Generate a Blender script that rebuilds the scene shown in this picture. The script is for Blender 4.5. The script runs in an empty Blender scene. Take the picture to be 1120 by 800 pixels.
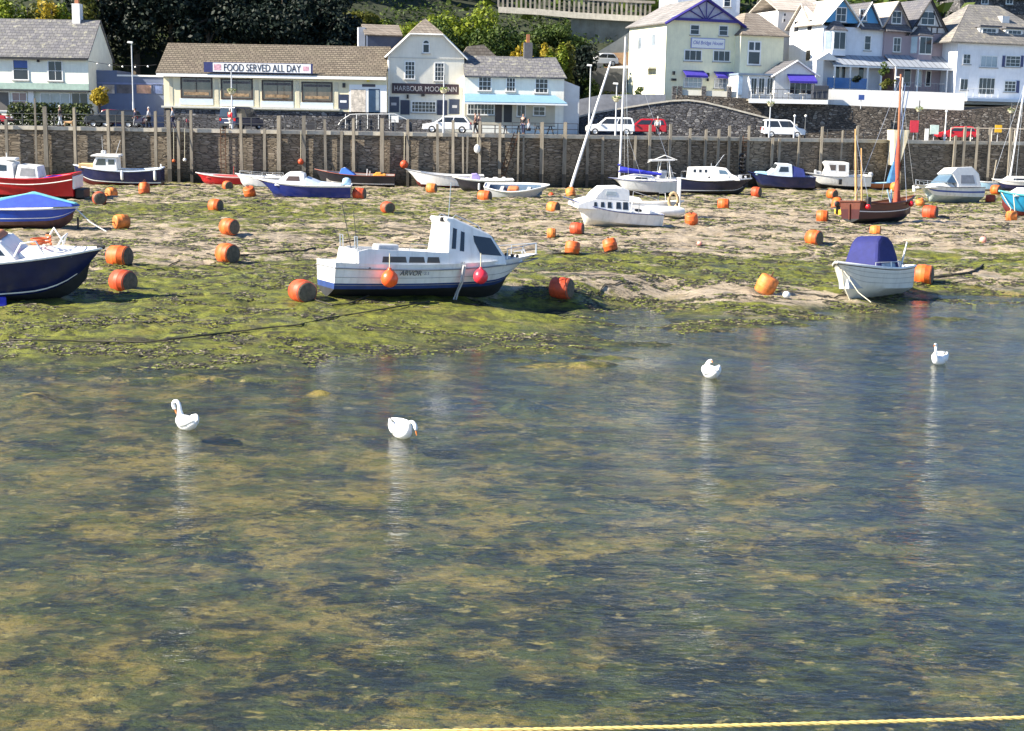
import bpy, math, random
import numpy as np
from mathutils import Vector, Matrix, noise as mnoise
random.seed(7)
R = math.radians
SC = bpy.context.scene
COL = SC.collection
F = 1500.0          # focal length in photo pixels (1120 wide)
CAM_H = 6.1
QZ = 5.2            # quay level
# ------------------------------------------------------------------ camera
cam_d = bpy.data.cameras.new('camera'); cam = bpy.data.objects.new('camera', cam_d); COL.objects.link(cam)
cam_d.sensor_width = 36; cam_d.lens = F/1120*36; cam_d.clip_end = 3000; cam_d.clip_start = 0.1
ROT = Matrix.Rotation(R(80.0), 3, 'X') @ Matrix.Rotation(R(1.0), 3, 'Z')
cam.matrix_world = Matrix.Translation((0, 0, CAM_H)) @ ROT.to_4x4()
SC.camera = cam
CP = Vector((0, 0, CAM_H))

def ray(px, py):
    return ROT @ Vector(((px-560)/F, -(py-400)/F, -1.0))
def at(px, py, Y):
    d = ray(px, py); t = Y/d.y
    return CP + d*t
def sstep(a, b, x):
    t = min(1, max(0, (x-a)/(b-a))); return t*t*(3-2*t)
def interp(x, pts):
    if x <= pts[0][0]: return pts[0][1]
    for (a, b), (c, d) in zip(pts, pts[1:]):
        if x <= c: return b+(d-b)*(x-a)/(c-a)
    return pts[-1][1]
WALL = [(-200, 113), (-44, 115), (0, 118), (17, 124), (35.3, 130.5), (35.8, 128.6), (46, 131), (200, 140)]
def wall_y(x): return interp(x, WALL)
SHORE = [(-60, 33), (-12, 33), (-6, 33.2), (-2.5, 35.5), (0, 36.2), (2.3, 37.3), (4, 39.4), (6.5, 41.8), (8.6, 43.0), (12, 45.6), (16, 48.6), (60, 54)]
def bed_z(x, y):
    """height of the mud without its fine relief; the water stands at z = 0"""
    d = y-interp(x, SHORE)
    if d < 0: return max(-0.42, d*0.045)
    s = interp(x, [(-3, .105), (4, .12), (10, .06), (20, .04)])
    z = min(0.95, 0.95*(1-math.exp(-s*d*1.15/0.95)))+.05*sstep(0, 1.5, d)
    return z-0.25*sstep(75, 115, y)
GRID = {}
def surf_z(x, y):
    """height of the built mud surface, relief included"""
    if not GRID: return bed_z(x, y)
    ys, us, Z = GRID['ys'], GRID['us'], GRID['Z']; j = int(np.clip(np.searchsorted(ys, y)-1, 0, len(ys)-2)); u = x/(6+min(max(y, 0), 200)*.5); i = int(np.clip(np.searchsorted(us, u)-1, 0, len(us)-2))
    fy = (y-ys[j])/(ys[j+1]-ys[j]); fx = (u-us[i])/(us[i+1]-us[i])
    return float((Z[j, i]*(1-fx)+Z[j, i+1]*fx)*(1-fy)+(Z[j+1, i]*(1-fx)+Z[j+1, i+1]*fx)*fy)
def ground(px, py):
    d = ray(px, py); z = 0.5
    for _ in range(30):
        t = (z-CAM_H)/d.z; p = CP+d*t
        z = z*0.5+0.5*surf_z(p.x, p.y)
    return Vector((p.x, p.y, surf_z(p.x, p.y)))
def water_pt(px, py, z=0.0):
    d = ray(px, py); return CP+d*((z-CAM_H)/d.z)

# ------------------------------------------------------------------ properties
def tag(o, label=None, cat=None, group=None, kind=None):
    if label: o['label'] = label
    if cat: o['category'] = cat
    if group: o['group'] = group
    if kind: o['kind'] = kind
    return o
def empty(name, loc, rot=(0, 0, 0), label=None, cat=None, group=None):
    o = bpy.data.objects.new(name, None); COL.objects.link(o); o.empty_display_size = .3
    o.location = loc; o.rotation_euler = rot
    return tag(o, label, cat, group)
def copy_tree(o, parent=None):
    c = o.copy(); COL.objects.link(c)
    if parent: c.parent = parent
    for ch in list(o.children): copy_tree(ch, c)
    return c

# ------------------------------------------------------------------ materials
_M = {}
def nodes_of(name):
    m = bpy.data.materials.new(name); m.use_nodes = True
    nt = m.node_tree; nt.nodes.clear()
    return m, nt, nt.nodes, nt.links
def M(name, col=None, rough=.5, var=.18, scale=(3, 3, 3), bump=0.0, metal=0.0, spec=.5, streak=0.0):
    """plain procedural surface: base colour with two octaves of wear, optional bump and vertical streaks"""
    if name in _M: return _M[name]
    m, nt, N, L = nodes_of(name)
    out = N.new('ShaderNodeOutputMaterial'); bs = N.new('ShaderNodeBsdfPrincipled')
    L.new(bs.outputs[0], out.inputs[0])
    bs.inputs['Roughness'].default_value = rough; bs.inputs['Metallic'].default_value = metal
    bs.inputs['Specular IOR Level'].default_value = spec
    tc = N.new('ShaderNodeTexCoord'); mp = N.new('ShaderNodeMapping'); L.new(tc.outputs['Object'], mp.inputs[0])
    mp.inputs['Scale'].default_value = scale if not isinstance(scale, (int, float)) else (scale,)*3
    nz = N.new('ShaderNodeTexNoise'); nz.inputs['Scale'].default_value = 1; nz.inputs['Detail'].default_value = 6; nz.inputs['Roughness'].default_value = .65
    L.new(mp.outputs[0], nz.inputs[0])
    mr = N.new('ShaderNodeMapRange'); mr.inputs[1].default_value = .3; mr.inputs[2].default_value = .7
    mr.inputs[3].default_value = 1-var; mr.inputs[4].default_value = 1+var
    L.new(nz.outputs[0], mr.inputs[0])
    mx = N.new('ShaderNodeMix'); mx.data_type = 'RGBA'; mx.blend_type = 'MULTIPLY'; mx.inputs[0].default_value = 1
    mx.inputs[6].default_value = (*col, 1); L.new(mr.outputs[0], mx.inputs[7])
    last = mx.outputs[2]
    if streak:
        mp2 = N.new('ShaderNodeMapping'); mp2.inputs['Scale'].default_value = (5, 5, .5); L.new(tc.outputs['Object'], mp2.inputs[0])
        n2 = N.new('ShaderNodeTexNoise'); n2.inputs['Scale'].default_value = 1; n2.inputs['Detail'].default_value = 4; L.new(mp2.outputs[0], n2.inputs[0])
        r2 = N.new('ShaderNodeMapRange'); r2.inputs[1].default_value = .5; r2.inputs[2].default_value = .75; r2.inputs[3].default_value = 0; r2.inputs[4].default_value = streak
        L.new(n2.outputs[0], r2.inputs[0])
        mx2 = N.new('ShaderNodeMix'); mx2.data_type = 'RGBA'; L.new(r2.outputs[0], mx2.inputs[0]); L.new(last, mx2.inputs[6])
        mx2.inputs[7].default_value = (.12, .10, .06, 1); last = mx2.outputs[2]
    L.new(last, bs.inputs['Base Color'])
    if bump:
        b = N.new('ShaderNodeBump'); b.inputs['Strength'].default_value = bump; b.inputs['Distance'].default_value = .03
        L.new(nz.outputs[0], b.inputs['Height']); L.new(b.outputs[0], bs.inputs['Normal'])
    _M[name] = m
    return m
def M_brick(name, c1, c2, mortar, bw, bh, msize=.02, rough=.85, bump=.6, axes='xz', dirt=.35, dirtcol=(.05, .05, .04), irregular=.0, lichen=None, tide=0):
    """courses of stone, slate or tile running along x, stacked along z (or up a roof slope)"""
    if name in _M: return _M[name]
    m, nt, N, L = nodes_of(name)
    out = N.new('ShaderNodeOutputMaterial'); bs = N.new('ShaderNodeBsdfPrincipled'); L.new(bs.outputs[0], out.inputs[0])
    bs.inputs['Roughness'].default_value = rough; bs.inputs['Specular IOR Level'].default_value = .3
    tc = N.new('ShaderNodeTexCoord'); sp = N.new('ShaderNodeSeparateXYZ'); L.new(tc.outputs['Object'], sp.inputs[0])
    cb = N.new('ShaderNodeCombineXYZ')
    ad = N.new('ShaderNodeMath'); ad.operation = 'ADD'
    L.new(sp.outputs['X'], ad.inputs[0]); L.new(sp.outputs['Y'], ad.inputs[1])
    L.new(sp.outputs['X'] if axes == 'xz' else ad.outputs[0], cb.inputs[0]); L.new(sp.outputs['Z'], cb.inputs[1])
    vec = cb.outputs[0]
    if irregular:
        nn = N.new('ShaderNodeTexNoise'); nn.inputs['Scale'].default_value = 1.3; nn.inputs['Detail'].default_value = 3; L.new(tc.outputs['Object'], nn.inputs[0])
        vm = N.new('ShaderNodeVectorMath'); vm.operation = 'MULTIPLY_ADD'
        L.new(nn.outputs['Color'], vm.inputs[0]); vm.inputs[1].default_value = (irregular,)*3; L.new(vec, vm.inputs[2]); vec = vm.outputs[0]
    br = N.new('ShaderNodeTexBrick'); L.new(vec, br.inputs[0]); br.inputs['Scale'].default_value = 1
    br.inputs['Color1'].default_value = (*c1, 1); br.inputs['Color2'].default_value = (*c2, 1); br.inputs['Mortar'].default_value = (*mortar, 1)
    br.inputs['Brick Width'].default_value = bw; br.inputs['Row Height'].default_value = bh; br.inputs['Mortar Size'].default_value = msize
    br.inputs['Mortar Smooth'].default_value = .3; br.inputs['Bias'].default_value = 0
    nz = N.new('ShaderNodeTexNoise'); nz.inputs['Scale'].default_value = .6; nz.inputs['Detail'].default_value = 8; nz.inputs['Roughness'].default_value = .7
    L.new(tc.outputs['Object'], nz.inputs[0])
    r = N.new('ShaderNodeMapRange'); r.inputs[1].default_value = .42; r.inputs[2].default_value = .68; r.inputs[3].default_value = 0; r.inputs[4].default_value = dirt
    L.new(nz.outputs[0], r.inputs[0])
    mx = N.new('ShaderNodeMix'); mx.data_type = 'RGBA'; L.new(r.outputs[0], mx.inputs[0]); L.new(br.outputs['Color'], mx.inputs[6]); mx.inputs[7].default_value = (*dirtcol, 1)
    last = mx.outputs[2]
    if tide:
        r4 = N.new('ShaderNodeMapRange'); r4.inputs[1].default_value = tide; r4.inputs[2].default_value = tide-1.3; r4.inputs[3].default_value = 0; r4.inputs[4].default_value = .85
        a4 = N.new('ShaderNodeMath'); a4.operation = 'MULTIPLY_ADD'; L.new(nz.outputs[0], a4.inputs[0]); a4.inputs[1].default_value = 3.0; L.new(sp.outputs['Z'], a4.inputs[2]); s4 = N.new('ShaderNodeMath'); s4.operation = 'SUBTRACT'; L.new(a4.outputs[0], s4.inputs[0]); s4.inputs[1].default_value = 1.5; L.new(s4.outputs[0], r4.inputs[0])
        m4 = N.new('ShaderNodeMix'); m4.data_type = 'RGBA'; L.new(r4.outputs[0], m4.inputs[0]); L.new(last, m4.inputs[6]); m4.inputs[7].default_value = (.045, .042, .028, 1); last = m4.outputs[2]
    if lichen:
        n3 = N.new('ShaderNodeTexNoise'); n3.inputs['Scale'].default_value = 1.7; n3.inputs['Detail'].default_value = 6; n3.inputs['Roughness'].default_value = .75; L.new(tc.outputs['Object'], n3.inputs[0])
        r3 = N.new('ShaderNodeMapRange'); r3.inputs[1].default_value = .55; r3.inputs[2].default_value = .62; r3.inputs[4].default_value = .7; L.new(n3.outputs[0], r3.inputs[0])
        m3 = N.new('ShaderNodeMix'); m3.data_type = 'RGBA'; L.new(r3.outputs[0], m3.inputs[0]); L.new(last, m3.inputs[6]); m3.inputs[7].default_value = (*lichen, 1); last = m3.outputs[2]
    L.new(last, bs.inputs['Base Color'])
    b = N.new('ShaderNodeBump'); b.inputs['Strength'].default_value = bump; b.inputs['Distance'].default_value = .06
    iv = N.new('ShaderNodeMath'); iv.operation = 'MULTIPLY_ADD'; L.new(br.outputs['Fac'], iv.inputs[0]); iv.inputs[1].default_value = -1.0; L.new(nz.outputs[0], iv.inputs[2])
    L.new(iv.outputs[0], b.inputs['Height']); L.new(b.outputs[0], bs.inputs['Normal'])
    _M[name] = m
    return m
def M_stone(name, cols, sx, sz, edge=(.035, .032, .03), rough=.9, bump=.8, dirt=.5, dirtcol=(.05, .05, .045), tide=0, axes='xz'):
    """rubble stone in rough courses: stretched cells with dark joints, patchy dirt, optional wet foot below a tide line"""
    m, nt, N, L = nodes_of(name)
    def math_(op, a, b=0.0, c=0.0):
        x = N.new('ShaderNodeMath'); x.operation = op
        for i, q in enumerate((a, b, c)):
            if isinstance(q, (int, float)): x.inputs[i].default_value = q
            else: L.new(q, x.inputs[i])
        return x.outputs[0]
    def rng(v, a, b, c, d):
        r = N.new('ShaderNodeMapRange'); L.new(v, r.inputs[0])
        for i, q in enumerate((a, b, c, d)): r.inputs[i+1].default_value = q
        return r.outputs[0]
    def mix(f, a, b):
        x = N.new('ShaderNodeMix'); x.data_type = 'RGBA'; L.new(f, x.inputs[0])
        for i, q in ((6, a), (7, b)):
            if isinstance(q, tuple): x.inputs[i].default_value = (*q, 1)
            else: L.new(q, x.inputs[i])
        return x.outputs[2]
    out = N.new('ShaderNodeOutputMaterial'); bs = N.new('ShaderNodeBsdfPrincipled'); L.new(bs.outputs[0], out.inputs[0]); bs.inputs['Roughness'].default_value = rough; bs.inputs['Specular IOR Level'].default_value = .3
    tc = N.new('ShaderNodeTexCoord'); sp = N.new('ShaderNodeSeparateXYZ'); L.new(tc.outputs['Object'], sp.inputs[0]); cb = N.new('ShaderNodeCombineXYZ')
    hx = math_('ADD', sp.outputs['X'], sp.outputs['Y']) if axes != 'xz' else sp.outputs['X']
    nn = N.new('ShaderNodeTexNoise'); nn.inputs['Scale'].default_value = .9; nn.inputs['Detail'].default_value = 4; L.new(tc.outputs['Object'], nn.inputs[0])
    L.new(math_('MULTIPLY_ADD', hx, 1/sx, math_('MULTIPLY', nn.outputs[0], .8)), cb.inputs[0]); L.new(math_('MULTIPLY_ADD', sp.outputs['Z'], 1/sz, math_('MULTIPLY', nn.outputs[0], .5)), cb.inputs[2])
    v1 = N.new('ShaderNodeTexVoronoi'); v1.inputs['Scale'].default_value = 1; v1.inputs['Randomness'].default_value = .75; L.new(cb.outputs[0], v1.inputs[0])
    v2 = N.new('ShaderNodeTexVoronoi'); v2.feature = 'DISTANCE_TO_EDGE'; v2.inputs['Scale'].default_value = 1; v2.inputs['Randomness'].default_value = .75; L.new(cb.outputs[0], v2.inputs[0])
    s2 = N.new('ShaderNodeSeparateXYZ'); L.new(v1.outputs['Color'], s2.inputs[0])
    col = mix(s2.outputs[0], cols[0], cols[1]); col = mix(rng(s2.outputs[1], .8, .86, 0, 1), col, cols[2])
    joint = rng(v2.outputs['Distance'], .02, .10, 1, 0); col = mix(joint, col, edge)
    nz = N.new('ShaderNodeTexNoise'); nz.inputs['Scale'].default_value = .5; nz.inputs['Detail'].default_value = 9; nz.inputs['Roughness'].default_value = .72; L.new(tc.outputs['Object'], nz.inputs[0])
    col = mix(rng(nz.outputs[0], .42, .62, 0, dirt), col, dirtcol)
    if tide: col = mix(rng(math_('MULTIPLY_ADD', nz.outputs[0], 3.0, math_('SUBTRACT', sp.outputs['Z'], 1.5)), tide, tide-1.5, 0, .88), col, (.035, .035, .022))
    L.new(col, bs.inputs['Base Color'])
    b = N.new('ShaderNodeBump'); b.inputs['Strength'].default_value = bump; b.inputs['Distance'].default_value = .08; L.new(math_('ADD', math_('MULTIPLY', joint, -1.0), nz.outputs[0]), b.inputs['Height']); L.new(b.outputs[0], bs.inputs['Normal'])
    _M[name] = m; return m
def M_leaf(name, c1, c2, trans=.25):
    if name in _M: return _M[name]
    m, nt, N, L = nodes_of(name)
    out = N.new('ShaderNodeOutputMaterial'); gi = N.new('ShaderNodeNewGeometry')
    mx = N.new('ShaderNodeMix'); mx.data_type = 'RGBA'; L.new(gi.outputs['Random Per Island'], mx.inputs[0])
    mx.inputs[6].default_value = (*c1, 1); mx.inputs[7].default_value = (*c2, 1)
    d = N.new('ShaderNodeBsdfPrincipled'); d.inputs['Roughness'].default_value = .6; d.inputs['Specular IOR Level'].default_value = .25
    t = N.new('ShaderNodeBsdfTranslucent'); ms = N.new('ShaderNodeMixShader'); ms.inputs[0].default_value = trans
    L.new(mx.outputs[2], d.inputs['Base Color']); L.new(mx.outputs[2], t.inputs[0])
    L.new(d.outputs[0], ms.inputs[1]); L.new(t.outputs[0], ms.inputs[2]); L.new(ms.outputs[0], out.inputs[0])
    _M[name] = m
    return m
white = M('white_gelcoat', (.80, .79, .76), .3, .10, 2, streak=.22)
cream_gel = M('cream_gelcoat', (.72, .70, .62), .35, .08, 2, streak=.15)
glass = M('dark_glass', (.025, .03, .035), .06, .3, 1, spec=.8)
bglass = M('blue_glass', (.10, .16, .22), .06, .3, 1, spec=.8)
steel = M('steel_tube', (.62, .63, .64), .3, .1, 4, metal=.7)
black = M('black_rubber', (.015, .015, .017), .6, .2, 4)
navy = M('navy_gelcoat', (.012, .018, .075), .22, .2, 2, streak=.05)
antifoul_red = M('red_antifouling', (.16, .025, .022), .8, .3, 3)
antifoul_blk = M('black_antifouling', (.018, .02, .022), .8, .4, 3, bump=.2)
antifoul_blue = M('blue_antifouling', (.012, .04, .16), .7, .35, 3)
blue_cloth = M('blue_canvas', (.018, .022, .22), .8, .2, 3, bump=.4)
timber = M('weathered_timber', (.22, .195, .155), .9, .35, (3, 3, .6), bump=.4)
wood = M('varnished_wood', (.22, .09, .035), .4, .3, (2, 8, 8))
white_paint = M('white_paint', (.78, .78, .76), .6, .06, 1.5, streak=.12)
rope_m = M('rope_fibre', (.55, .50, .36), .9, .3, 20)
orange = M('orange_buoy', (.70, .12, .018), .55, .45, 3, streak=.55)
redor = M('red_orange_buoy', (.55, .07, .018), .55, .45, 3, streak=.5)
yellor = M('faded_orange_buoy', (.70, .20, .035), .6, .45, 3, streak=.6)
rust = M('rusty_iron', (.10, .045, .025), .9, .4, 8, bump=.4)

# ------------------------------------------------------------------ mesh builder
class MB:
    def __init__(s): s.v = []; s.f = []; s.mi = []
    def add(s, vs, fs, mi=0):
        o = len(s.v); s.v += [tuple(v) for v in vs]
        for f in fs: s.f.append([i+o for i in f]); s.mi.append(mi)
    def box(s, x0, x1, y0, y1, z0, z1, mi=0):
        s.add([(x0, y0, z0), (x1, y0, z0), (x1, y1, z0), (x0, y1, z0), (x0, y0, z1), (x1, y0, z1), (x1, y1, z1), (x0, y1, z1)],
              [(0, 3, 2, 1), (4, 5, 6, 7), (0, 1, 5, 4), (1, 2, 6, 5), (2, 3, 7, 6), (3, 0, 4, 7)], mi)
    def hexa(s, b, t, mi=0):
        """b, t: four corner points, bottom and top, same winding (ccw from above)"""
        s.add(list(b)+list(t), [(3, 2, 1, 0), (4, 5, 6, 7), (0, 1, 5, 4), (1, 2, 6, 5), (2, 3, 7, 6), (3, 0, 4, 7)], mi)
    def prism(s, poly, y0, y1, mi=0):
        """poly of (x, z), ccw seen from -y, extruded y0 (front) to y1"""
        n = len(poly)
        s.add([(x, y0, z) for x, z in poly]+[(x, y1, z) for x, z in poly],
              [tuple(range(n)), tuple(range(2*n-1, n-1, -1))]+[(i+n, (i+1) % n+n, (i+1) % n, i)[::1] for i in range(n)], mi)
    def slab(s, quad, th, mi=0):
        """thick sheet: 4 points, thickness added along the normal, both ways"""
        a, b, c, d = [Vector(q) for q in quad]; n = (b-a).cross(d-a).normalized()*th*.5
        s.hexa([a-n, b-n, c-n, d-n], [a+n, b+n, c+n, d+n], mi)
    def tube(s, pts, r, n=6, mi=0, cap=True):
        pts = [Vector(p) for p in pts]; rs = r if isinstance(r, (list, tuple)) else [r]*len(pts)
        rings = []
        for i, p in enumerate(pts):
            t = (pts[min(i+1, len(pts)-1)]-pts[max(i-1, 0)]).normalized()
            u = t.cross(Vector((0, 0, 1)) if abs(t.z) < .9 else Vector((1, 0, 0))).normalized(); w = t.cross(u)
            rings.append([p+(u*math.cos(2*math.pi*k/n)+w*math.sin(2*math.pi*k/n))*rs[i] for k in range(n)])
        s.rings(rings, mi, cap)
    def rings(s, rings, mi=0, cap=True):
        n = len(rings[0]); vs = [q for rg in rings for q in rg]; fs = []
        for i in range(len(rings)-1):
            for k in range(n): fs.append((i*n+k, i*n+(k+1) % n, (i+1)*n+(k+1) % n, (i+1)*n+k))
        if cap: fs += [tuple(range(n-1, -1, -1)), tuple(range((len(rings)-1)*n, len(rings)*n))]
        s.add(vs, fs, mi)
    def lathe(s, prof, n=16, mi=0, mat=None, cap=True):
        """prof of (radius, height) about z; mat: optional 4x4"""
        rings = []
        for r, z in prof:
            rg = [Vector((r*math.cos(2*math.pi*k/n), r*math.sin(2*math.pi*k/n), z)) for k in range(n)]
            rings.append([mat @ q for q in rg] if mat else rg)
        s.rings(rings, mi, cap)
    def ball(s, c, r, n=12, mi=0, sx=1, sy=1, sz=1):
        k = n//2; prof = [(max(.001, math.sin(math.pi*i/k)), -math.cos(math.pi*i/k)) for i in range(k+1)]
        s.lathe(prof, n, mi, Matrix.Translation(c) @ Matrix.Diagonal((r*sx, r*sy, r*sz, 1)))
    def build(s, name, mats, parent=None, smooth=None, loc=None, rot=None):
        me = bpy.data.meshes.new(name); me.from_pydata(s.v, [], s.f)
        for m in (mats if isinstance(mats, (list, tuple)) else [mats]): me.materials.append(m)
        me.polygons.foreach_set('material_index', s.mi)
        me.update()
        bmx = __import__('bmesh').new(); bmx.from_mesh(me)
        if len(me.polygons) > 1:
            __import__('bmesh').ops.recalc_face_normals(bmx, faces=bmx.faces); bmx.to_mesh(me)
        bmx.free()
        if smooth is not None:
            me.polygons.foreach_set('use_smooth', [True]*len(me.polygons)); me.set_sharp_from_angle(angle=R(smooth))
        o = bpy.data.objects.new(name, me); COL.objects.link(o)
        if parent is not None: o.parent = parent
        if loc is not None: o.location = loc
        if rot is not None: o.rotation_euler = rot
        return o
def np_mesh(name, V, Fq, mats, parent=None, midx=None, smooth=False):
    me = bpy.data.meshes.new(name); V = np.asarray(V, np.float32); Fq = np.asarray(Fq, np.int32)
    me.vertices.add(len(V)); me.vertices.foreach_set('co', V.ravel())
    k = Fq.shape[1]; me.loops.add(Fq.size); me.loops.foreach_set('vertex_index', Fq.ravel())
    me.polygons.add(len(Fq)); me.polygons.foreach_set('loop_start', np.arange(0, Fq.size, k, dtype=np.int32))
    for m in (mats if isinstance(mats, (list, tuple)) else [mats]): me.materials.append(m)
    if midx is not None: me.polygons.foreach_set('material_index', np.asarray(midx, np.int32))
    if smooth: me.polygons.foreach_set('use_smooth', np.ones(len(Fq), bool))
    me.update(); me.validate()
    o = bpy.data.objects.new(name, me); COL.objects.link(o)
    if parent is not None: o.parent = parent
    return o
def text_mesh(name, body, size, mat, parent, loc, rot=(R(90), 0, 0), width=None, shear=0, ext=.01, height=None):
    c = bpy.data.curves.new(name, 'FONT'); c.body = body; c.size = size; c.extrude = ext; c.align_x = 'CENTER'; c.align_y = 'CENTER'; c.shear = shear
    c.offset = 0.0
    t = bpy.data.objects.new('tmp', c); COL.objects.link(t)
    dg = bpy.context.evaluated_depsgraph_get(); dg.update()
    me = bpy.data.meshes.new_from_object(t.evaluated_get(dg)); bpy.data.objects.remove(t)
    xs = [v.co.x for v in me.vertices]; ys = [v.co.y for v in me.vertices]
    kx = width/(max(xs)-min(xs)) if width else 1; ky = height/(max(ys)-min(ys)) if height else (kx if width else 1)
    mx, my = (max(xs)+min(xs))/2, (max(ys)+min(ys))/2
    for v in me.vertices: v.co.x = (v.co.x-mx)*kx; v.co.y = (v.co.y-my)*ky
    me.materials.clear(); me.materials.append(mat)
    o = bpy.data.objects.new(name, me); COL.objects.link(o); o.parent = parent; o.location = loc; o.rotation_euler = rot
    return o
def vnoise(x, y, seed=0):
    """value noise on arrays"""
    xi = np.floor(x).astype(np.int64); yi = np.floor(y).astype(np.int64); fx = x-xi; fy = y-yi
    fx = fx*fx*(3-2*fx); fy = fy*fy*(3-2*fy)
    def h(a, b):
        n = (a*374761393+b*668265263+seed*974634777) & 0x7fffffff
        n = ((n ^ (n >> 13))*1274126177) & 0x7fffffff
        n = n ^ (n >> 16)
        return (n & 0xffff)/65535.0
    return (h(xi, yi)*(1-fx)+h(xi+1, yi)*fx)*(1-fy)+(h(xi, yi+1)*(1-fx)+h(xi+1, yi+1)*fx)*fy
def fbm(x, y, o=4, seed=0, g=.5):
    s = 0; a = 1; t = 0
    for i in range(o): s = s+a*vnoise(x*2**i, y*2**i, seed+i*17); t += a; a *= g
    return s/t
# ------------------------------------------------------------------ light
SUN_AZ_T = R(17); SUN_EL = R(35)      # travel direction: to the right and a little away from the camera
w = bpy.data.worlds.new('World'); SC.world = w; w.use_nodes = True
nt = w.node_tree; bg = nt.nodes['Background']; sky = nt.nodes.new('ShaderNodeTexSky'); sky.sky_type = 'NISHITA'
sky.sun_disc = False; sky.sun_elevation = SUN_EL; sky.sun_rotation = math.atan2(-math.cos(SUN_AZ_T), -math.sin(SUN_AZ_T)) % (2*math.pi)
sky.air_density = 1.0; sky.dust_density = .05; sky.ozone_density = 6.0; sky.altitude = 2500
nt.links.new(sky.outputs[0], bg.inputs[0]); bg.inputs[1].default_value = .085
sl = bpy.data.lights.new('sun', 'SUN'); sl.energy = 5.0; sl.angle = R(.5); sl.color = (1, .91, .76)
so = bpy.data.objects.new('sun', sl); COL.objects.link(so)
so.rotation_euler = Vector((math.cos(SUN_EL)*math.cos(SUN_AZ_T), math.cos(SUN_EL)*math.sin(SUN_AZ_T), -math.sin(SUN_EL))).to_track_quat('-Z', 'Y').to_euler()
SC.view_settings.view_transform = 'Standard'; SC.view_settings.look = 'None'; SC.view_settings.gamma = 1; SC.view_settings.exposure = 1.5

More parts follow.
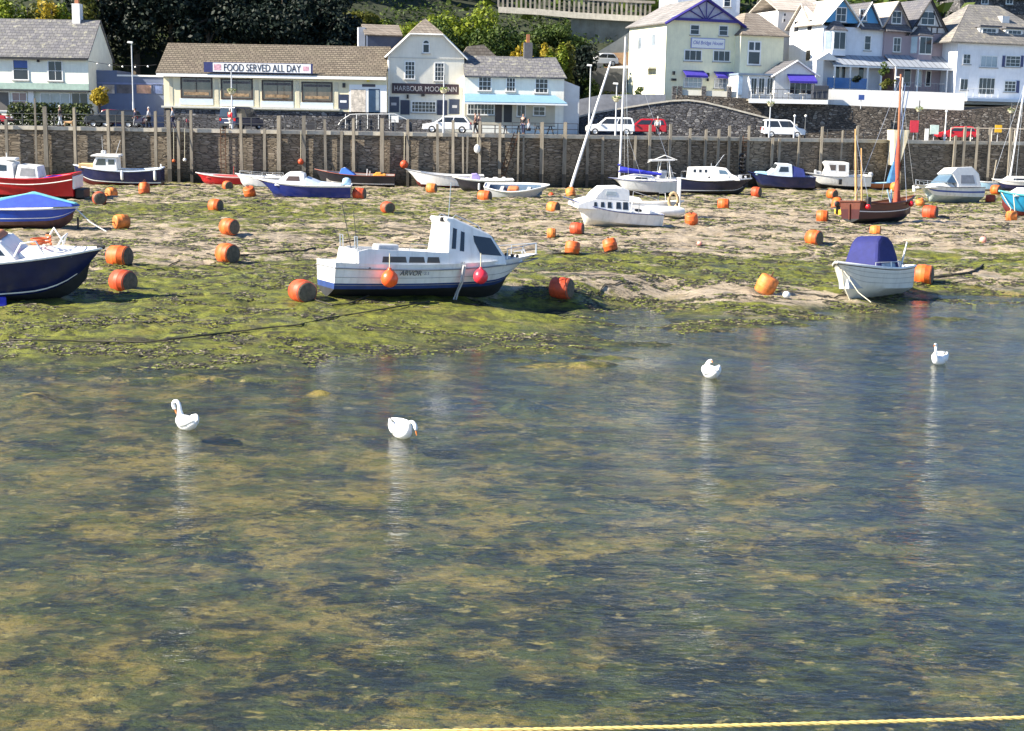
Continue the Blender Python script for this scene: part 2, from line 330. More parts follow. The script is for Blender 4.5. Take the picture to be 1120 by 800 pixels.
# ------------------------------------------------------------------ river bed and mud
def build_bed():
    ny = 640
    ys = np.concatenate([np.linspace(-30, 6, 8), np.geomspace(7, 150, ny)])
    nx = 520
    us = np.linspace(-1, 1, nx); us = np.concatenate([[-8, -3, -1.6], us, [1.6, 3, 8]])
    nx = len(us)
    Y = np.repeat(ys[:, None], nx, 1); half = 6+np.clip(Y, 0, 200)*.50; X = us[None, :]*half
    sx, sy = zip(*SHORE); d = Y-np.interp(X, sx, sy)
    s = np.interp(X, [-3, 4, 10, 20], [.105, .12, .06, .04])
    up = .95*(1-np.exp(-s*np.maximum(d, 0)*1.15/.95)); t = np.clip((Y-75)/40, 0, 1); up = up-.25*t*t*(3-2*t); t = np.clip(d/1.5, 0, 1); up = up+.05*t*t*(3-2*t)
    Z = np.where(d < 0, np.maximum(-.42, d*.045), up)
    # relief: hummocks, weed ridges, pebbles; stronger off the water
    bank = np.clip((d+3)/6, 0, 1)
    far = np.clip((Y-45)/40, 0, 1)
    big = fbm(X*.16+3, Y*.22, 4, 1)-.5
    mid = fbm(X*.55, Y*.8+9, 4, 5)-.5
    fine = fbm(X*2.3, Y*2.6, 3, 9)-.5
    rid = np.abs(fbm(X*.28+20, Y*.75, 4, 33)-.5)
    Z = Z+(.24*big+.24*mid)*(.3+.7*bank)*(.55+.45*np.clip((d-8)/14, 0, 1))+fine*(.05+.09*bank+.06*far)-np.clip(.06-rid, 0, 1)*(1.8+1.6*far)*bank
    # wet flats by the main boat where weed, mud and thin water mix
    q = .92*np.exp(-((X-1.5)/5.5)**2)*np.clip((d+3.5)/1.5, 0, 1)*np.clip((5.5-d)/2.5, 0, 1); Z = Z*(1-q)+q*(.012+.20*(fbm(X*.45+40, Y*.8, 4, 91)-.5)+.6*fine*.06+.012*np.clip(d, -3, 6))
    q = .95*np.exp(-((X-4.4-(Y-44)*.08)/2.0)**2)*np.clip((d+1)/1.5, 0, 1)*np.clip((9.5-d)/2.5, 0, 1); Z = Z*(1-q)+q*(.0+.16*(fbm(X*.5+60, Y*.5, 3, 95)-.5)+.04*fine)
    # small channels with standing water near the shore
    def dip(px, py, rx, ry, dz):
        nonlocal Z
        p = ground(px, py); q = np.exp(-(((X-p.x)/rx)**2+((Y-p.y)/ry)**2)**1.5)
        Z = Z*(1-q*.97)+dz*q
    for a in [(684, 325, 1.3, 2.6, -.06), (700, 362, 1.2, 1.4, -.06), (395, 392, 1.6, 1.6, -.05), (1010, 332, 2.0, 2.2, -.06), (600, 325, 2.4, 1.6, -.04),
              (480, 398, 1.3, 1.2, -.05), (515, 378, .5, .8, -.05), (1075, 322, 2.6, 1.4, -.04), (920, 341, 1.3, 1.0, -.05)]:
        dip(*a)
    def bumpm(px, py, rx, ry, dz):
        nonlocal Z
        p = water_pt(px, py); q = np.exp(-(((X-p.x)/rx)**2+((Y-p.y)/ry)**2))
        Z = np.maximum(Z, Z*(1-q)+(dz+fine*.25)*q)
    for a in [(350, 430, .5, .35, .03), (575, 437, .5, .25, .02), (640, 400, 1.1, .5, .06), (600, 384, 1.6, .6, .08), (660, 392, 1.2, .3, .07), (700, 378, 1.3, .3, .06), (760, 362, 1.2, .3, .05), (880, 356, .9, .3, .05), (1040, 350, 1.3, .5, .05), (30, 432, .8, .5, .03), (90, 416, 1.6, .4, .06), (250, 414, 2.0, .4, .05)]:
        bumpm(*a)
    GRID.update(ys=ys, us=us, Z=Z)
    V = np.stack([X, Y, Z], -1).reshape(-1, 3)
    nyy = len(ys); idx = np.arange(nyy*nx).reshape(nyy, nx)
    Fq = np.stack([idx[:-1, :-1], idx[:-1, 1:], idx[1:, 1:], idx[1:, :-1]], -1).reshape(-1, 4)
    # where weed grows and where bare sand shows: soft patches on the ground plan
    alg = np.full(X.shape, .40)
    alg = alg+.18*np.clip((60-Y)/15, 0, 1)
    deep = np.clip(-d/2, 0, 1); dark_bed = .25+.75*np.exp(-((X-13)/8)**2-((Y-33)/12)**2)+.4*np.exp(-((X-4)/7)**2-((Y-16)/4)**2)+.35*np.exp(-((X+2)/6)**2-((Y-30)/4)**2)
    def patch(px, py, rx, ry, a):
        nonlocal alg
        p = ground(px, py); alg = alg+a*np.exp(-((((X-p.x)/rx)**2+((Y-p.y)/ry)**2)**1.2))
    for a in [(150, 375, 9, 3.2, .55), (330, 360, 6, 4, .5), (250, 320, 7, 4, .35), (520, 352, 5, 3, .5), (640, 345, 3, 2.5, .35), (780, 288, 7, 4, .55), (640, 290, 4, 3.5, .4),
              (330, 300, 4, 4, .35), (60, 350, 5, 4, .3), (1060, 285, 5, 5, .4), (350, 232, 16, 6, .25), (200, 235, 14, 10, .15), (860, 300, 5, 3, .25),
              (230, 272, 6, 4.0, -.5), (150, 262, 6, 6, -.3), (610, 262, 6, 6, -.45), (690, 262, 5, 6, -.4), (790, 315, 3.4, 1.8, -.6), (690, 305, 3.5, 2.2, -.4), (900, 245, 16, 12, -.35),
              (780, 240, 12, 8, -.3), (1040, 300, 4, 2.5, -.4), (540, 262, 5, 6, -.3), (480, 240, 5, 5, -.2), (960, 330, 3, 1.5, -.2)]:
        patch(*a)
    o = np_mesh('mud_bank', V, Fq, mud_material(), smooth=True)
    # loose wrack, weed tufts and pebbles lying on the mud and the bed
    g = np.random.default_rng(5); n = 1300000; yy = 9*(118/9)**(g.random(n)**.85); xx = g.uniform(-1, 1, n)*(2+yy*.42)
    dd = yy-np.interp(xx, sx, sy); pat = fbm(xx*.5+7, yy*1.1, 4, 71); pat2 = fbm(xx*1.9, yy*2.6+5, 3, 77)
    keep = np.where(dd > 0, (pat > np.where(yy > 60, .535, .50))*(pat2 > .46), (pat > .56)*(pat2 > .56)*(g.random(n) < .12)*(dd > -2.5)); keep = keep & (g.random(n) < .9)
    xx, yy, dd = xx[keep], yy[keep], dd[keep]; n = len(xx)
    zz = np.array([surf_z(a, c) for a, c in zip(xx, yy)]); s_ = (.004+yy*.00019)*g.uniform(.5, 1.8, n); el = g.uniform(1.5, 5.5, n)*np.where(dd > 0, 1, 1.4); an = g.normal(0, .6, n)
    c_, s2 = np.cos(an), np.sin(an); up = s_*g.uniform(.1, .9, n); sk = g.normal(0, .5, (n, 4))*s_[:, None]
    P = lambda a, c, h, k: np.stack([xx+c_*a-s2*c+sk[:, k], yy+s2*a+c_*c+sk[:, (k+1) % 4], zz+h], -1)
    V2 = np.stack([P(-s_*el, -s_, .01, 0), P(s_*el, -s_, .012, 1), P(s_*el, s_, .02+up, 2), P(-s_*el, s_, .015+up, 3)], 1).reshape(-1, 3)
    sel = g.random(n); mi = np.where(dd > 0, np.where(sel < .66, 0, np.where(sel < .93, 1, 2)), np.where(sel < .8, 4, 3))
    w_ = np_mesh('seaweed', V2, np.arange(n*4).reshape(-1, 4), [M('wrack', (.03, .026, .016), .6, .5, 5), M('weed_tuft', (.13, .15, .02), .7, .5, 5), M('pebble', (.20, .17, .12), .8, .3, 5), M('bed_weed', (.10, .085, .03), .8, .5, 5), M('dark_bed_weed', (.022, .026, .016), .8, .5, 5)], midx=mi)
    tag(w_, 'strands of dark wrack and green weed strewn over mud and river bed', 'seaweed', kind='stuff')
    at_ = o.data.attributes.new('weed', 'FLOAT', 'POINT'); at_.data.foreach_set('value', np.clip(alg*(1-deep)+dark_bed*deep, 0, 1).ravel().astype(np.float32))
    o['kind'] = 'structure'
def mud_material():
    m, nt, N, L = nodes_of('mud_and_weed')
    out = N.new('ShaderNodeOutputMaterial'); bs = N.new('ShaderNodeBsdfPrincipled'); L.new(bs.outputs[0], out.inputs[0])
    ge = N.new('ShaderNodeNewGeometry'); sp = N.new('ShaderNodeSeparateXYZ'); L.new(ge.outputs['Position'], sp.inputs[0])
    def noise(scale, det=6, ro=.65, sc=(1, 1, 1), off=0, dist=0):
        mp = N.new('ShaderNodeMapping'); mp.inputs['Scale'].default_value = sc; mp.inputs['Location'].default_value = (off, off, 0); L.new(ge.outputs['Position'], mp.inputs[0])
        n = N.new('ShaderNodeTexNoise'); n.inputs['Distortion'].default_value = dist; n.inputs['Scale'].default_value = scale; n.inputs['Detail'].default_value = det; n.inputs['Roughness'].default_value = ro; L.new(mp.outputs[0], n.inputs[0]); return n.outputs[0]
    def ramp(v, a, b, c=0, d=1):
        r = N.new('ShaderNodeMapRange'); r.inputs[1].default_value = a; r.inputs[2].default_value = b; r.inputs[3].default_value = c; r.inputs[4].default_value = d; L.new(v, r.inputs[0]); return r.outputs[0]
    def mix(f, a, b):
        x = N.new('ShaderNodeMix'); x.data_type = 'RGBA'
        L.new(f, x.inputs[0])
        for i, c in ((6, a), (7, b)):
            if isinstance(c, tuple): x.inputs[i].default_value = (*c, 1)
            else: L.new(c, x.inputs[i])
        return x.outputs[2]
    def math_(op, a, b):
        x = N.new('ShaderNodeMath'); x.operation = op
        for i, c in enumerate((a, b)):
            if isinstance(c, (int, float)): x.inputs[i].default_value = c
            else: L.new(c, x.inputs[i])
        return x.outputs[0]
    sand = mix(ramp(noise(1.1, 8, .7), .35, .65), (.26, .205, .135), (.52, .43, .31))
    sand = mix(ramp(noise(7, 5, .7), .56, .66, 0, .7), sand, (.07, .055, .035))
    green = mix(ramp(noise(2.6, 6, .7, off=4), .36, .64), (.035, .045, .010), (.23, .245, .026))
    green = mix(ramp(noise(.8, 5, .7, off=14), .5, .7, 0, .8), green, (.20, .17, .04))
    att = N.new('ShaderNodeAttribute'); att.attribute_name = 'weed'
    wn = noise(.55, 8, .72, (1, 1.5, 1), 11)
    fac = ramp(math_('ADD', att.outputs['Fac'], math_('MULTIPLY', math_('SUBTRACT', wn, .5), 3.2)), .38, .58)
    bank = mix(fac, sand, green)
    # dark lines: wrack and rocks, and furrow shade put into the colour
    dk = ramp(noise(.42, 8, .74, (.8, 2.6, 1), 7), .56, .62, 0, .88)
    bank = mix(dk, bank, (.035, .03, .018))
    dk2 = ramp(noise(1.8, 6, .74, (.7, 1.6, 1), 17), .56, .62, 0, .9)
    bank = mix(dk2, bank, (.045, .042, .02))
    # wet edge and the bed under water
    bn = math_('SUBTRACT', noise(.8, 10, .76, (.8, 1.05, 1), 31, .35), math_('MULTIPLY', att.outputs['Fac'], .19))
    bed = mix(ramp(bn, .40, .51), (.006, .011, .013), (.30, .225, .065))
    bed = mix(ramp(noise(1.7, 9, .78, (.75, 1.05, 1), 41, .5), .45, .58, 0, .85), bed, (.085, .105, .022))
    bed = mix(ramp(noise(4.5, 8, .78, (.8, 1.05, 1), 47, .3), .52, .60, 0, .85), bed, (.012, .016, .012))
    bed = mix(ramp(noise(4.0, 8, .75, (.7, 1.2, 1), 51, .3), .57, .66, 0, .8), bed, (.48, .39, .16))
    wet = ramp(math_('ADD', sp.outputs['Z'], math_('MULTIPLY', math_('SUBTRACT', wn, .5), .55)), .02, .20)
    col = mix(wet, bed, bank); L.new(col, bs.inputs['Base Color'])
    L.new(ramp(noise(.7, 6, .7, (.6, 1.4, 1), 61), .40, .60, .28, .9), bs.inputs['Roughness']); bs.inputs['Specular IOR Level'].default_value = .35
    b = N.new('ShaderNodeBump'); b.inputs['Strength'].default_value = 1; b.inputs['Distance'].default_value = .14
    L.new(math_('ADD', math_('ADD', noise(3.2, 8, .75, (.8, 1.4, 1), 3), math_('MULTIPLY', noise(15, 4, .7, (.8, 1.3, 1), 23), .35)), math_('MULTIPLY', wn, .8)), b.inputs['Height']); L.new(b.outputs[0], bs.inputs['Normal'])
    return m
build_bed()
def water_material():
    m, nt, N, L = nodes_of('river_water')
    out = N.new('ShaderNodeOutputMaterial'); mixs = N.new('ShaderNodeMixShader'); L.new(mixs.outputs[0], out.inputs[0])
    tr = N.new('ShaderNodeBsdfTransparent'); tr.inputs[0].default_value = (.90, .92, .84, 1)
    gl = N.new('ShaderNodeBsdfGlossy'); gl.inputs['Roughness'].default_value = .03
    ge = N.new('ShaderNodeNewGeometry')
    def noise(scale, sc, det=3, off=0, rot=0):
        mp = N.new('ShaderNodeMapping'); mp.inputs['Scale'].default_value = sc; mp.inputs['Location'].default_value = (off, off*.7, 0); mp.inputs['Rotation'].default_value = (0, 0, rot); L.new(ge.outputs['Position'], mp.inputs[0])
        n = N.new('ShaderNodeTexNoise'); n.inputs['Scale'].default_value = scale; n.inputs['Detail'].default_value = det; n.inputs['Roughness'].default_value = .6; L.new(mp.outputs[0], n.inputs[0]); return n.outputs[0]
    def ma(v, k, add=None):
        x = N.new('ShaderNodeMath'); x.operation = 'MULTIPLY_ADD'; L.new(v, x.inputs[0])
        if isinstance(k, (int, float)): x.inputs[1].default_value = k
        else: L.new(k, x.inputs[1])
        if add is None: x.inputs[2].default_value = 0
        else: L.new(add, x.inputs[2])
        return x.outputs[0]
    h = ma(noise(1.1, (.7, 1.6, 1), 3, 0, .15), .9)
    h = ma(noise(4.0, (.8, 1.7, 1), 3, 5, -.1), .42, h)
    h = ma(noise(9, (.8, 1.5, 1), 3, 9, .35), .20, h)
    h = ma(noise(24, (.8, 1.4, 1), 2, 13, -.2), .05, h)
    gate = N.new('ShaderNodeMapRange'); L.new(noise(.22, (.6, 1.3, 1), 4, 21), gate.inputs[0]); gate.inputs[1].default_value = .35; gate.inputs[2].default_value = .65; gate.inputs[3].default_value = .35; gate.inputs[4].default_value = 1.0
    h = ma(h, gate.outputs[0])
    b = N.new('ShaderNodeBump'); b.inputs['Strength'].default_value = 1; b.inputs['Distance'].default_value = .070; L.new(h, b.inputs['Height'])
    b2 = N.new('ShaderNodeBump'); b2.inputs['Strength'].default_value = 1; b2.inputs['Distance'].default_value = .066; L.new(h, b2.inputs['Height'])
    L.new(b.outputs[0], gl.inputs['Normal'])
    # Schlick reflectance, the same from both sides so that sunlight reaches the bed
    dt = N.new('ShaderNodeVectorMath'); dt.operation = 'DOT_PRODUCT'; L.new(ge.outputs['Incoming'], dt.inputs[0]); L.new(b2.outputs[0], dt.inputs[1])
    def m2(op, a, b_):
        x = N.new('ShaderNodeMath'); x.operation = op
        for i, c in enumerate((a, b_)):
            if c is None: continue
            if isinstance(c, (int, float)): x.inputs[i].default_value = c
            else: L.new(c, x.inputs[i])
        return x.outputs[0]
    ab = m2('ABSOLUTE', dt.outputs['Value'], None); pw = m2('POWER', m2('SUBTRACT', 1.0, ab), 5.0); rf = m2('ADD', m2('MULTIPLY', pw, .98), .02)
    L.new(rf, mixs.inputs[0]); L.new(tr.outputs[0], mixs.inputs[1]); L.new(gl.outputs[0], mixs.inputs[2])
    return m
mb = MB(); mb.add([(-400, -60, 0), (400, -60, 0), (400, 118, 0), (-400, 118, 0)], [(0, 1, 2, 3)])
tag(mb.build('river_water', water_material()), kind='structure')

# ------------------------------------------------------------------ quay, hill
wall_stone = M_stone('harbour_stone', ((.21, .17, .125), (.30, .25, .185), (.38, .32, .25)), .62, .16, edge=(.085, .07, .055), bump=.5, dirt=.5, dirtcol=(.065, .055, .042), tide=2.4)
dark_stone = M_stone('dark_slate_stone', ((.07, .07, .075), (.17, .165, .17), (.30, .29, .28)), .42, .2, dirt=.45, dirtcol=(.04, .042, .05), axes='xyz')
concrete = M('pale_coping', (.50, .46, .38), .85, .2, 2, bump=.3, streak=.2)
asphalt = M('quay_asphalt', (.10, .10, .10), .9, .25, 1.2, bump=.2)
mb = MB(); cp = MB()
for (x0, y0), (x1, y1) in zip(WALL, WALL[1:]):
    mb.hexa([(x0, y0, -1.5), (x1, y1, -1.5), (x1, y1+.8, -1.5), (x0, y0+.8, -1.5)], [(x0, y0, QZ-.28), (x1, y1, QZ-.28), (x1, y1+.8, QZ-.28), (x0, y0+.8, QZ-.28)])
    if abs(x1-x0) > 1: cp.hexa([(x0, y0-.12, QZ-.28), (x1, y1-.12, QZ-.28), (x1, y1+.78, QZ-.28), (x0, y0+.78, QZ-.28)], [(x0, y0-.12, QZ+.02), (x1, y1-.12, QZ+.02), (x1, y1+.78, QZ+.02), (x0, y0+.78, QZ+.02)])
hw = empty('harbour_wall', (0, 0, 0), label='long stone harbour wall with pale coping behind the moored boats', cat='wall')
mb.build('wall_face', wall_stone, hw); cp.build('coping', concrete, hw)
# stair head: cream rendered block on the step in the wall line
mb = MB(); mb.hexa([(35.0, 128.2, 2.9), (35.5, 128.2, 2.9), (35.5, 130.6, 2.9), (35.0, 130.6, 2.9)], [(34.8, 128.2, QZ+.95), (36.3, 128.2, QZ+.95), (36.3, 130.6, QZ+.95), (34.8, 130.6, QZ+.95)])
tag(mb.build('stair_parapet', M('cream_render', (.62, .56, .40), .85, .15, 2, streak=.4)), 'cream rendered parapet block at the step in the harbour wall', 'parapet')
mb = MB(); xs = list(range(-200, 201, 10))
for x0, x1 in zip(xs, xs[1:]):
    mb.add([(x0, wall_y(x0)+.5, QZ-.02), (x1, wall_y(x1)+.5, QZ-.02), (x1, 172, QZ-.02), (x0, 172, QZ-.02)], [(0, 1, 2, 3)])
tag(mb.build('quay_road', asphalt), kind='structure')

def hill_z(x, y):
    y0 = interp(x, [(-60, 143), (-12, 147), (0, 149), (12, 152), (20, 157), (60, 160)])
    d = max(0, y-y0); top = interp(x, [(-120, 75), (-40, 55), (0, 46), (60, 40)])
    sl = interp(x, [(-40, .9), (-20, .75), (-10, .6), (0, .58), (30, .58), (80, .55)])
    z = QZ-.05+top*(1-math.exp(-d*sl/top))
    return z+(1.2*mnoise.noise(Vector((x*.08, y*.08, 0)))+.5*mnoise.noise(Vector((x*.3, y*.3, 2))))*min(1, d/6)
def build_hill():
    xs = np.arange(-260, 261, 4.0); ys = np.concatenate([np.arange(142, 200, 2.0), np.arange(200, 700, 12)])
    V = [(x, y, hill_z(x, y)) for y in ys for x in xs]; nx = len(xs)
    idx = np.arange(len(V)).reshape(len(ys), nx)
    Fq = np.stack([idx[:-1, :-1], idx[:-1, 1:], idx[1:, 1:], idx[1:, :-1]], -1).reshape(-1, 4)
    o = np_mesh('hillside', V, Fq, M('hill_soil', (.022, .03, .012), .95, .5, .8, bump=.6), smooth=True); o['kind'] = 'structure'
build_hill()
# ------------------------------------------------------------------ boats
class Boat:
    """local x forward, z up from the keel; origin on the mud under the middle of the keel"""
    def __init__(s, name, label, cat, px, py, head, L, B, H, bow=.45, stern=.12, transom=.8, rake=.35, chine=.35, cols=(antifoul_blk, white, white), list_=0, trim=0, group='boats aground in the harbour', sink=.05, deadrise=.22, full=2.2):
        s.L, s.B, s.H, s.bow, s.stern, s.tr, s.rake, s.ch, s.dr, s.full = L, B, H, bow, stern, transom, rake, chine, deadrise, full
        p = ground(px, py); lim = wall_y(p.x)-.6-B*.5-abs(math.sin(R(head)))*L*.4; k_ = min(1, lim/p.y); p = Vector((p.x*k_, p.y*k_, surf_z(p.x*k_, p.y*k_))); s.pos = p; c_, s_ = math.cos(R(head)), math.sin(R(head)); p.z = max(p.z-.05, sum(surf_z(p.x+c_*q*L, p.y+s_*q*L) for q in (-.35, -.15, 0, .15, .3))/5)
        s.root = empty(name, (p.x, p.y, p.z-sink), (R(list_), R(trim), R(head)), label, cat, group)
        s.cols = cols
    def w(s, t):
        h = s.B/2
        if t < .45: return h*(s.tr+(1-s.tr)*math.sin(t/.45*math.pi/2))
        return max(.02, h*(1-((t-.45)/.55)**s.full))
    def sh(s, t):
        a = s.stern*max(0, 1-t/.4)**2; b = s.bow*max(0, (t-.3)/.7)**2
        return s.H+a+b
    def kz(s, t): return s.H*.55*max(0, (t-.72)/.28)**2.2
    def xs(s, t, f):      # f: 0 keel, 1 sheer
        return s.L*(t-.5)-s.rake*(1-f)*max(0, (t-.5)/.5)**3*s.L*.28
    def tx(s, x): return x/s.L+.5
    def sect(s, t):
        w, z, k = s.w(t), s.sh(t), s.kz(t)
        wc = w*(.86-.45*t**3); zc = k+s.dr*s.H*(1+.6*t*t)+(0 if t < .9 else 0); zc = min(zc, z-.08)
        P = [(0, k, 0), (wc*.55, k+(zc-k)*.5, .1), (wc, zc, .25)]
        for q in (.22, .55, .85, 1):
            P.append((wc+(w-wc)*(q**.8), zc+(z-zc)*q, .25+.75*q))
        return [(s.xs(t, f), y, zz) for y, zz, f in P]
    def hull(s, bands=(0, 0, 1, 1, 1, 2), n=18, name='hull'):
        mb = MB(); S = [s.sect(i/n) for i in range(n+1)]; m = len(S[0])
        for sg in (-1, 1):
            vs = [(x, y*sg, z) for sec in S for x, y, z in sec]
            o = len(mb.v); mb.v += vs
            for i in range(n):
                for k in range(m-1):
                    a = o+i*m+k; mb.f.append([a, a+m, a+m+1, a+1]); mb.mi.append(bands[k])
        for k in range(m-1):   # transom
            a, b = S[0][k], S[0][k+1]
            mb.add([(a[0], -a[1], a[2]), (a[0], a[1], a[2]), (b[0], b[1], b[2]), (b[0], -b[1], b[2])], [(0, 1, 2, 3)], bands[k])
        s.hull_o = mb.build(name, list(s.cols), s.root, 40); return s.hull_o
    def deck(s, mat=white, wells=(), n=36, drop=.03, floor=.35, inner=None, cap=.10):
        """deck just under the sheer with open wells given as (t0, t1)"""
        mb = MB(); T = sorted(set([i/n for i in range(n+1)]+[e for wl in wells for e in wl]))
        def inwell(a, b): return any(a >= u-1e-6 and b <= v+1e-6 for u, v in wells)
        for a, b in zip(T, T[1:]):
            za, zb = s.sh(a)-drop, s.sh(b)-drop; wa, wb = s.w(a)*.985, s.w(b)*.985; xa, xb = s.xs(a, 1), s.xs(b, 1)
            if not inwell(a, b): mb.add([(xa, -wa, za), (xb, -wb, zb), (xb, wb, zb), (xa, wa, za)], [(0, 1, 2, 3)])
            else:
                ia, ib = max(.02, wa-cap), max(.02, wb-cap); f = floor
                for sg in (-1, 1):
                    mb.add([(xa, sg*wa, za), (xb, sg*wb, zb), (xb, sg*ib, zb), (xa, sg*ia, za)], [(0, 1, 2, 3)])
                    mb.add([(xa, sg*ia, za), (xb, sg*ib, zb), (xb, sg*ib*.8, f), (xa, sg*ia*.8, f)], [(0, 1, 2, 3)], 1)
                mb.add([(xa, -ia*.8, f), (xb, -ib*.8, f), (xb, ib*.8, f), (xa, ia*.8, f)], [(0, 1, 2, 3)], 1)
        for u, v in wells:
            for t in (u, v):
                x, z, i = s.xs(t, 1), s.sh(t)-drop, max(.02, s.w(t)*.985-cap)
                mb.add([(x, -i, z), (x, i, z), (x, i*.8, floor), (x, -i*.8, floor)], [(0, 1, 2, 3)], 1)
        return mb.build('deck', [mat, inner or mat], s.root, 30)
    def strake(s, mat, r=.035, dz=-.04, t0=0.0, t1=1.0, name='rubbing_strake', n=20):
        mb = MB()
        for sg in (-1, 1):
            mb.tube([(s.xs(t, 1), sg*(s.w(t)+r*.3), s.sh(t)+dz) for t in [t0+(t1-t0)*i/n for i in range(n+1)]], r, 6)
        if t0 == 0: mb.tube([(s.xs(0, 1), -s.w(0), s.sh(0)+dz), (s.xs(0, 1)-r*.3, s.w(0), s.sh(0)+dz)], r, 6)
        return mb.build(name, mat, s.root, 60)
    def stripe(s, mat, f0=.5, f1=.56, t0=0.02, t1=.97, name='hull_stripe', n=20):
        """thin band proud of the topsides between two heights (fractions of the freeboard)"""
        for sg in (-1, 1):
            mb = MB(); pts = []
            for i in range(n+1):
                t = t0+(t1-t0)*i/n; S = s.sect(t); row = []
                for f in (f0, f1):
                    a, b = S[2], S[6]; z = a[2]+(b[2]-a[2])*f
                    for p, q in zip(S[2:], S[3:]):
                        if p[2] <= z <= q[2]+1e-9:
                            k = (z-p[2])/(q[2]-p[2]); row.append((p[0]+(q[0]-p[0])*k, sg*(p[1]+(q[1]-p[1])*k+.012), z)); break
                pts.append(row)
            for r0, r1 in zip(pts, pts[1:]):
                if len(r0) == 2 and len(r1) == 2: mb.add([r0[0], r1[0], r1[1], r0[1]], [(0, 1, 2, 3)])
            o = mb.build(name, mat, s.root)
        return o
    def rail(s, t0, t1, h=.35, inset=.08, mat=steel, r=.016, posts=4, close=False, name='guard_rail', lean=0):
        mb = MB(); n = 12
        top = {sg: [(s.xs(t, 1), sg*max(.03, s.w(t)-inset), s.sh(t)+h) for t in [t0+(t1-t0)*i/n for i in range(n+1)]] for sg in (-1, 1)}
        if close: mb.tube(top[-1]+top[1][::-1], r, 5)
        else:
            for sg in (-1, 1): mb.tube(top[sg], r, 5)
        for sg in (-1, 1):
            for i in range(posts):
                t = t0+(t1-t0)*i/max(1, posts-1); y = sg*max(.03, s.w(t)-inset); mb.tube([(s.xs(t, 1), y, s.sh(t)-.03), (s.xs(t, 1), y, s.sh(t)+h)], r, 5)
        return mb.build(name, mat, s.root, 60)
    # upper works
    def house(s, name, prof, wb, wt, mat, parent=None, bevel=.04):
        zs = [z for _, z in prof]; z0, z1 = min(zs), max(zs); s.hw = lambda z: (wb+(wt-wb)*(z-z0)/(z1-z0))/2
        mb = MB(); n = len(prof)
        mb.add([(x, -s.hw(z), z) for x, z in prof]+[(x, s.hw(z), z) for x, z in prof],
               [tuple(range(n)), tuple(range(2*n-1, n-1, -1))]+[(i, i+n, (i+1) % n+n, (i+1) % n) for i in range(n)])
        o = mb.build(name, mat, parent or s.root)
        if bevel:
            b = o.modifiers.new('bevel', 'BEVEL'); b.width = bevel; b.segments = 2; b.limit_method = 'ANGLE'; b.angle_limit = R(25)
        s.house_o = o; return o
    def side(s, poly, mat=glass, off=.012, name='side_window', sides=(-1, 1), parent=None):
        r = None
        for sg in sides:
            mb = MB(); n = len(poly)
            mb.add([(x, sg*(s.hw(z)+off), z) for x, z in poly]+[(x, sg*(s.hw(z)-.02), z) for x, z in poly],
                   [tuple(range(n)), tuple(range(2*n-1, n-1, -1))]+[(i, i+n, (i+1) % n+n, (i+1) % n) for i in range(n)])
            r = mb.build(name, mat, parent or s.house_o)
        return r
    def screen(s, a, b, k=.86, mat=glass, name='windscreen', off=.015, panes=1, parent=None):
        (x0, z0), (x1, z1) = a, b; d = Vector((x1-x0, 0, z1-z0)).normalized(); nrm = Vector((d.z, 0, -d.x))
        c = s.house_o.data.vertices; cx = sum(v.co.x for v in c)/len(c)
        if nrm.x*(x0-cx) < 0: nrm = -nrm
        mb = MB()
        for i in range(panes):
            f0, f1 = -1+2*(i+.04)/panes, -1+2*(i+.96)/panes
            if panes == 1: f0, f1 = -1, 1
            q = [(x0, f0*k*s.hw(z0), z0), (x0, f1*k*s.hw(z0), z0), (x1, f1*k*s.hw(z1), z1), (x1, f0*k*s.hw(z1), z1)]
            mb.slab([Vector(p)+nrm*off for p in q], .02)
        return mb.build(name, mat, parent or s.house_o)
    def outboard(s, x, z, cowl=None, y=0, k=1.0):
        mb = MB(); mb.lathe([(.10, 0), (.17, .05), (.18, .22), (.15, .36), (.06, .42)], 10, 0, Matrix.Translation((x-.12*k, y, z)) @ Matrix.Diagonal((1.35*k, .9*k, k, 1)))
        o = mb.build('outboard_motor', cowl or black, s.root, 50)
        mb = MB(); mb.box(x-.18*k, x-.06*k, y-.05*k, y+.05*k, z-.62*k, z); mb.box(x-.26*k, x-.02, y-.08*k, y+.08*k, z-.45*k, z-.42*k); mb.box(x-.06*k, x+.10, y-.08, y+.08, z-.2, z+.02)
        mb.build('motor_leg', black, o); return o
    def tubes(s, name, lines, r, mat, parent=None, n=6):
        for l in lines: mb = MB(); mb.tube(l, r, n); o = mb.build(name, mat, parent or s.root, 60)
        return o
    def boxes(s, name, bs, mat, bevel=.02, parent=None):
        for b in bs:
            mb = MB(); mb.box(*b); o = mb.build(name, mat, parent or s.root)
            if bevel: m = o.modifiers.new('bevel', 'BEVEL'); m.width = bevel; m.segments = 2
        return o

grey_side = M('pale_grey_gelcoat', (.62, .63, .64), .35, .06, 2, streak=.15)  # even pale grey hull colour
tan_cover = M('tan_canvas', (.42, .30, .16), .8, .2, 3)
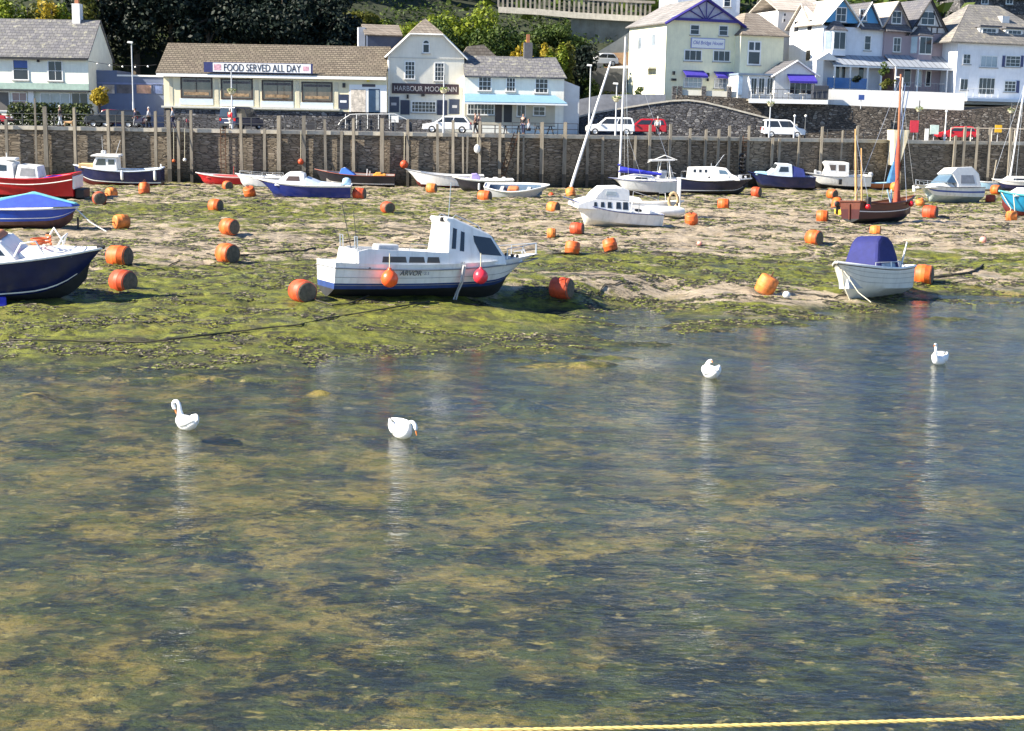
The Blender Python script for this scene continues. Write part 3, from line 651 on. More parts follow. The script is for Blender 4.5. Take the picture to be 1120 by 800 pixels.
# --- the big white motor boat in the middle
b = Boat('motor_boat', 'white cabin motor boat with sloping wheelhouse and blue bottom, largest one in the middle', 'motor boat', 475, 322, 24, 7.25, 2.3, 1.12, bow=.36, stern=.04, transom=.90, rake=.60, full=2.9,
         cols=(antifoul_blk, antifoul_blue, white), list_=-2, trim=2, sink=.06, deadrise=.30)
b.hull((0, 0, 1, 2, 2, 2)); b.deck(white, [(.06, .44)], floor=.55)
b.strake(M('grey_rubber', (.20, .21, .23), .6, .1), .022, -.17)
b.stripe(M('grey_rubber'), .44, .455, .0, .93)
b.stripe(M('grey_rubber'), .13, .16, .0, .90)
pr = [(-2.95, 1.10), (-2.9, 1.5), (-2.6, 1.58), (0.05, 1.50), (.05, 1.10)]
mb = MB()
for sg in (-1, 1):
    for (x0, z0), (x1, z1) in zip(pr[1:], pr[2:-1]):
        mb.hexa([(x0, sg*1.04-.04, 1.05), (x1, sg*1.04-.04, 1.05), (x1, sg*1.04+.04, 1.05), (x0, sg*1.04+.04, 1.05)], [(x0, sg*.98-.05, z0), (x1, sg*.98-.05, z1), (x1, sg*.98+.05, z1), (x0, sg*.98+.05, z0)])
mb.hexa([(-3.0, -1.03, 1.0), (-2.8, -1.03, 1.0), (-2.8, 1.03, 1.0), (-3.0, 1.03, 1.0)], [(-2.92, -.97, 1.55), (-2.82, -.97, 1.55), (-2.82, .97, 1.55), (-2.92, .97, 1.55)])
mb.build('cockpit_coaming', white, b.root)
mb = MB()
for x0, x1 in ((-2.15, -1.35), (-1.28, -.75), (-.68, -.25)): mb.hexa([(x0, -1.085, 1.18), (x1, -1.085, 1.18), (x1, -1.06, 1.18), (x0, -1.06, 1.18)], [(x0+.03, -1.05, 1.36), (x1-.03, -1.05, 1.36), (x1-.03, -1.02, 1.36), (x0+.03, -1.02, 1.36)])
mb.build('coaming_cutout', M('coaming_shadow', (.10, .085, .07), .6), b.root)  # dark panels paint the shade inside the coaming cutouts
b.house('wheelhouse', [(0, 1.08), (.06, 1.6), (.12, 2.42), (.02, 2.52), (.05, 2.62), (.3, 2.60), (.75, 2.42), (1.5, 2.12), (1.62, 2.02), (2.05, 1.42), (2.1, 1.12)], 1.95, 1.45, white, bevel=.09)
b.tubes('roof_rail', [[(.3, -.62, 2.58), (.4, -.62, 2.68), (1.2, -.6, 2.36), (1.3, -.6, 2.22)], [(.3, .62, 2.58), (.4, .62, 2.68), (1.2, .6, 2.36), (1.3, .6, 2.22)]], .018, steel); b.tubes('fishing_rod', [[(-2.6, .7, 1.5), (-2.9, .8, 2.9)], [(-2.4, .75, 1.5), (-2.5, .85, 2.7)]], .012, black, n=4); b.tubes('side_rail', [[(-.2, -1.0, 1.5), (-.25, -1.0, 1.72), (-1.2, -1.0, 1.76), (-1.25, -1.0, 1.55)]], .015, steel)
b.boxes('wiper_motor', [(1.75, 1.82, -.1, .1, 1.98, 2.04)], black, .01)
b.side([(.2, 1.62), (.34, 1.62), (.40, 2.24), (.27, 2.28)]); b.side([(.48, 1.56), (.62, 1.54), (.66, 2.14), (.54, 2.18)])
b.side([(1.18, 1.46), (1.92, 1.42), (1.55, 1.98), (.95, 2.05), (.98, 1.85)]); b.screen((2.03, 1.47), (1.66, 2.0), .84, panes=2)
b.house('foredeck_trunk', [(1.95, 1.1), (1.98, 1.42), (2.35, 1.42), (2.8, 1.34), (2.9, 1.2)], 1.2, .7, white)
b.rail(.80, .99, .34, .07, posts=3, close=True, name='bow_rail')
b.tubes('stern_rail', [[(-2.9, -.9, 1.5), (-2.92, -.9, 1.95), (-2.92, -.65, 1.95), (-2.9, -.65, 1.5)], [(-2.9, .9, 1.5), (-2.92, .9, 1.95), (-2.92, .6, 1.95), (-2.9, .6, 1.5)], [(-3.45, -.95, 1.15), (-3.1, -.95, 1.42), (-2.9, -.95, 1.6)]], .02, steel)
b.boxes('swim_platform', [(-3.5, -3.0, -1.0, 1.0, .92, 1.02)], white, .03)
b.boxes('rudder', [(-3.32, -2.98, -.03, .03, .02, .62)], M('teal_antifouling', (.015, .07, .09), .7), .01); b.tubes('rudder_stock', [[(-3.1, 0, .5), (-3.05, 0, .95)]], .03, steel); b.tubes('propeller_shaft', [[(-2.9, 0, .25), (-2.2, 0, .32)]], .03, steel)
mb = MB()
for k in range(3):
    a = k*2.094; mb.slab([(-2.92, .02*math.cos(a), .25+.02*math.sin(a)), (-2.9, .16*math.cos(a-.3), .25+.16*math.sin(a-.3)), (-2.94, .17*math.cos(a+.3), .25+.17*math.sin(a+.3)), (-2.92, .03*math.cos(a+.4), .25+.03*math.sin(a+.4))], .012)
mb.build('propeller', M('bronze', (.3, .18, .06), .4, .2, 4, metal=.8), b.root)
b.tubes('antenna', [[(.25, -.4, 2.55), (.3, -.42, 3.7)]], .012, steel); b.boxes('searchlight', [(-.05, .08, -.55, -.42, 2.45, 2.6)], black, .02)
b.tubes('mooring_strap', [[(.52, -1.0, 1.2), (.5, -1.19, 1.1), (.44, -1.16, .6), (.36, -.98, .25), (.32, -.9, .02)], [(.58, -1.0, 1.2), (.56, -1.19, 1.1), (.50, -1.16, .6), (.42, -.98, .25), (.40, -.9, .02)]], .03, M('grey_rope', (.42, .42, .42), .9, .2, 20))
b.boxes('deck_box', [(-2.2, -1.5, -.75, -.2, 1.3, 1.72)], M('grey_plastic', (.45, .46, .48), .6), .05)
b.tubes('anchor', [[(2.75, 0, 1.52), (3.1, 0, 1.58)], [(3.1, -.14, 1.5), (3.12, 0, 1.6), (3.1, .14, 1.5)]], .025, steel)
b.boxes('deck_cleat', [(2.2, 2.3, -.62, -.5, 1.40, 1.5), (2.45, 2.55, -.5, -.4, 1.36, 1.46), (2.6, 2.7, -.55, -.49, 1.35, 1.45)], black, .02)
nm = text_mesh('lettering', 'ARVOR', .2, M('black_letters', (.02, .02, .03), .4), b.root, (-1.25, -1.165, .86), (R(86), 0, 0), width=.72, shear=.35, height=.15)
text_mesh('lettering', '21', .12, M('grey_letters', (.3, .3, .32), .4), b.root, (-.73, -1.168, .86), (R(86), 0, 0), width=.16, height=.10)
b.tubes('hull_port', [[(-2.55, -1.075, .98), (-2.55, -1.10, .98)]], .04, black, n=10)
main = b
# --- left edge: navy cabin cruiser
b = Boat('cabin_cruiser', 'navy hulled cabin cruiser with white deck cut by the left edge', 'boat', -24, 331, 4, 7.6, 2.5, 1.4, bow=.32, stern=.0, transom=.8, rake=.25, cols=(antifoul_blk, navy, white), list_=7, sink=.05)
b.hull((0, 0, 1, 1, 1, 1)); b.deck(white, [(.1, .42)]); b.strake(white, .035, -.03); b.stripe(white, .06, .10, .05, .93)
b.house('cabin', [(-.5, 1.42), (-.45, 2.05), (1.0, 1.98), (1.45, 1.5), (1.5, 1.42)], 1.7, 1.35, white); b.side([(.0, 1.62), (1.15, 1.6), (.92, 1.86), (.0, 1.88)])
b.house('cabin_hatch', [(-.3, 2.0), (-.28, 2.18), (.8, 2.14), (.95, 2.0)], 1.0, .9, M('hatch_teak', (.40, .16, .07), .6, .2, 3))
b.house('foredeck_trunk', [(1.4, 1.42), (1.45, 1.62), (2.2, 1.68), (2.4, 1.6), (3.0, 1.5)], 1.1, .7, white)
b.tubes('pulpit', [[(1.35, -.75, 1.5), (1.6, -.7, 1.95), (2.0, -.6, 2.0), (2.2, -.55, 1.6)], [(2.5, -.45, 1.65), (2.7, -.3, 2.05), (2.7, .3, 2.05), (2.5, .45, 1.65)], [(1.9, .5, 1.6), (2.3, .4, 2.2), (2.6, .2, 1.8)]], .03, white)
b.tubes('tackle_coil', [[(2.0+.28*math.cos(a*.6), .0+.28*math.sin(a*.6), 1.78+.01*a) for a in range(24)]], .03, orange)
b.boxes('bow_roller', [(3.62, 3.85, -.07, .07, 1.66, 1.76)], black, .02)
b.boxes('blue_patch', [(.8, 1.15, -1.07, -1.0, .12, .42)], M('bright_blue', (.02, .03, .5), .6), .04)
# --- blue boat under cover
b = Boat('covered_dinghy', 'bright blue boat under a turquoise edged cover near the left edge', 'boat', 30, 250, 3, 4.7, 1.9, .95, bow=.12, stern=.0, transom=.85, rake=.2, cols=(M('brown_antifouling', (.13, .06, .045), .8, .3), M('blue_gelcoat', (.015, .07, .42), .3, .12), M('blue_gelcoat')), list_=-2)
b.hull((0, 0, 0, 1, 1, 1)); b.deck(white); b.strake(white, .04, -.02); b.stripe(white, .38, .43, 0, .98)
b.house('cover', [(-2.1, .95), (-1.3, 1.25), (0.0, 1.62), (.35, 1.68), (1.4, 1.4), (2.2, 1.22), (2.3, 1.1)], 1.7, .25, M('cover_blue', (.02, .06, .38), .7, .2, 3, bump=.4))
b.house('cover_ridge', [(-2.0, 1.28), (.0, 1.66), (.35, 1.76), (1.4, 1.48), (2.28, 1.26), (2.28, 1.18), (1.4, 1.36), (.3, 1.58), (0, 1.5), (-2.0, 1.1)], .5, .3, M('turquoise_canvas', (.16, .48, .50), .8, .2, 3))
b.tubes('mooring_line', [[(2.25, -.2, 1.05), (3.0, -.5, .4), (3.9, -.9, -.05)]], .03, M('white_rope', (.7, .7, .66), .9))
b.boxes('rudder', [(2.28, 2.36, -.03, .03, .05, .6)], black, 0)
# --- red boat with white cabin
b = Boat('fishing_boat', 'red hulled fishing boat with white wheelhouse near the left edge', 'fishing boat', 15, 217, 183, 8.0, 2.6, 1.35, bow=.5, stern=.35, transom=.9, rake=.3, cols=(antifoul_red, M('red_gelcoat', (.48, .012, .02), .3, .12), M('red_gelcoat')), list_=-2)
b.hull((0, 0, 1, 1, 1, 1)); b.deck(white, [(.06, .34)]); b.strake(white, .035, -.35, name='white_line'); b.strake(M('red_gelcoat'), .05, -.02)
b.house('wheelhouse', [(-.35, 1.35), (-.3, 2.3), (.4, 2.45), (1.5, 2.4), (1.85, 1.9), (1.95, 1.35)], 1.7, 1.5, white); b.side([(.1, 1.8), (.1, 2.15), (.55, 2.2), (.55, 1.8)]); b.side([(.75, 1.8), (.75, 2.2), (1.4, 2.15), (1.6, 1.8)])
b.house('canopy', [(-1.9, 1.35), (-1.8, 2.1), (-.6, 2.2), (-.4, 1.35)], 1.7, 1.45, M('clear_canopy', (.62, .62, .60), .4, .3, 3)); b.side([(-1.65, 1.5), (-.7, 1.5), (-.8, 2.0), (-1.6, 1.95)], M('canopy_window', (.28, .28, .28), .2), name='canopy_window')
b.tubes('mast', [[(.2, .3, 2.4), (.2, .3, 2.9)]], .035, white); b.boxes('roof_raft', [(-.4, .7, -.4, .4, 2.42, 2.6)], white, .08)
b.boxes('blue_tarpaulin', [(-3.4, -2.2, -1.0, 1.0, 1.32, 1.46)], M('bright_blue'), .05)
b.boxes('stern_panel', [(-4.12, -4.0, -1.1, 1.1, .75, 1.55)], white, .03)
b.boxes('engine_pod', [(-4.6, -4.05, -.8, .8, .15, .72)], black, .06)
# --- blue black fishing boat by the wall
b = Boat('fishing_boat', 'dark blue fishing boat with small white wheelhouse below the black car', 'fishing boat', 130, 203, 183, 7.0, 2.3, 1.25, bow=.38, stern=.22, transom=.75, rake=.12, cols=(antifoul_red, navy, navy), list_=-3)
b.hull((0, 0, 1, 1, 1, 2)); b.deck(cream_gel, [(.08, .5)]); b.strake(M('pale_blue_paint', (.55, .62, .72), .5), .06, .0); b.stripe(white, .05, .12, 0, .9)
b.house('wheelhouse', [(-.1, 1.3), (-.05, 2.35), (1.55, 2.35), (1.75, 1.9), (1.85, 1.3)], 1.5, 1.35, white); b.side([(.1, 1.75), (.1, 2.15), (.6, 2.15), (.6, 1.75)]); b.side([(.8, 1.7), (.8, 2.2), (1.4, 2.2), (1.6, 1.7)])
b.house('wheelhouse_roof', [(-.3, 2.35), (-.25, 2.5), (1.85, 2.5), (1.95, 2.38)], 1.7, 1.6, white)
b.tubes('antenna', [[(.2, -.3, 2.5), (-.2, -.3, 3.6)], [(1.1, .2, 2.5), (1.12, .2, 3.9)]], .02, steel); b.boxes('radar_dome', [(.9, 1.25, -.2, .2, 2.5, 2.8)], white, .06)
b.boxes('foredeck_bin', [(1.95, 3.0, -.5, .5, 1.4, 1.75)], M('tan_box', (.55, .40, .2), .7), .03); b.boxes('stern_post', [(-3.35, -3.25, -.5, -.4, 1.3, 1.75)], white, 0)
mb = MB()
for x in (-3.1, -.55): mb.lathe([(.03, -.4), (.11, -.3), (.11, .3), (.03, .4)], 8, 0, Matrix.Translation((x, -1.18 if x > -1 else -1.05, .95)))
mb.v = [(x, -y, z) for x, y, z in mb.v]; mb.build('hull_fender', white, b.root, 60)
# --- red dinghy and pale dinghy
b = Boat('dinghy', 'red open dinghy with a red cover against the harbour wall', 'dinghy', 248, 203, 184, 5.0, 1.6, .75, bow=.28, stern=.05, cols=(M('red_gelcoat'), M('red_gelcoat'), M('pink_gelcoat', (.62, .20, .18), .4)), list_=-4)
b.hull((0, 0, 1, 1, 1, 2)); b.deck(white, [(.1, .55)]); b.strake(M('pink_white', (.75, .6, .58), .5), .04, 0)
b.house('cover', [(-1.5, .62), (-1.3, .82), (.6, .86), (1.5, .8), (1.6, .66)], 1.2, .7, M('red_canvas', (.42, .05, .05), .8, .2, 3)); b.tubes('pole', [[(-.6, .2, .7), (-.65, .2, 1.6)]], .03, M('red_canvas'))
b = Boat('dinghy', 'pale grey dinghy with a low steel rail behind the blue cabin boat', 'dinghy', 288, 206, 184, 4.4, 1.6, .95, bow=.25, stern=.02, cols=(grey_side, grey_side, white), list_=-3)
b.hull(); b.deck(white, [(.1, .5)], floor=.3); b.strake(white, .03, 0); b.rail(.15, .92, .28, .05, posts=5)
# --- blue hulled white cabin boat
b = Boat('cabin_boat', 'blue hulled cabin boat with white cuddy and pale outboard cover', 'boat', 331, 217, 183, 6.6, 2.3, 1.05, bow=.42, stern=.0, rake=.75, cols=(M('navy_blue_hull', (.015, .03, .19), .25, .1), M('navy_blue_hull'), white), list_=-2)
b.hull((0, 0, 0, 0, 0, 2)); b.deck(white, [(.06, .5)], floor=.35); b.strake(white, .04, -.03)
b.house('cuddy', [(-.25, .95), (-.2, 1.75), (.1, 1.88), (.9, 1.85), (1.5, 1.35), (1.75, 1.1), (1.8, .98)], 1.75, 1.2, white); b.side([(.1, 1.3), (.15, 1.62), (.85, 1.62), (1.05, 1.32)], M('brown_glass', (.10, .07, .06), .1)); b.screen((1.48, 1.42), (1.0, 1.78), .8)
b.house('cockpit_side', [(-2.7, .9), (-2.65, 1.05), (-1.2, 1.2), (-.3, 1.55), (-.2, .95)], 1.85, 1.7, M('pale_blue_paint'))
b.outboard(-2.85, 1.0, M('sky_blue_cover', (.35, .55, .68), .6), k=1.25)
b.tubes('bow_rail', [[(1.2, -.7, 1.2), (1.6, -.55, 1.6), (2.4, 0, 1.65), (1.6, .55, 1.6), (1.2, .7, 1.2)]], .02, steel)
# --- dark open boat with blue cover
b = Boat('open_boat', 'black open workboat with blue tarpaulin and orange gear against the wall', 'boat', 388, 205, 184, 6.6, 2.1, 1.05, bow=.42, stern=.0, rake=.25, cols=(antifoul_blk, M('black_hull', (.02, .02, .03), .3), M('black_hull')), list_=-3)
b.hull(); b.deck(M('grey_deck', (.3, .28, .26), .8), [(.08, .85)], floor=.3, cap=.12); b.strake(M('red_line', (.30, .08, .05), .5), .03, -.03); b.stripe(white, .1, .18, 0, .8)
b.house('tarpaulin', [(-.2, .85), (0, 1.1), (.75, 1.6), (1.1, 1.5), (1.3, .95)], 1.5, .4, M('bright_blue2', (.03, .13, .48), .7, .2, 3, bump=.5)); b.boxes('white_bucket', [(.72, .95, -.72, -.5, 1.1, 1.55)], white, .04)
b.boxes('net_pile', [(-2.6, -1.5, -.6, .6, .75, 1.1), (-2.2, -1.7, -.5, .4, 1.05, 1.22)], M('orange_net', (.65, .28, .04), .9, .4, 9, bump=.8), .12); b.tubes('steering_post', [[(-1.0, 0, .4), (-1.05, 0, 1.5)], [(-1.3, -.3, .4), (-1.25, -.3, 1.3)]], .06, M('grey_plastic'))
# --- long white boat with red bottom
b = Boat('open_boat', 'long white open boat with red bottom paint below the white hatchback', 'boat', 486, 205, 184, 6.6, 2.0, 1.1, bow=.5, stern=.05, rake=.5, cols=(antifoul_red, white, white), list_=-3)
b.hull((0, 0, 1, 1, 1, 2)); b.deck(white, [(.08, .8)], floor=.35); b.strake(M('grey_rubber'), .025, -.03)
b.boxes('thwart', [(-1.6, -1.2, -.8, .8, .62, .68), (.2, .6, -.8, .8, .65, .7)], wood, 0); b.boxes('console', [(-.6, -.2, -.3, .3, .4, 1.15)], white, .06)
b = Boat('motor_dinghy', 'black hulled white dinghy with a lilac engine cover by the wall', 'dinghy', 528, 210, 184, 4.8, 1.8, 1.0, bow=.2, stern=.05, cols=(antifoul_blk, M('black_hull'), white), list_=-3)
b.hull((0, 0, 1, 1, 1, 2)); b.deck(white, [(.15, .6)], floor=.4); b.strake(white, .05, 0)
b.house('engine_cover', [(.2, .8), (.25, 1.3), (.5, 1.5), (.9, 1.45), (1.05, .85)], .9, .7, M('lilac_canvas', (.33, .27, .55), .8, .2, 3)); b.boxes('hull_fender', [(.25, .42, .78, .98, .25, .8)], white, .07)
b.boxes('deck_gear', [(-1.2, -.8, -.4, .1, .85, 1.2), (-1.8, -1.5, -.1, .3, .85, 1.25), (-.5, -.2, -.5, -.2, .85, 1.15)], white, .08)
# --- grey open rowing boat
b = Boat('rowing_boat', 'pale grey open rowing boat with dark blue inside and orange bag', 'rowing boat', 566, 216, -8, 4.8, 1.9, .80, bow=.28, stern=.16, transom=.45, rake=.45, cols=(M('grey_hull', (.45, .46, .47), .5, .12), M('grey_hull'), white), list_=17, full=2.0)
b.hull((0, 0, 0, 0, 0, 2), 20); b.deck(white, [(.07, .88)], floor=.35, inner=M('blue_inside', (.10, .16, .24), .6), cap=.14); b.strake(white, .05, 0)
b.boxes('orange_bag', [(-.7, .1, -.35, .4, .38, .85)], M('orange_bag', (.55, .17, .06), .8), .14); b.boxes('thwart', [(.7, .95, -.75, .75, .62, .67), (-1.3, -1.05, -.75, .75, .62, .67)], M('grey_hull'), 0); b.boxes('blue_bag', [(.3, .7, -.5, .1, .36, .62)], M('sky_blue_cover'), .1)
# --- white cruiser with row of side windows
b = Boat('cabin_cruiser', 'white cruiser with five dark side windows and raised wheelhouse', 'boat', 666, 249, 196, 5.3, 2.1, .95, bow=.55, stern=.0, rake=.95, transom=.85, cols=(cream_gel, white, white), list_=-4, trim=-3, deadrise=.35)
b.hull((0, 0, 1, 1, 1, 2)); b.deck(white, [(.05, .28)], floor=.5); b.strake(M('navy_line', (.04, .06, .2), .5), .025, -.03)
b.house('cabin', [(-.85, .95), (-.75, 1.5), (1.0, 1.58), (1.75, 1.35), (2.1, 1.2), (2.1, 1.0)], 1.75, 1.35, white)
for k, x in enumerate((-.65, -.25, .25, .65, 1.05)):
    sw = .30-.03*k; b.side([(x, 1.08+.02*k), (x+sw, 1.08+.02*k), (x+sw-.02, 1.45-.02*k), (x+.03, 1.46-.02*k)])
b.house('wheelhouse', [(-.75, 1.5), (-.7, 2.05), (-.3, 2.18), (.7, 2.1), (1.05, 1.75), (1.2, 1.52)], 1.4, 1.15, white); b.side([(.0, 1.75), (.05, 1.95), (.55, 1.94), (.6, 1.75)], M('pale_window', (.45, .5, .5), .2)); b.screen((1.15, 1.6), (.75, 2.02), .8, M('pale_window'), panes=2)
b.tubes('rail', [[(-.8, .9, 1.0), (-.8, .9, 2.05), (-2.2, .9, 1.7)], [(-1.2, .9, .95), (-1.2, .9, 1.5)]], .02, steel); b.boxes('deck_anchor', [(-1.5, -1.2, .3, .6, .98, 1.1)], black, .03)
# --- grey bilge keeler behind it, with panel and roll
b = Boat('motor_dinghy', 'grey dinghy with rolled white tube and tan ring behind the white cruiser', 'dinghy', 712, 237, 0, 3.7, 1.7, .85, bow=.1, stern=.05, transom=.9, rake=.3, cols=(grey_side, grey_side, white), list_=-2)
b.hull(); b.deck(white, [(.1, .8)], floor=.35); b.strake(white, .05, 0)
mb = MB(); mb.tube([(-.7, -1.15, .42), (-.4, -1.2, .40), (1.4, -1.0, .38), (1.75, -.9, .38)], [.2, .3, .3, .2], 10); mb.build('rolled_tube', white, b.root, 60)
b.boxes('end_panel', [(1.5, 1.62, -.5, .5, .3, 2.3)], white, .04); b.tubes('lifebuoy', [[(1.25+.02*math.sin(a), -.9+.0, 1.0+.32*math.sin(a)) if 0 else (1.15+.26*math.cos(a), -.92, 1.0+.42*math.sin(a)) for a in [k*.4 for k in range(17)]]], .09, tan_cover, n=8)
b.house('fish_box', [(-1.5, .85), (-1.3, 1.2), (-.7, 1.1), (-.5, .85)], .9, .6, white); b.tubes('boarding_hoop', [[(.3, -.7, .85), (.35, -.7, 1.4), (.7, -.7, 1.4), (.75, -.7, .85)]], .03, steel); b.outboard(-1.9, .55, M('grey_plastic'), k=.9)
# --- yacht with blue sail cover, T frame boat
b = Boat('sailing_yacht', 'small white sailing yacht with blue sail cover and tall bare mast', 'yacht', 702, 214, 186, 5.4, 2.0, 1.25, bow=.2, stern=.05, rake=.7, transom=.7, cols=(antifoul_blk, grey_side, white), list_=-3, deadrise=.30)
b.hull((0, 0, 1, 1, 1, 2)); b.deck(white, [(.06, .3)], floor=.6); b.strake(M('navy_line'), .025, -.03)
b.house('coachroof', [(-.9, 1.25), (-.85, 1.6), (.6, 1.7), (1.6, 1.5), (1.75, 1.3)], 1.3, 1.0, white); b.side([(-.3, 1.38), (-.25, 1.5), (.6, 1.55), (.75, 1.4)])
b.tubes('mast', [[(1.9, .3, 1.35), (1.86, .3, 12.2)]], [.085, .065], M('alloy_spar', (.72, .72, .72), .4, .05), n=8)
b.tubes('boom', [[(1.85, .3, 2.0), (-1.4, .7, 1.75)]], .05, M('alloy_spar'))
mb = MB(); mb.tube([(1.98, .32, 2.5), (1.85, .32, 2.1), (1.2, .4, 2.02), (.2, .5, 1.92), (-1.35, .7, 1.78)], [.14, .27, .2, .17, .09], 8); mb.build('sail_cover', M('royal_blue_canvas', (.02, .03, .42), .75, .2, 3, bump=.5), b.root, 60)
b.tubes('shroud', [[(1.86, .3, 11.9), (1.3, .95, 1.3)], [(1.86, .3, 11.9), (1.3, -.9, 1.3)], [(1.86, .3, 12.0), (-2.6, 0, 1.3)], [(1.86, .3, 6.0), (.2, .9, 1.35)]], .012, steel, n=4)
b.tubes('rail', [[(-.9, -.8, 1.3), (-.9, -.8, 1.85), (-2.5, -.7, 1.85), (-2.5, .7, 1.85)], [(-2.5, -.7, 1.3), (-2.5, -.7, 1.85)]], .02, steel)
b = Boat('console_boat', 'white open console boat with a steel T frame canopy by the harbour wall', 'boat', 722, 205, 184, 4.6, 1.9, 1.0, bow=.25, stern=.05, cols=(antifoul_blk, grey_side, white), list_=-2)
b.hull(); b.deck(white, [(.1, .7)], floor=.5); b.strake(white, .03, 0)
b.house('console', [(-.5, .6), (-.45, 1.75), (.1, 1.7), (.4, .6)], .9, .8, M('grey_plastic')); b.tubes('t_frame', [[(-.8, -.5, 1.0), (-.6, -.5, 2.6)], [(-.8, .5, 1.0), (-.6, .5, 2.6)], [(.3, -.5, 1.0), (.1, -.5, 2.55)], [(.3, .5, 1.0), (.1, .5, 2.55)], [(-1.4, 0, 2.6), (-.3, 0, 3.0), (1.2, 0, 2.35)]], .04, white)
b.house('t_top', [(-1.1, 2.58), (-1.1, 2.66), (.9, 2.62), (1.1, 2.5), (1.0, 2.48)], 1.3, 1.25, M('grey_plastic'), bevel=0); b.outboard(-2.4, 1.05, M('grey_plastic'))
# --- black and white motor cruiser
b = Boat('motor_cruiser', 'black hulled motor cruiser with long white cabin below the dark ramp wall', 'boat', 781, 214, -4, 6.0, 2.3, 1.15, bow=.28, stern=.2, transom=.7, rake=.3, cols=(antifoul_blk, M('blue_black_hull', (.012, .014, .035), .25, .1), white), list_=-3)
b.hull((0, 0, 1, 1, 1, 1)); b.deck(white, [(.04, .16)], floor=.6); b.strake(white, .06, -.01); b.stripe(M('grey_line', (.4, .42, .45), .5), .06, .12, 0, .92)
b.house('cabin', [(-2.3, 1.15), (-2.2, 2.25), (-.2, 2.32), (.85, 2.2), (1.25, 1.75), (1.9, 1.45), (2.0, 1.2)], 1.85, 1.5, white)
for x in (-1.8, -1.35, -.9): b.side([(x, 1.8), (x+.22, 1.8), (x+.22, 2.05), (x, 2.05)])
b.side([(.3, 1.72), (1.05, 1.68), (.8, 2.0), (.25, 2.05)], bglass); b.screen((1.22, 1.82), (.9, 2.15), .84, bglass, panes=2)
b.side([(-.6, 1.35), (-.45, 1.35), (-.45, 1.5), (-.6, 1.5)], black, name='port_light')
b.tubes('antenna', [[(.0, 0, 2.3), (.7, 0, 3.3)], [(-.3, .3, 2.3), (-.3, .3, 2.6)]], .025, steel); b.boxes('anchor_windlass', [(1.9, 2.2, -.3, .1, 1.35, 1.7), (2.4, 2.6, -.1, .1, 1.35, 1.62)], M('grey_plastic'), .06)
b.rail(.68, .98, .35, .08, posts=3, close=True, name='bow_rail'); b.boxes('rudder', [(-2.98, -2.75, -.04, .04, .05, .6)], black, 0)
b.tubes('rail', [[(-2.7, -.8, 1.3), (-2.7, -.8, 1.9), (-2.3, -.8, 1.9)], [(-2.7, .8, 1.3), (-2.7, .8, 1.9), (-2.3, .8, 1.9)]], .02, steel)
# --- dark blue cabin boat in shade
b = Boat('cabin_boat', 'dark blue hulled cabin boat with pale blue wheelhouse and blue canopy', 'boat', 853, 204, 184, 6.0, 2.2, 1.2, bow=.35, stern=.0, rake=.5, cols=(antifoul_blk, navy, M('pale_blue_paint')), list_=-3)
b.hull((0, 0, 1, 1, 1, 1)); b.deck(M('pale_blue_paint'), [(.06, .35)], floor=.5); b.strake(navy, .04, 0)
b.house('wheelhouse', [(-.9, 1.2), (-.8, 2.3), (.4, 2.35), (.75, 1.8), (1.3, 1.45), (1.35, 1.22)], 1.7, 1.4, M('pale_blue_white', (.62, .68, .74), .5)); b.side([(-.5, 1.65), (-.45, 2.1), (.25, 2.1), (.4, 1.65)]); b.screen((.72, 1.88), (.44, 2.26), .82)
b.house('canopy', [(-2.1, 1.2), (-1.9, 1.9), (-.82, 2.2), (-.9, 1.2)], 1.65, 1.3, M('navy_canvas', (.025, .04, .2), .8, .2, 3)); b.boxes('foredeck_cover', [(1.3, 2.4, -.5, .5, 1.25, 1.6)], M('sky_blue_cover'), .15)
# --- white cabin boat
b = Boat('cabin_boat', 'white boat with boxy open wheelhouse moored between post and tan mast', 'boat', 914, 204, 186, 6.0, 2.3, 1.25, bow=.3, stern=.1, rake=.55, transom=.85, cols=(antifoul_blk, white, white), list_=-3, deadrise=.3)
b.hull((0, 0, 1, 1, 1, 2)); b.deck(white, [(.08, .4)], floor=.6); b.strake(M('grey_rubber'), .025, -.06)
b.house('wheelhouse', [(-.9, 1.25), (-.85, 2.5), (1.0, 2.55), (1.25, 2.4), (.95, 1.95), (1.25, 1.28)], 1.7, 1.5, white); b.side([(-.5, 1.75), (-.5, 2.3), (.15, 2.3), (.1, 1.75)], M('brown_glass')); b.side([(.4, 1.8), (.4, 2.3), (1.0, 2.3), (.85, 1.8)], M('brown_glass'))
b.rail(.05, .4, .35, .1, posts=4); b.boxes('deck_gear', [(1.5, 1.9, -.3, .3, 1.3, 1.65), (2.0, 2.2, .1, .4, 1.35, 1.8)], M('grey_plastic'), .08); b.boxes('hull_anchor', [(-.15, .15, 1.12, 1.2, .55, 1.05)], black, .05); b.outboard(-3.1, 1.2, M('grey_plastic'))
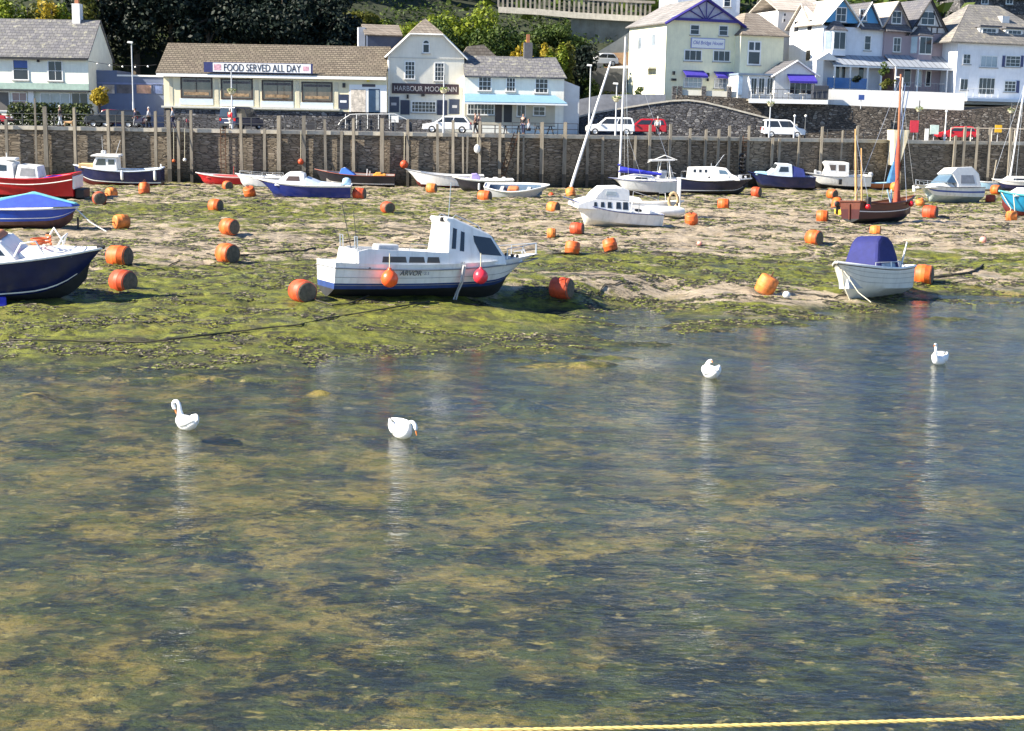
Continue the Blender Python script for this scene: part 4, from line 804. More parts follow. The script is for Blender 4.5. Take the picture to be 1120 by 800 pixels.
# --- brown wooden sailing boat
brown = M('brown_hull', (.10, .028, .015), .45, .3, (1, 6, 6)); red_sail = M('tan_sail', (.32, .065, .035), .85, .25, 3, bump=.5)
b = Boat('sailing_boat', 'brown wooden gaff boat with furled red sail and two tall spars', 'sailing boat', 965, 243, 32, 5.3, 2.1, 1.1, bow=.4, stern=.15, transom=.75, rake=.25, cols=(antifoul_blk, M('dark_brown_hull', (.05, .012, .012), .4), brown), list_=-3)
b.hull((0, 0, 1, 1, 2, 2)); b.deck(wood, [(.06, .9)], floor=.45, inner=M('inner_wood', (.16, .06, .03), .6, .3), cap=.12); b.strake(brown, .06, 0); b.stripe(white, .42, .47, 0, .95)
b.boxes('hull_locker', [(-2.0, .9, -.95, .95, 1.05, 1.14)], wood, .02)
b.tubes('mast', [[(1.1, 0, .5), (1.25, 0, 8.6)]], [.10, .06], M('spar_varnish', (.34, .13, .06), .4, .2), n=8)
mb = MB(); mb.tube([(1.02, -.15, 1.1), (.98, -.18, 1.8), (1.02, -.16, 2.6), (.99, -.16, 3.4), (1.05, -.14, 4.4), (1.1, -.1, 5.0)], [.24, .17, .12, .16, .11, .05], 9); mb.build('furled_sail', red_sail, b.root, 60)
b.tubes('gaff_mast', [[(-1.9, .25, .6), (-2.05, .3, 5.4)]], [.09, .05], M('pale_spar', (.50, .30, .12), .5, .2), n=8)
b.tubes('gaff_mast', [[(-1.6, .1, .6), (-1.75, .1, 4.3)]], [.06, .04], M('pale_spar'), n=8)
b.tubes('rigging', [[(1.25, 0, 8.4), (-2.4, 0, 1.3)], [(1.25, 0, 8.0), (.9, 1.0, 1.2)], [(1.25, 0, 8.0), (.9, -1.0, 1.2)], [(-2.05, .3, 5.2), (-.9, .9, 1.2)], [(-2.05, .3, 5.2), (-2.0, -.8, 1.2)], [(1.25, 0, 8.3), (2.7, 0, 1.5)]], .014, steel, n=4)
b.boxes('tiller', [(-2.75, -2.6, -.05, .05, .2, 1.1)], brown, .02); b.tubes('blue_crutch', [[(-.2, -.8, 1.1), (-.05, -.7, 1.9)], [(-.2, -.8, 1.1), (-.4, -.7, 1.9)]], .04, M('sky_blue_cover'))
mb = MB()
for p in ((-2.2, -.95, .95), (1.4, -.9, 1.05)): mb.ball(p, .17, 10)
mb.build('red_fender', M('red_gelcoat'), b.root, 60)
b.boxes('outboard_motor', [(-2.3, -2.0, -1.05, -.8, .9, 1.5)], black, .08)
# --- yellow tender
b = Boat('tender', 'small yellow inflatable tender at the stern of the brown sailing boat', 'tender', 931, 235, 20, 2.0, 1.1, .35, bow=.1, stern=.0, cols=(M('yellow_rubber', (.65, .40, .04), .5), M('yellow_rubber'), M('yellow_rubber')))
b.hull(); b.deck(M('yellow_rubber'), [(.1, .8)], floor=.12, cap=.2); b.outboard(-1.0, .55, black, k=.8)
# --- blue and orange dinghy behind it
b = Boat('dinghy', 'orange wooden dinghy with pale blue top and hung blue tarpaulin', 'dinghy', 960, 207, 3, 3.4, 1.4, .62, bow=.15, stern=.05, cols=(antifoul_blk, M('orange_wood', (.42, .13, .04), .5), M('sky_blue_cover')))
b.hull((0, 0, 1, 1, 1, 2)); b.deck(M('sky_blue_cover'), [(.2, .8)], floor=.3); b.house('tarpaulin', [(.9, .6), (.95, 1.0), (1.3, 2.6), (1.42, 2.6), (1.6, 1.0), (1.7, .6)], .9, .3, M('blue_cloth2', (.05, .16, .34), .8, .3, 3, bump=.5)); b.tubes('blue_spar', [[(1.2, 0, .5), (2.0, .1, 9.6)], [(1.45, .3, .5), (2.4, .4, 9.0)]], .05, M('blue_spar', (.09, .14, .26), .5))
# --- sport cruiser with canopy
b = Boat('sport_cruiser', 'white sports cruiser with blue striped hull and steeply raised white canopy', 'boat', 1034, 222, 204, 5.9, 2.4, 1.15, bow=.3, stern=.05, rake=.9, transom=.9, cols=(M('pale_green_bottom', (.45, .50, .46), .6), white, white), list_=4, deadrise=.38)
b.hull((0, 0, 1, 1, 1, 2), 20); b.deck(white, [(.06, .3)], floor=.5); b.stripe(M('blue_line', (.05, .10, .35), .4), .40, .58, 0, .95); b.strake(M('grey_rubber'), .03, -.02)
b.house('cabin_trunk', [(-.2, 1.15), (0, 1.55), (1.0, 1.5), (2.2, 1.3), (2.3, 1.15)], 1.8, 1.2, white)
b.house('windscreen_frame', [(-.3, 1.5), (-.25, 2.2), (.1, 2.15), (.75, 1.58), (.7, 1.5)], 1.85, 1.5, M('blue_glass')); 
b.house('canopy', [(-2.6, 1.2), (-2.5, 2.2), (-1.9, 2.75), (-.4, 2.7), (.2, 2.25), (.05, 2.15), (-.3, 1.5), (-.3, 1.2)], 2.05, 1.45, M('white_canvas', (.74, .73, .70), .75, .08, 3, bump=.3)); b.side([(-2.0, 1.45), (-.6, 1.45), (-.7, 2.1), (-1.9, 2.1)], M('canopy_window', (.28, .28, .28)), name='canopy_window')
b.screen((.1, 2.28), (-.35, 2.62), .7, M('canopy_window'), name='canopy_panel', panes=3)
b.rail(.62, .99, .35, .1, posts=4, close=True, name='bow_rail'); b.tubes('bow_fender', [[(2.85, -.2, .9), (2.9, -.2, 1.35)]], .12, white, n=8); b.boxes('drive_leg', [(-3.2, -2.9, -.2, .2, .05, .7)], black, .05)
# --- two small boats at the right by the wall
b = Boat('dinghy', 'little white and blue dinghy behind the sports cruiser', 'dinghy', 1078, 201, 188, 2.9, 1.4, .85, bow=.1, stern=.05, cols=(grey_side, M('sky_blue_cover'), white)); b.hull(); b.deck(white, [(.1, .7)], floor=.3); b.strake(white, .04, 0); b.tubes('post', [[(-.5, .3, .4), (-.75, .3, 2.9)]], .06, timber)
b = Boat('sailing_yacht', 'white and navy yacht with leaning mast at the right edge', 'yacht', 1112, 202, 186, 5.0, 1.9, 1.0, bow=.15, stern=.05, rake=.6, cols=(navy, navy, white), list_=-4); b.hull((0, 0, 1, 1, 2, 2)); b.deck(white, [(.06, .3)], floor=.5)
b.house('coachroof', [(-1, 1.0), (-.9, 1.4), (.8, 1.4), (1.3, 1.05)], 1.3, 1.0, white); b.side([(-.5, 1.12), (-.4, 1.28), (.6, 1.28), (.7, 1.12)]); b.tubes('mast', [[(.75, 0, 1.2), (.35, 0.1, 10.2)]], [.085, .06], M('alloy_spar'), n=8); b.tubes('shroud', [[(.4, .1, 9.9), (.6, .9, 1.1)], [(.4, .1, 9.9), (.6, -.9, 1.1)], [(.4, .1, 9.9), (2.4, 0, 1.1)]], .012, steel, n=4); b.strake(white, .03, 0)
# --- turquoise boat at the right edge
b = Boat('fishing_boat', 'bright turquoise hulled boat with white top cut by the right edge', 'boat', 1128, 237, 186, 4.6, 1.9, 1.35, bow=.3, stern=.0, rake=.2, cols=(antifoul_red, M('turquoise_hull', (.02, .25, .42), .35, .12), M('turquoise_hull')), list_=-2); b.hull((0, 0, 1, 1, 1, 1)); b.deck(white, [(.1, .4)], floor=.5); b.strake(M('turquoise_light', (.12, .5, .5), .5), .06, 0)
b.house('cabin', [(-1.2, 1.35), (-1.1, 1.85), (.9, 1.85), (1.5, 1.45), (1.6, 1.35)], 1.3, 1.1, white); b.tubes('bow_line', [[(2.2, 0, 1.6), (1.9, 1.0, .6), (2.2, 1.3, .1)], [(1.6, .5, 1.5), (1.65, .95, .7), (1.7, 1.2, .2)]], .03, rope_m)
# --- white open boat with blue spray hood, right foreground
b = Boat('spray_hood_boat', 'white clinker style open boat with tall navy canvas hood at the waterline', 'boat', 949, 325, 226, 4.3, 1.85, 1.05, bow=.3, stern=.05, transom=.8, rake=.35, cols=(cream_gel, cream_gel, white), list_=5, trim=-2, deadrise=.3, sink=.06, full=2.4)
b.hull((0, 0, 1, 1, 1, 2), 20); b.deck(white, [(.08, .88)], floor=.4, inner=M('grey_inside', (.35, .38, .40), .6), cap=.16); b.strake(white, .05, .01); b.strake(black, .014, -.05, name='black_line')
for f in (.25, .5, .72): b.stripe(M('grey_line2', (.34, .33, .30), .6), f, f+.02, 0, .96, name='hull_land')
b.house('canvas_hood', [(-1.05, .9), (-1.02, 1.5), (-.85, 2.0), (-.55, 2.22), (-.1, 2.26), (.2, 2.05), (.5, 1.3), (.62, .9)], 1.5, 1.05, M('navy_hood', (.012, .016, .12), .8, .2, 3, bump=.8), bevel=.12); b.side([(-.75, 1.0), (.35, 1.0), (.25, 1.25), (-.7, 1.3)], M('hood_window', (.16, .2, .26), .15), name='hood_window')
b.tubes('rail', [[(.75, -.72, .95), (.7, -.72, 1.3), (-.9, -.82, 1.3), (-1.5, -.78, 1.0)], [(.75, .72, .95), (.7, .72, 1.3), (-.9, .82, 1.3), (-1.5, .78, 1.0)], [(-.2, .82, .95), (-.2, .82, 1.3)], [(-.9, .82, .95), (-.9, .82, 1.3)]], .02, steel)
b.tubes('antenna', [[(-1.3, .6, 1.0), (-1.5, .75, 2.0)], [(-1.45, .5, 1.0), (-1.6, .62, 1.75)]], .03, white); b.outboard(-1.95, .85, M('grey_plastic'), k=1.1)
b.tubes('mooring_line', [[(1.85, 0, 1.15), (1.9, .15, .5), (1.75, .3, .0)], [(1.8, .05, 1.1), (2.2, .9, .3), (2.4, 1.5, -.02)]], .018, rope_m)

# ------------------------------------------------------------------ leaning spar
p = ground(623, 207); q = at(668, 68, p.y+2.5)
mb = MB(); mb.tube([p-Vector((0, 0, .2)), p.lerp(q, .5), q], [.13, .11, .08], 10)
tag(mb.build('mooring_spar', M('alloy_spar')), 'long pale spar leaning to the right beside the white cruiser bow', 'spar')
# ------------------------------------------------------------------ fenders on the big boat (hang from it: things of their own)
def fender(x, y, z, r, mat, label):
    M4 = main_mat
    o = empty('ball_fender', M4 @ Vector((x, y, z)), (0, 0, 0), label, 'fender')
    mb = MB(); mb.lathe([(.02, -r), (r*.5, -r*.87), (r*.87, -r*.5), (r, 0), (r*.87, r*.5), (r*.55, r*.85), (r*.22, r*1.08), (r*.2, r*1.25), (.01, r*1.27)], 20); mb.build('ball', mat, o, 60)
    mb = MB(); mb.tube([(0, 0, r*1.2), (0, .03, r*1.2+.45)], .018, 6); mb.build('lanyard', rope_m, o)
bpy.context.view_layer.update(); main_mat = main.root.matrix_world.copy()
fender(-2.02, -1.42, .70, .27, M('bright_orange_vinyl', (.85, .11, .025), .35, .12), 'orange ball fender hanging at the stern quarter of the white motor boat')
fender(1.05, -1.30, .78, .24, M('pink_red_vinyl', (.72, .035, .06), .35, .12), 'pinkish red ball fender hanging below the white wheelhouse windows')
# ------------------------------------------------------------------ mooring buoys
BU = [  # px, py of centre, diameter px, axis yaw, colour, label
 (109, 216, 16, 70, 'r', 'red orange buoy propped against a paler one beside the red boat stern'),
 (122, 211, 13, -50, 'y', 'pale orange buoy with dark end, behind the red orange one by the red boat'),
 (158, 206, 13, 80, 'o', 'orange buoy below the dark blue fishing boat stern'),
 (133, 242, 17, -40, 'y', 'faded tan orange drum buoy with black open end, right of the blue covered boat'),
 (131, 279, 25, 15, 'o', 'large orange buoy just off the navy cruiser bow, upper of two'),
 (135, 305, 27, 30, 'd', 'dark red buoy in the shadow of the navy cruiser bow, lower of two'),
 (249, 203, 11, 60, 'o', 'small pinkish orange buoy under the red dinghy'),
 (273, 210, 13, 100, 'o', 'upright orange buoy left of the blue cabin boat bow'),
 (236, 224, 16, 20, 'o', 'weathered orange buoy with weed collar, left of the blue cabin boat'),
 (251, 248, 19, 35, 'o', 'bright orange barrel buoy in line above the pale one on the sand'),
 (249, 276, 24, 40, 'o', 'pale orange barrel buoy lying on bare sand left of the motor boat'),
 (331, 317, 27, 55, 'r', 'big orange buoy beside the stern of the large white motor boat'),
 (393, 212, 14, 10, 'r', 'red buoy just right of the blue cabin boat outboard'),
 (424, 227, 14, 65, 'r', 'red buoy with white side on the mud above the motor boat stern'),
 (472, 206, 11, 15, 'y', 'small pale orange buoy under the long white open boat'),
 (530, 213, 14, 20, 'o', 'two toned orange buoy at the left end of the grey rowing boat'),
 (603, 211, 6, 0, 'r', 'tiny red float right of the grey rowing boat'),
 (624, 210, 11, 80, 'y', 'yellowish orange buoy at the foot of the leaning spar'),
 (605, 226, 14, 30, 'y', 'yellow orange buoy left of the white cruiser bow'),
 (631, 250, 14, 15, 'd', 'dark red buoy below the white cruiser bow'),
 (603, 256, 12, 0, 'y', 'flattened pale orange buoy half sunk in mud right of the motor boat mast'),
 (626, 270, 17, 75, 'o', 'orange buoy standing upright, left one of a pair right of the motor boat'),
 (667, 268, 16, 75, 'o', 'orange buoy standing upright, right one of a pair right of the motor boat'),
 (614, 309, 25, 25, 'd', 'dark red buoy at the tip of the motor boat shadow'),
 (756, 240, 15, 85, 'o', 'orange buoy right of the white cruiser stern'),
 (765, 266, 6, 0, 'p', 'small pink float on the sand below the white cruiser'),
 (827, 211, 12, 30, 'r', 'red buoy off the bow of the black motor cruiser'),
 (791, 223, 13, 10, 'o', 'orange ball shaped buoy beneath the black motor cruiser'),
 (910, 212, 11, 60, 'o', 'pinkish buoy, uppermost of three left of the brown boat'),
 (915, 222, 13, 80, 'o', 'orange drum buoy, middle of three left of the brown boat'),
 (899, 236, 14, 15, 'o', 'weathered orange buoy, lowest of three left of the brown boat'),
 (890, 259, 18, 45, 'o', 'round salmon orange buoy above the spray hood boat bow'),
 (838, 311, 23, 110, 'y', 'tilted yellow orange buoy near the shore, left of the spray hood boat'),
 (860, 323, 9, 0, 'w', 'white float beside the tilted yellow orange buoy'),
 (1010, 299, 23, 25, 'o', 'orange buoy with pale side touching the spray hood boat stern'),
 (957, 252, 13, 15, 'y', 'yellow orange buoy behind the navy spray hood'),
 (1017, 231, 16, 30, 'd', 'dark red buoy beside the sports cruiser bow'),
 (1006, 221, 10, 80, 'y', 'tan orange buoy tucked under the sports cruiser bow'),
 (1083, 217, 12, 20, 'd', 'dark red buoy right of the sports cruiser, lower of two'),
 (1089, 208, 11, 50, 'o', 'orange buoy right of the sports cruiser, upper of two'),
 (1106, 236, 13, 10, 'y', 'brownish orange buoy below the turquoise boat'),
 (1075, 262, 8, 0, 'p', 'small pale pink float on weed right of the spray hood boat'),
 (979, 205, 11, 70, 'y', 'orange ring like buoy behind the brown boat mast'),
]
bcol = {'o': orange, 'r': redor, 'y': yellor, 'd': M('dark_red_buoy', (.52, .065, .018), .55, .3, 4, streak=.3), 'p': M('pink_float', (.75, .33, .26), .6, .15), 'w': M('white_float', (.7, .7, .68), .5, .1)}
weedy = M('weedy_buoy_end', (.12, .10, .07), .9, .5, 6, bump=.4)
def drum_proto(col):
    o = empty('mooring_buoy', (0, 0, -50)); mb = MB()
    rr = [(.01, -.46), (.34, -.46), (.42, -.42), (.46, -.36), (.47, -.12), (.485, -.10), (.485, .10), (.47, .12), (.46, .36), (.42, .42), (.34, .46), (.01, .46)]
    mb.lathe(rr, 24); mb.build('drum', bcol[col], o, 35)
    mb = MB(); mb.lathe([(.01, -.475), (.30, -.475), (.38, -.455), (.455, -.375), (.46, -.30), (.3, -.3)], 24); mb.build('weed_coat', weedy, o, 35)
    mb = MB(); mb.tube([(0, 0, -.46), (0, 0, .58)], .035, 6); mb.tube([(.1*math.cos(a), 0, .62+.1*math.sin(a)) for a in [k*.524 for k in range(13)]], .025, 6); mb.build('mooring_ring', rust, o, 60)
    mb = MB(); pts = [(0, 0, .6), (.15, .05, .75), (.55, .1, .8), (1.0, .0, .82)]; mb.build('x', rust, o) if 0 else None
    return o
def float_proto(col):
    o = empty('mooring_float', (0, 0, -50)); mb = MB(); mb.ball((0, 0, 0), .5, 16); mb.build('ball', bcol[col], o, 60)
    mb = MB(); mb.tube([(0, 0, .48), (0, 0, .62)], .06, 6); mb.build('eye', rust, o); return o
protos = {}; rnd = random.Random(3)
for px, py, d, yaw, c, lab in BU:
    p = ground(px, py+d*.45); s = F/p.y; dia = d/s
    key = ('f' if d < 9.5 or c in 'pw' else 'd')+c
    if key not in protos: protos[key] = o = float_proto(c) if key[0] == 'f' else drum_proto(c)
    else: o = copy_tree(protos[key])
    o.location = (p.x, p.y, p.z+dia*rnd.uniform(.33, .43)); o.scale = (dia*rnd.uniform(.93, 1.05), dia, dia*rnd.uniform(.86, 1.12))
    if key[0] == 'd':
        tilt = 90 if yaw not in (100, 75, 80, 85, 110) else rnd.uniform(10, 30)
        o.rotation_euler = (R(tilt), R(rnd.uniform(-10, 10)), R(-yaw-90 if tilt == 90 else rnd.uniform(0, 360)))
    tag(o, lab, 'float' if key[0] == 'f' else 'buoy', 'mooring floats on the mud' if key[0] == 'f' else 'orange mooring buoys on the mud')
# ------------------------------------------------------------------ ropes and ground chains
def ground_line(name, pts, r, mat, label, cat, lift=.03):
    mb = MB(); P = []
    for (a, b), (c, d) in zip(pts, pts[1:]):
        for k in range(6): P.append(ground(a+(c-a)*k/6, b+(d-b)*k/6)+Vector((0, 0, lift)))
    P.append(ground(*pts[-1])+Vector((0, 0, lift)))
    mb.tube(P, r, 5); tag(mb.build(name, mat), label, cat, 'mooring lines across the mud')
chain_m = M('weedy_chain', (.05, .045, .03), .9, .4, 8)
ground_line('mooring_chain', [(10, 374), (160, 377), (300, 360), (470, 332)], .022, chain_m, 'dark weedy mooring chain across the green weed below the motor boat', 'chain', .06)
ground_line('mooring_chain', [(626, 278), (560, 283), (500, 262), (420, 250)], .04, chain_m, 'dark chain from the paired upright buoys towards the motor boat wheelhouse', 'chain', .06)
ground_line('mooring_chain', [(848, 318), (900, 326), (935, 324)], .03, chain_m, 'thin dark line from the tilted yellow buoy to the spray hood boat', 'chain', .06)
ground_line('mooring_chain', [(1020, 305), (1060, 300), (1075, 292)], .05, chain_m, 'dark chain stub on the mud right of the spray hood boat', 'chain', .06)
ground_line('mooring_chain', [(249, 282), (330, 276), (400, 262)], .035, chain_m, 'dark chain trailing right of the pale buoy on the sand', 'chain', .06)
for px, py, d, yaw, c, lab in BU:
    cl = 'weedy chain from the '+lab.replace(',', '')
    if d >= 13 and c in 'ordy' and len(cl.split()) <= 16: j = rnd.uniform(-1, 1); ground_line('mooring_chain', [(px+d*.35, py+d*.42), (px+d*1.2, py+d*(.55+.15*j)), (px+d*1.9, py+d*(.35+.3*j)), (px+d*2.7, py+d*(.45-.2*j))], .022, chain_m, cl, 'chain', .04)
# yellow rope across the very front
a, bpt = at(150, 803, 9.0), at(1180, 783, 9.6)
mb = MB(); N_ = 220; P = []
for i in range(-60, N_+61):
    t = i/N_; q = a+(bpt-a)*t; q.z += .10*((t-.5)**2-.25); P.append(q)
for k in range(3):
    tw = []
    for i, q in enumerate(P):
        an = i*.9+k*2.094; tw.append(q+Vector((0, math.cos(an), math.sin(an)))*.0075)
    mb.tube(tw, .0085, 5)
tag(mb.build('mooring_rope', M('yellow_rope', (.62, .47, .16), .8, .25, 30), smooth=60), 'yellow twisted rope stretched across the water in the very foreground', 'rope')

# ------------------------------------------------------------------ swans
feather = M('swan_feather', (.82, .82, .80), .7, .05, 12, bump=.25); bill_m = M('orange_bill', (.65, .2, .04), .5); blackskin = M('black_skin', (.01, .01, .01), .5)
def swan(px, py, head, neck, label, k=1.0, bill_dir=None):
    """neck: list of (x, y, z, r) from the chest to the head in local metres, x forward"""
    p = water_pt(px, py); o = empty('swan', (p.x, p.y, -.05), (0, 0, R(head)), label, 'swan', 'white swans in the shallow water'); o.scale = (k,)*3
    path = [(-.50, 0, .30, .02, .02), (-.44, 0, .28, .06, .05), (-.34, 0, .24, .13, .11), (-.18, 0, .20, .19, .17), (0, 0, .19, .215, .19), (.14, 0, .20, .20, .185), (.25, 0, .235, .15, .15), (.31, 0, .28, .10, .105)]+[(x, y, z, r, r) for x, y, z, r in neck]
    P = [Vector(q[:3]) for q in path]; rings = []
    for i, q in enumerate(path):
        t = (P[min(i+1, len(P)-1)]-P[max(i-1, 0)]).normalized(); side = Vector((0, 1, 0)); side = (side-t*side.dot(t)).normalized(); up = side.cross(t)*-1
        rings.append([P[i]+side*math.cos(a)*q[3]+up*math.sin(a)*q[4] for a in [2*math.pi*j/14 for j in range(14)]])
    mb = MB(); mb.rings(rings); body = mb.build('body', feather, o, 80)
    sm = body.modifiers.new('subsurf', 'SUBSURF'); sm.levels = 1; sm.render_levels = 1
    for sg in (-1, 1):   # folded wings with raised tips
        w = [(.16, .12, .27, .03), (.08, .19, .27, .10), (-.10, .20, .28, .14), (-.28, .15, .31, .12), (-.42, .08, .35, .07), (-.56, .03, .38, .015)]
        rg = []
        for x, y, z, r in w:
            rg.append([Vector((x, sg*(y+.05*math.cos(a)*min(1, r/.1)), z+r*math.sin(a))) for a in [2*math.pi*j/10 for j in range(10)]])
        mb = MB(); mb.rings(rg); wo = mb.build('wing', feather, o, 80)
    h = P[-1]; d = Vector(bill_dir) if bill_dir else (P[-1]-P[-2]).normalized(); d.normalize()
    mb = MB(); mb.tube([h+d*.01, h+d*.06, h+d*.115], [.024, .018, .010], 8); bl = mb.build('bill', bill_m, o, 60)
    mb = MB(); mb.ball(h+d*.03+Vector((0, 0, .018)), .016, 8); mb.build('bill_knob', blackskin, bl)
    s2 = d.cross(Vector((0, 0, 1)))
    if s2.length < .1: s2 = Vector((0, 1, 0))
    s2.normalize(); mb = MB()
    for sg in (-1, 1): mb.ball(h-d*.02+s2*sg*.032+Vector((0, 0, .012)), .008, 6)
    mb.build('eye', blackskin, o)
swan(204, 469, 128, [(.34, 0, .36, .075), (.36, .0, .44, .058), (.37, 0, .53, .05), (.40, .0, .61, .047), (.46, .02, .655, .045), (.54, .04, .645, .045), (.60, .05, .59, .047), (.605, .05, .52, .052), (.565, .04, .46, .046), (.54, .03, .43, .028)], 'white swan at far left curling its neck down to preen', .84, (-.6, 0, -1))
swan(439, 478, -58, [(.33, .0, .34, .07), (.34, .01, .42, .052), (.36, .03, .47, .046), (.41, .06, .49, .043), (.47, .08, .46, .042), (.51, .09, .40, .05), (.52, .10, .33, .043), (.52, .10, .30, .026)], 'white swan bending its neck down to the right, second from the left', .86, (.15, .1, -1))
swan(777, 413, 100, [(.30, 0, .36, .07), (.26, -.02, .43, .055), (.20, -.03, .47, .048), (.13, -.03, .47, .046), (.06, -.02, .49, .05), (.02, -.0, .51, .05), (-.02, 0, .51, .03)], 'white swan seen from behind with its neck tucked back', .92, (-1, 0, -.2))
swan(1027, 398, 232, [(.34, 0, .36, .065), (.36, 0, .44, .05), (.365, 0, .53, .044), (.36, 0, .62, .041), (.365, 0, .70, .041), (.40, 0, .745, .045), (.44, 0, .745, .048), (.475, 0, .73, .028)], 'white swan with upright neck, farthest right', .82, (1, 0, -.3))

# ------------------------------------------------------------------ timber posts along the wall
PO = [  # px, top py, label
 (7, 131, 'short timber post at the left edge of the harbour wall'), (39, 108, 'tall slim pale post, second from the left edge of the wall'),
 (50, 117, 'thick tall timber post left of the pedestrian with the dog'), (82, 118, 'timber post right of the pedestrian in dark top'),
 (119, 120, 'timber post in front of the black parked car front wheel'), (135, 122, 'timber post in front of the black parked car rear'),
 (170, 122, 'timber post between the two strollers by the lamp post'), (185, 121, 'thick post right of the second stroller above the dark wall corner'),
 (195, 133, 'short dark post just right of the thick one at the dark wall corner'), (209, 121, 'tall post right of the dark wall corner, left of the dark van'),
 (264, 125, 'timber post in front of the dark van'), (289, 141, 'short post rising only to the coping right of the dark van'),
 (305, 127, 'timber post below the third big cafe window'), (332, 127, 'thick timber post left of the fourth big cafe window'),
 (356, 131, 'timber post below the fourth big cafe window right end'), (373, 144, 'short post rising only to the coping below the cafe poster board'),
 (387, 130, 'timber post below the white cafe doorway'), (418, 130, 'thick timber post between cafe door and gabled inn'),
 (446, 131, 'timber post below the white rail end by the gabled inn'), (479, 136, 'timber post in front of the white hatchback bonnet'),
 (496, 132, 'timber post in front of the white hatchback doors'), (507, 150, 'brown ladder like post, left of a close pair right of the white hatchback'),
 (511, 149, 'brown post, right of a close pair right of the white hatchback'), (525, 133, 'timber post with white fender behind the rowing boat left end'),
 (547, 135, 'timber post above the grey rowing boat left half'), (567, 145, 'short thin post left of the pair above the grey rowing boat'),
 (573, 149, 'short thin post, right of the pair above the grey rowing boat'), (593, 134, 'stout timber post above the grey rowing boat right end'),
 (618, 134, 'stout timber post left of the leaning spar foot'), (643, 142, 'timber post crossed by the leaning spar'), (660, 150, 'short post hidden behind the yacht mast'),
 (695, 149, 'short post below the red estate car'), (711, 137, 'timber post at the red car tail'), (733, 136, 'tall timber post right of the person in white'),
 (755, 141, 'timber post, first of three equal ones below the dark ramp wall'), (772, 142, 'timber post, second of three equal ones below the dark ramp wall'), (786, 142, 'timber post, third of three equal ones below the dark ramp wall'),
 (798, 138, 'tall timber post above the black motor cruiser bow'), (810, 148, 'short timber post with black tyre fender beside the tall one'), (819, 138, 'tall timber post left of the white van, above the dark blue boat'),
 (845, 151, 'short post below the white van front'), (853, 152, 'short post below the white van middle'), (874, 149, 'slim post right of the white van'),
 (899, 139, 'tall post above the white boxy wheelhouse left side'), (921, 143, 'slim post above the white boxy wheelhouse'), (937, 138, 'tall post behind the tan gaff mast'),
 (1045, 149, 'short post left of the row above the sports cruiser canopy'), (1055, 139, 'timber post, first of four in the row below the red hatchback'), (1069, 139, 'timber post, second of four in the row below the red hatchback'),
 (1083, 140, 'timber post, third of four in the row below the red hatchback'), (1106, 140, 'timber post, last of four in the row, near the right edge'),
]
tar = M('dark_wet_timber', (.06, .055, .045), .8, .4, (3, 3, .8), bump=.4)
for px, top, lab in PO:
    a = at(px, 150, 120); Y = wall_y(a.x)-.36
    for _ in range(4): a = at(px, 150, Y); Y = wall_y(a.x)-.36
    z1 = at(px, top, Y).z; th = .165 if px in (50, 185, 332, 593, 618, 418, 305) else (.08 if 'slim' in lab or 'thin' in lab or 'brown' in lab else .118)
    o = empty('timber_post', (a.x, Y, 0), (0, 0, R(rnd.uniform(-8, 8))), lab, 'post', 'timber posts along the harbour wall')
    mb = MB(); j = rnd.uniform(-.06, .06)
    mb.hexa([(-th, -th, 1.9), (th, -th, 1.9), (th, th, 1.9), (-th, th, 1.9)], [(-th*.9+j, -th*.9, z1), (th*.9+j, -th*.9, z1+.04), (th*.9+j, th*.9, z1+.04), (-th*.9+j, th*.9, z1)])
    mb.build('upper_shaft', timber, o)
    mb = MB(); mb.hexa([(-th*1.02, -th*1.02, -.3), (th*1.02, -th*1.02, -.3), (th*1.02, th*1.02, -.3), (-th*1.02, th*1.02, -.3)], [(-th, -th, 1.9), (th, -th, 1.9), (th, th, 1.9), (-th, th, 1.9)])
    mb.build('wet_foot', tar, o)
# things hung on the wall
def on_wall(px, py, off=.45):
    a = at(px, py, 120)
    for _ in range(4): a = at(px, py, wall_y(a.x)-off)
    return a
for px, py, r, mat, nm, lab, cat in [(442, 180, .35, redor, 'hanging_float', 'red round float hanging on the wall above the long white boat', 'float'), (329, 177, .25, M('dark_red_buoy'), 'hanging_float', 'dark red float on the wall above the blue cabin boat', 'float'),
                                     (522, 163, .28, white, 'hanging_fender', 'white fender hanging on the post right of the white hatchback', 'fender'), (190, 176, .13, orange, 'hanging_float', 'small orange float in the dark wall corner, left one', 'float'), (202, 175, .15, white, 'hanging_float', 'small white float in the dark wall corner', 'float'), (672, 182, .01, white, None, '', '')]:
    if not nm: continue
    c = on_wall(px, py, .75); o = empty(nm, c, (0, 0, 0), lab, cat, 'floats hung on the harbour wall')
    mb = MB(); mb.ball((0, 0, 0), r, 14, sz=1.35 if nm == 'hanging_fender' else 1); mb.build('ball', mat, o, 60); mb = MB(); mb.tube([(0, 0, r*.9), (0, .25, max(.6, QZ-c.z))], .025, 5); mb.build('lanyard', rope_m, o)
# tyres stacked at the post
c = on_wall(812, 178, .62); o = empty('tyre_fender', c, (0, 0, 0), 'column of black tyres hanging beside the short post on the wall', 'fender')
mb = MB()
for k in range(7): mb.tube([(.24*math.cos(a), .1*math.sin(a), k*.36-1.6+.24*math.sin(a)*.8) for a in [i*.524 for i in range(13)]], .09, 6)
mb.build('tyre_string', black, o, 60)
